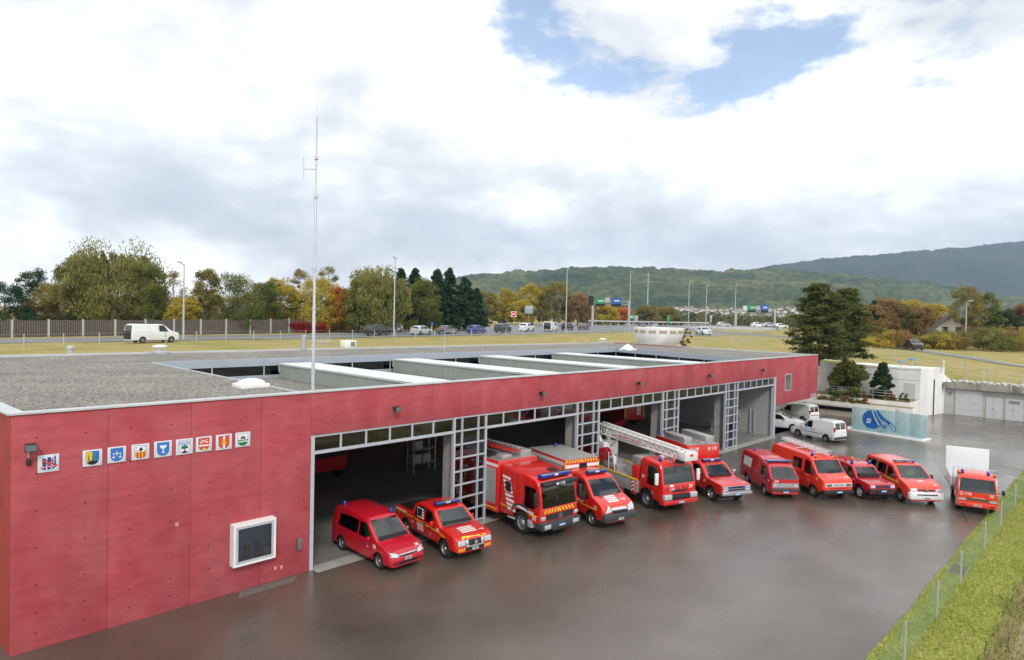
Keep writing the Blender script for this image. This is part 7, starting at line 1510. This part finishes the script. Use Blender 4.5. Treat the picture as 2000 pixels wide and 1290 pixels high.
def gantry(pxa, pxb, yb, ybeam, Za, Zb, boards, label):
    a, b = gd(pxa, yb, Za), gd(pxb, yb, Zb); za, zb_ = zroad(a), zroad(b); zt = 9.2+(HOR((pxa+pxb)/2)-ybeam)*(Za+Zb)/2/FPX
    o = empty('sign_gantry', (a[0], a[1], za), 0, label, 'gantry'); A = Vector((0, 0, 0)); B = Vector((b[0]-a[0], b[1]-a[1], 0)); T = zt-za
    for q, zz in ((A, -.3), (B, zb_-za-.3)): MB().box(q.x-.22, q.x+.22, q.y-.22, q.y+.22, zz, T+.2).build('post', M_galv, o)
    for dz in (0, .7): MB().tube([A+Vector((0, 0, T-dz)), B+Vector((0, 0, T-dz))], .13, 6).build('beam', M_galv, o)
    d = B.normalized(); n = Vector((d.y, -d.x, 0))
    if n.dot(Vector((-_F[0], -_F[1], 0))) < 0: n = -n
    for u0, u1, m, h0, h1 in boards:
        p0, p1 = A+B*u0+n*.3, A+B*u1+n*.3; q = [p0, p1, p1+n*.12, p0+n*.12]
        bd = MB().hexa([(v.x, v.y, T+h0) for v in q]+[(v.x, v.y, T+h1) for v in q]).build('sign_board', m, o)
        if m in (M_sgr, M_sbl):
            q = [p0.lerp(p1, .08)+n*.125, p0.lerp(p1, .92)+n*.125, p0.lerp(p1, .92)+n*.13, p0.lerp(p1, .08)+n*.13]; mid = T+(h0+h1)/2
            q = [p0.lerp(p1, .32)+n*.125, p0.lerp(p1, .9)+n*.125, p0.lerp(p1, .9)+n*.13, p0.lerp(p1, .32)+n*.13]; MB().hexa([(v.x, v.y, mid-.18) for v in q]+[(v.x, v.y, mid+.18) for v in q]).build('sign_print', V_dw, bd)
            q = [p0-n*.0, p1-n*.0, p1+n*.14, p0+n*.14]; MB().hexa([(v.x, v.y, T+h0-.75) for v in q]+[(v.x, v.y, T+h0-.05) for v in q]).build('signal_panel', V_dk2, o)
    return o
gantry(1157, 1228, 638, 590, 178, 168, [(.10, .36, M_sgr, -.5, 1.0), (.37, .50, mat('sign_pink', (.6, .45, .45), .5), -.2, 1.1), (.54, .80, M_sbl, -.5, 1.0), (-.10, .04, V_dk2, -.9, 1.6)], 'motorway gantry with green and blue signs and a black signal board')
gantry(1437, 1513, 640, 605, 215, 205, [(.32, .52, M_sgr, -.2, 1.5), (.20, .30, V_dw, -.2, 1.2), (.66, .84, M_sbl, -.2, 1.5), (.54, .63, MATS['sign_pink'], -.2, 1.2)], 'farther gantry with green and blue signs beyond the bridge')
p = gd(1234, 618, 165); o = empty('direction_sign', (p[0], p[1], p[2]-.2), 0, 'green arrow shaped direction sign on the gantry post', 'road sign'); facing(o); w_ = 6.5*165/FPX; MB().prism([(-w_, -.5), (w_*.6, -.5), (w_, 0), (w_*.6, .5), (-w_, .5)], -.05, .05, 'y').build('board', M_sgr, o); MB().box(-w_*.8, w_*.4, -.06, -.052, -.12, .12).build('sign_print', V_dw, o)
# bridge, rails, tower
def rail(px0, y0, Z0, px1, y1, Z1, label, n=10):
    a, b = Vector(gd(px0, y0, Z0)), Vector(gd(px1, y1, Z1)); o = empty('guard_rail', a, 0, label, 'guard rail'); d = b-a
    for i in range(n): q = d*(i/n); e = d*((i+1)/n); MB().hexa([(q.x, q.y, q.z-.18), (e.x, e.y, e.z-.18), (e.x+.05, e.y+.05, e.z-.18), (q.x+.05, q.y+.05, q.z-.18), (q.x, q.y, q.z+.18), (e.x, e.y, e.z+.18), (e.x+.05, e.y+.05, e.z+.18), (q.x+.05, q.y+.05, q.z+.18)]).build('rail', M_galv, o)
    for i in range(n+1): q = d*(i/n); MB().box(q.x-.06, q.x+.06, q.y+.06, q.y+.16, q.z-1.2, q.z+.1).build('post', M_galv, o)
rail(1150, 627, 190, 1385, 631, 190, 'long steel guard rail behind the junction', 16); rail(1345, 645, 128, 1560, 661, 92, 'pale steel guard rail along the slip road before the pines', 14)
br = empty('road_bridge', gd(1410, 641, 186), 0, 'low concrete road bridge with railing beside the gantry', 'bridge'); Q = lambda px, y, Z: Vector(gd(px, y, Z))-br.location
def quad_slab(name, pts, th, m, par): t = [p+Vector((0, 0, -th)) for p in pts]; return MB().hexa(t+pts).build(name, m, par)
quad_slab('deck', [Q(1335, 639, 186), Q(1492, 644, 180), Q(1530, 641, 205), Q(1370, 637, 212)], 1.1, M_gw, br); MB().tube([Q(1335, 634, 186), Q(1492, 639, 180)], .08, 6).tube([Q(1335, 637, 186), Q(1492, 642, 180)], .05, 6).build('railing', M_galv, br)
a, b = Q(1335, 639, 186), Q(1492, 644, 180)
for i in range(15): q = a.lerp(b, i/14); MB().box(q.x-.05, q.x+.05, q.y-.05, q.y+.05, q.z-.1, q.z+.85).build('railing_post', M_galv, br)
for px in (1460, 1487): q = Q(px, 646, 182); MB().box(q.x-1.6, q.x+1.6, q.y-1.6, q.y+1.6, q.z-4, q.z-.2).build('abutment', M_gw, br)
tp = gz(1288, 679, 6.0); tw = empty('vent_tower', (tp[0]+.5, tp[1]+.5, 5.9), 0, 'white round concrete bowl shaped tower with slots behind the roof', 'tower')
MB().lathe([(1.55, -1.2), (1.75, -.2), (2.3, .5), (2.72, 1.1), (2.92, 1.7), (2.95, 2.45), (2.75, 2.46), (2.7, 2.0)], (0, 0, 0), 'z', 40).build('bowl', M_ww, tw, True)
for i in range(9):
    a = math.radians(150+i*24); c = Vector((math.cos(a)*2.955, math.sin(a)*2.955, 1.98)); t = Vector((-math.sin(a), math.cos(a), 0))*.42; u = Vector((math.cos(a), math.sin(a), 0))*.03
    MB().hexa([c-t-u-Vector((0, 0, .16)), c+t-u-Vector((0, 0, .16)), c+t+u-Vector((0, 0, .16)), c-t+u-Vector((0, 0, .16)), c-t-u+Vector((0, 0, .16)), c+t-u+Vector((0, 0, .16)), c+t+u+Vector((0, 0, .16)), c-t+u+Vector((0, 0, .16))]).build('slot', mat('slot_tan', (.35, .32, .24), .8), tw)
tree('shrub', 1342, 640, 24, 78, 'olive', 'yellow green bush beside the white round tower', 77, 'bush', 1200)
# house beyond the car park, hedge, far roofs
q = gd(1852, 645, 140); ho = empty('house', (q[0], q[1], zroad(q)), math.radians(18), 'beige gabled house with dark roof among the autumn trees', 'house')
MB().prism([(-3.4, 0), (3.4, 0), (3.4, 3.0), (0, 6.2), (-3.4, 3.0)], -4.5, 4.5, 'x').build('wall', mat('house_beige', (.46, .42, .37), .8), ho)
for sg in (-1, 1): MB().hexa([(-4.9, sg*3.9, 2.55), (4.9, sg*3.9, 2.55), (4.9, 0, 6.25), (-4.9, 0, 6.25), (-4.9, sg*3.9, 2.75), (4.9, sg*3.9, 2.75), (4.9, 0, 6.5), (-4.9, 0, 6.5)]).build('roof', mat('roof_dark', (.06, .05, .045), .8), ho)
for y in (-1.2, 1.2): MB().box(-4.53, -4.503, y-.5, y+.5, 2.9, 3.9).build('window', V_dk2, ho)
MB().box(-.4, .4, -.4, .4, 5.4, 7.0).build('chimney', M_conc, ho)
a, b = Vector(gd(1722, 640, 134)), Vector(gd(1818, 640, 140)); o = empty('hedge', (a.x, a.y, zroad(a)), 0, 'clipped dark green hedge behind the parked cars', 'hedge'); rs = np.random.RandomState(5); n = 3500; C = np.stack([rs.rand(n), rs.normal(0, .4, n), rs.rand(n)**.7*1.7], -1); d = (b-a); C = np.stack([d.x*C[:, 0]+C[:, 1], d.y*C[:, 0]+C[:, 1], C[:, 2]], -1); link('foliage', leaf_mesh('foliage', C, .4*(.6+.6*rs.rand(n)), rs.rand(n), leafmat('dark')), o)
# power pylon and lines
pb = gd(1264, 622, 420); py_ = empty('power_pylon', (pb[0], pb[1], zroad(pb)), 0, 'slender power line mast before the wooded hill', 'pylon'); hp = 9.2+(HOR(1264)-533)*420/FPX-zroad(pb); MB().tube([(0, 0, 0), (0, 0, hp)], [.5, .22], 6).build('mast', M_galv, py_); MB().tube([(-2.4, 2.4, hp*.83), (2.4, -2.4, hp*.83)], .12, 5).tube([(-1.8, 1.8, hp*.95), (1.8, -1.8, hp*.95)], .12, 5).build('crossarm', M_galv, py_)
for k, (z, e0, e1) in enumerate(((hp*.95, gd(935, 558, 520), gd(2060, 548, 700)), (hp*.83, gd(935, 572, 520), gd(2060, 560, 700)), (hp*.83, gd(935, 582, 520), gd(2060, 604, 600)))):
    c = Vector((pb[0], pb[1], zroad(pb)+z)); o = empty('power_line', c, 0, '%s power line wire crossing before the hill' % ('uppermost', 'middle', 'lowest')[k], 'wire'); mb = MB()
    for e in (e0, e1):
        e = Vector(e)-c; mb.tube([e*(i/12)+Vector((0, 0, -6*math.sin(math.pi*i/12))) for i in range(13)], .05, 3)
    mb.build('cable', mat('cable', (.45, .47, .5), .5), o)

# ------------------------------------------------------------------ hills, far wood, village
def forest_material(name, cols, sc):
    m = mat(name, cols[0], .9, spec=.1); t = m.node_tree; b = t.nodes['Principled BSDF']; g = t.nodes.new('ShaderNodeNewGeometry')
    v = t.nodes.new('ShaderNodeTexVoronoi'); v.inputs['Scale'].default_value = sc; t.links.new(g.outputs['Position'], v.inputs['Vector'])
    n = t.nodes.new('ShaderNodeTexNoise'); n.inputs['Scale'].default_value = sc*.07; n.inputs['Detail'].default_value = 6; t.links.new(g.outputs['Position'], n.inputs['Vector'])
    sp = t.nodes.new('ShaderNodeSeparateColor'); t.links.new(v.outputs['Color'], sp.inputs[0]); ad = t.nodes.new('ShaderNodeMath'); ad.operation = 'MULTIPLY_ADD'; ad.inputs[1].default_value = .45; t.links.new(sp.outputs[0], ad.inputs[0]); mu = t.nodes.new('ShaderNodeMath'); mu.operation = 'MULTIPLY_ADD'; mu.inputs[1].default_value = 1.5; mu.inputs[2].default_value = -.47; t.links.new(n.outputs[0], mu.inputs[0]); t.links.new(mu.outputs[0], ad.inputs[2])
    r = t.nodes.new('ShaderNodeValToRGB'); e = r.color_ramp.elements
    while len(e) < len(cols): e.new(.5)
    for i, c in enumerate(cols): e[i].position = i/(len(cols)-1); e[i].color = (*c, 1)
    t.links.new(ad.outputs[0], r.inputs[0]); t.links.new(r.outputs[0], b.inputs['Base Color']); return m
def ridge(name, prof, Zr, Zb, depth, m, bump, nx=420, ny=90, px0=640, px1=2500, zb=0.):
    px = np.linspace(px0, px1, nx); yt = np.interp(px, [a for a, _ in prof], [b for _, b in prof]); V = np.zeros((nx, ny, 3))
    for j in range(ny):
        t = j/(ny-1); Z = Zb+(Zr-Zb)*min(1, t*1.25) if t <= .8 else Zr+depth*(t-.8)*5; prof_ = math.sin(min(1, t*1.25)*math.pi/2)**1.15 if t <= .8 else 1-((t-.8)*5)**2*.8
        q = np.array([gd(p, HOR(p), Z) for p in px]); top = 9.2+(HOR(px)-yt)*Zr/FPX; V[:, j, :2] = q[:, :2]; V[:, j, 2] = zb+(top-zb)*prof_
    X, Y = V[..., 0], V[..., 1]; V[..., 2] += bump*(fbm(X/60, Y/60, 31, 3)-.5)*3.2+bump*(vnoise(X/11, Y/11, 33)-.5)*1.5
    o = link(name, grid_mesh(name, V, m)); kind(o); return o
ridge('hill', [(600, 600), (800, 566), (920, 545), (1000, 538), (1100, 532), (1200, 528), (1300, 533), (1400, 537), (1500, 533), (1600, 540), (1700, 548), (1800, 560), (1900, 574), (2000, 585), (2500, 610)], 2300, 1250, 500, forest_material('hill_forest', [(.010, .025, .010), (.03, .05, .016), (.085, .10, .03), (.17, .16, .055)], .07), 9., 640, 130)
ridge('mountain', [(1000, 600), (1380, 545), (1500, 524), (1600, 510), (1700, 503), (1800, 493), (1880, 488), (1945, 481), (2010, 474), (2100, 468), (2500, 460)], 3900, 2700, 450, forest_material('mountain_forest', [(.012, .025, .018), (.03, .045, .028), (.05, .06, .035)], .04), 9., 260, 70, 1000, 2250)
rs = np.random.RandomState(11); n = 26000; px = 1130+rs.rand(n)*560; Zt = 330+rs.rand(n)*260; yb = 640-(px-1130)*.0; C = np.array([gd(a, HOR(a), z) for a, z in zip(px, Zt)]); C[:, 2] = 6.0+rs.rand(n)**.8*(4.5+5*fbm(px/38, Zt/70, 4)); o = link('far_wood', leaf_mesh('far_wood', C, 1.5*(.6+.8*rs.rand(n)), .8*fbm(px/25, Zt/60, 8)+.3*rs.rand(n)-.1, tint_mat('leaf_far', [(.025, .045, .018), (.06, .08, .025), (.15, .12, .04), (.13, .10, .04)], .8))); kind(o, 'stuff')
hw_ = MB().prism([(-4, 0), (4, 0), (4, 5), (0, 8), (-4, 5)], -5.5, 5.5, 'x').mesh('wall', mat('far_house', (.66, .64, .61), .8)); hr_ = MB().prism([(-4.6, 4.7), (0, 8.2), (4.6, 4.7), (4.6, 5.1), (0, 8.7), (-4.6, 5.1)], -6, 6, 'x').mesh('roof', mat('far_roof', (.20, .13, .11), .8))
for i in range(110):
    a = 1275+rng.random()**.85*290; yy = 599+rng.random()*21-(a-1280)*.006; Z = 1290-(yy-599)*14; p = gd(a, yy, Z); o = empty('village_house', (p[0], p[1], p[2]-5), rng.uniform(0, 3), 'pale village house with tiled roof at the foot of the wooded hill', 'house', 'houses of the village under the hill'); k = rng.uniform(.4, .75); o.scale = (k*rng.uniform(.8, 1.6), k, k); link('wall', hw_, o); link('roof', hr_, o)
# ------------------------------------------------------------------ haze
hz_ = MB().box(-1450, 6600, -1450, 4800, -60, 900).build('haze', mat('haze_dummy', (1, 1, 1)), None); kind(hz_, 'stuff')
m = bpy.data.materials.new('haze_air'); m.use_nodes = True; t = m.node_tree; t.nodes.clear(); pv = t.nodes.new('ShaderNodeVolumePrincipled'); pv.inputs['Color'].default_value = (.56, .75, 1.0, 1); pv.inputs['Density'].default_value = .00013; pv.inputs['Anisotropy'].default_value = .2; ou = t.nodes.new('ShaderNodeOutputMaterial'); t.links.new(pv.outputs[0], ou.inputs['Volume']); hz_.data.materials.clear(); hz_.data.materials.append(m)
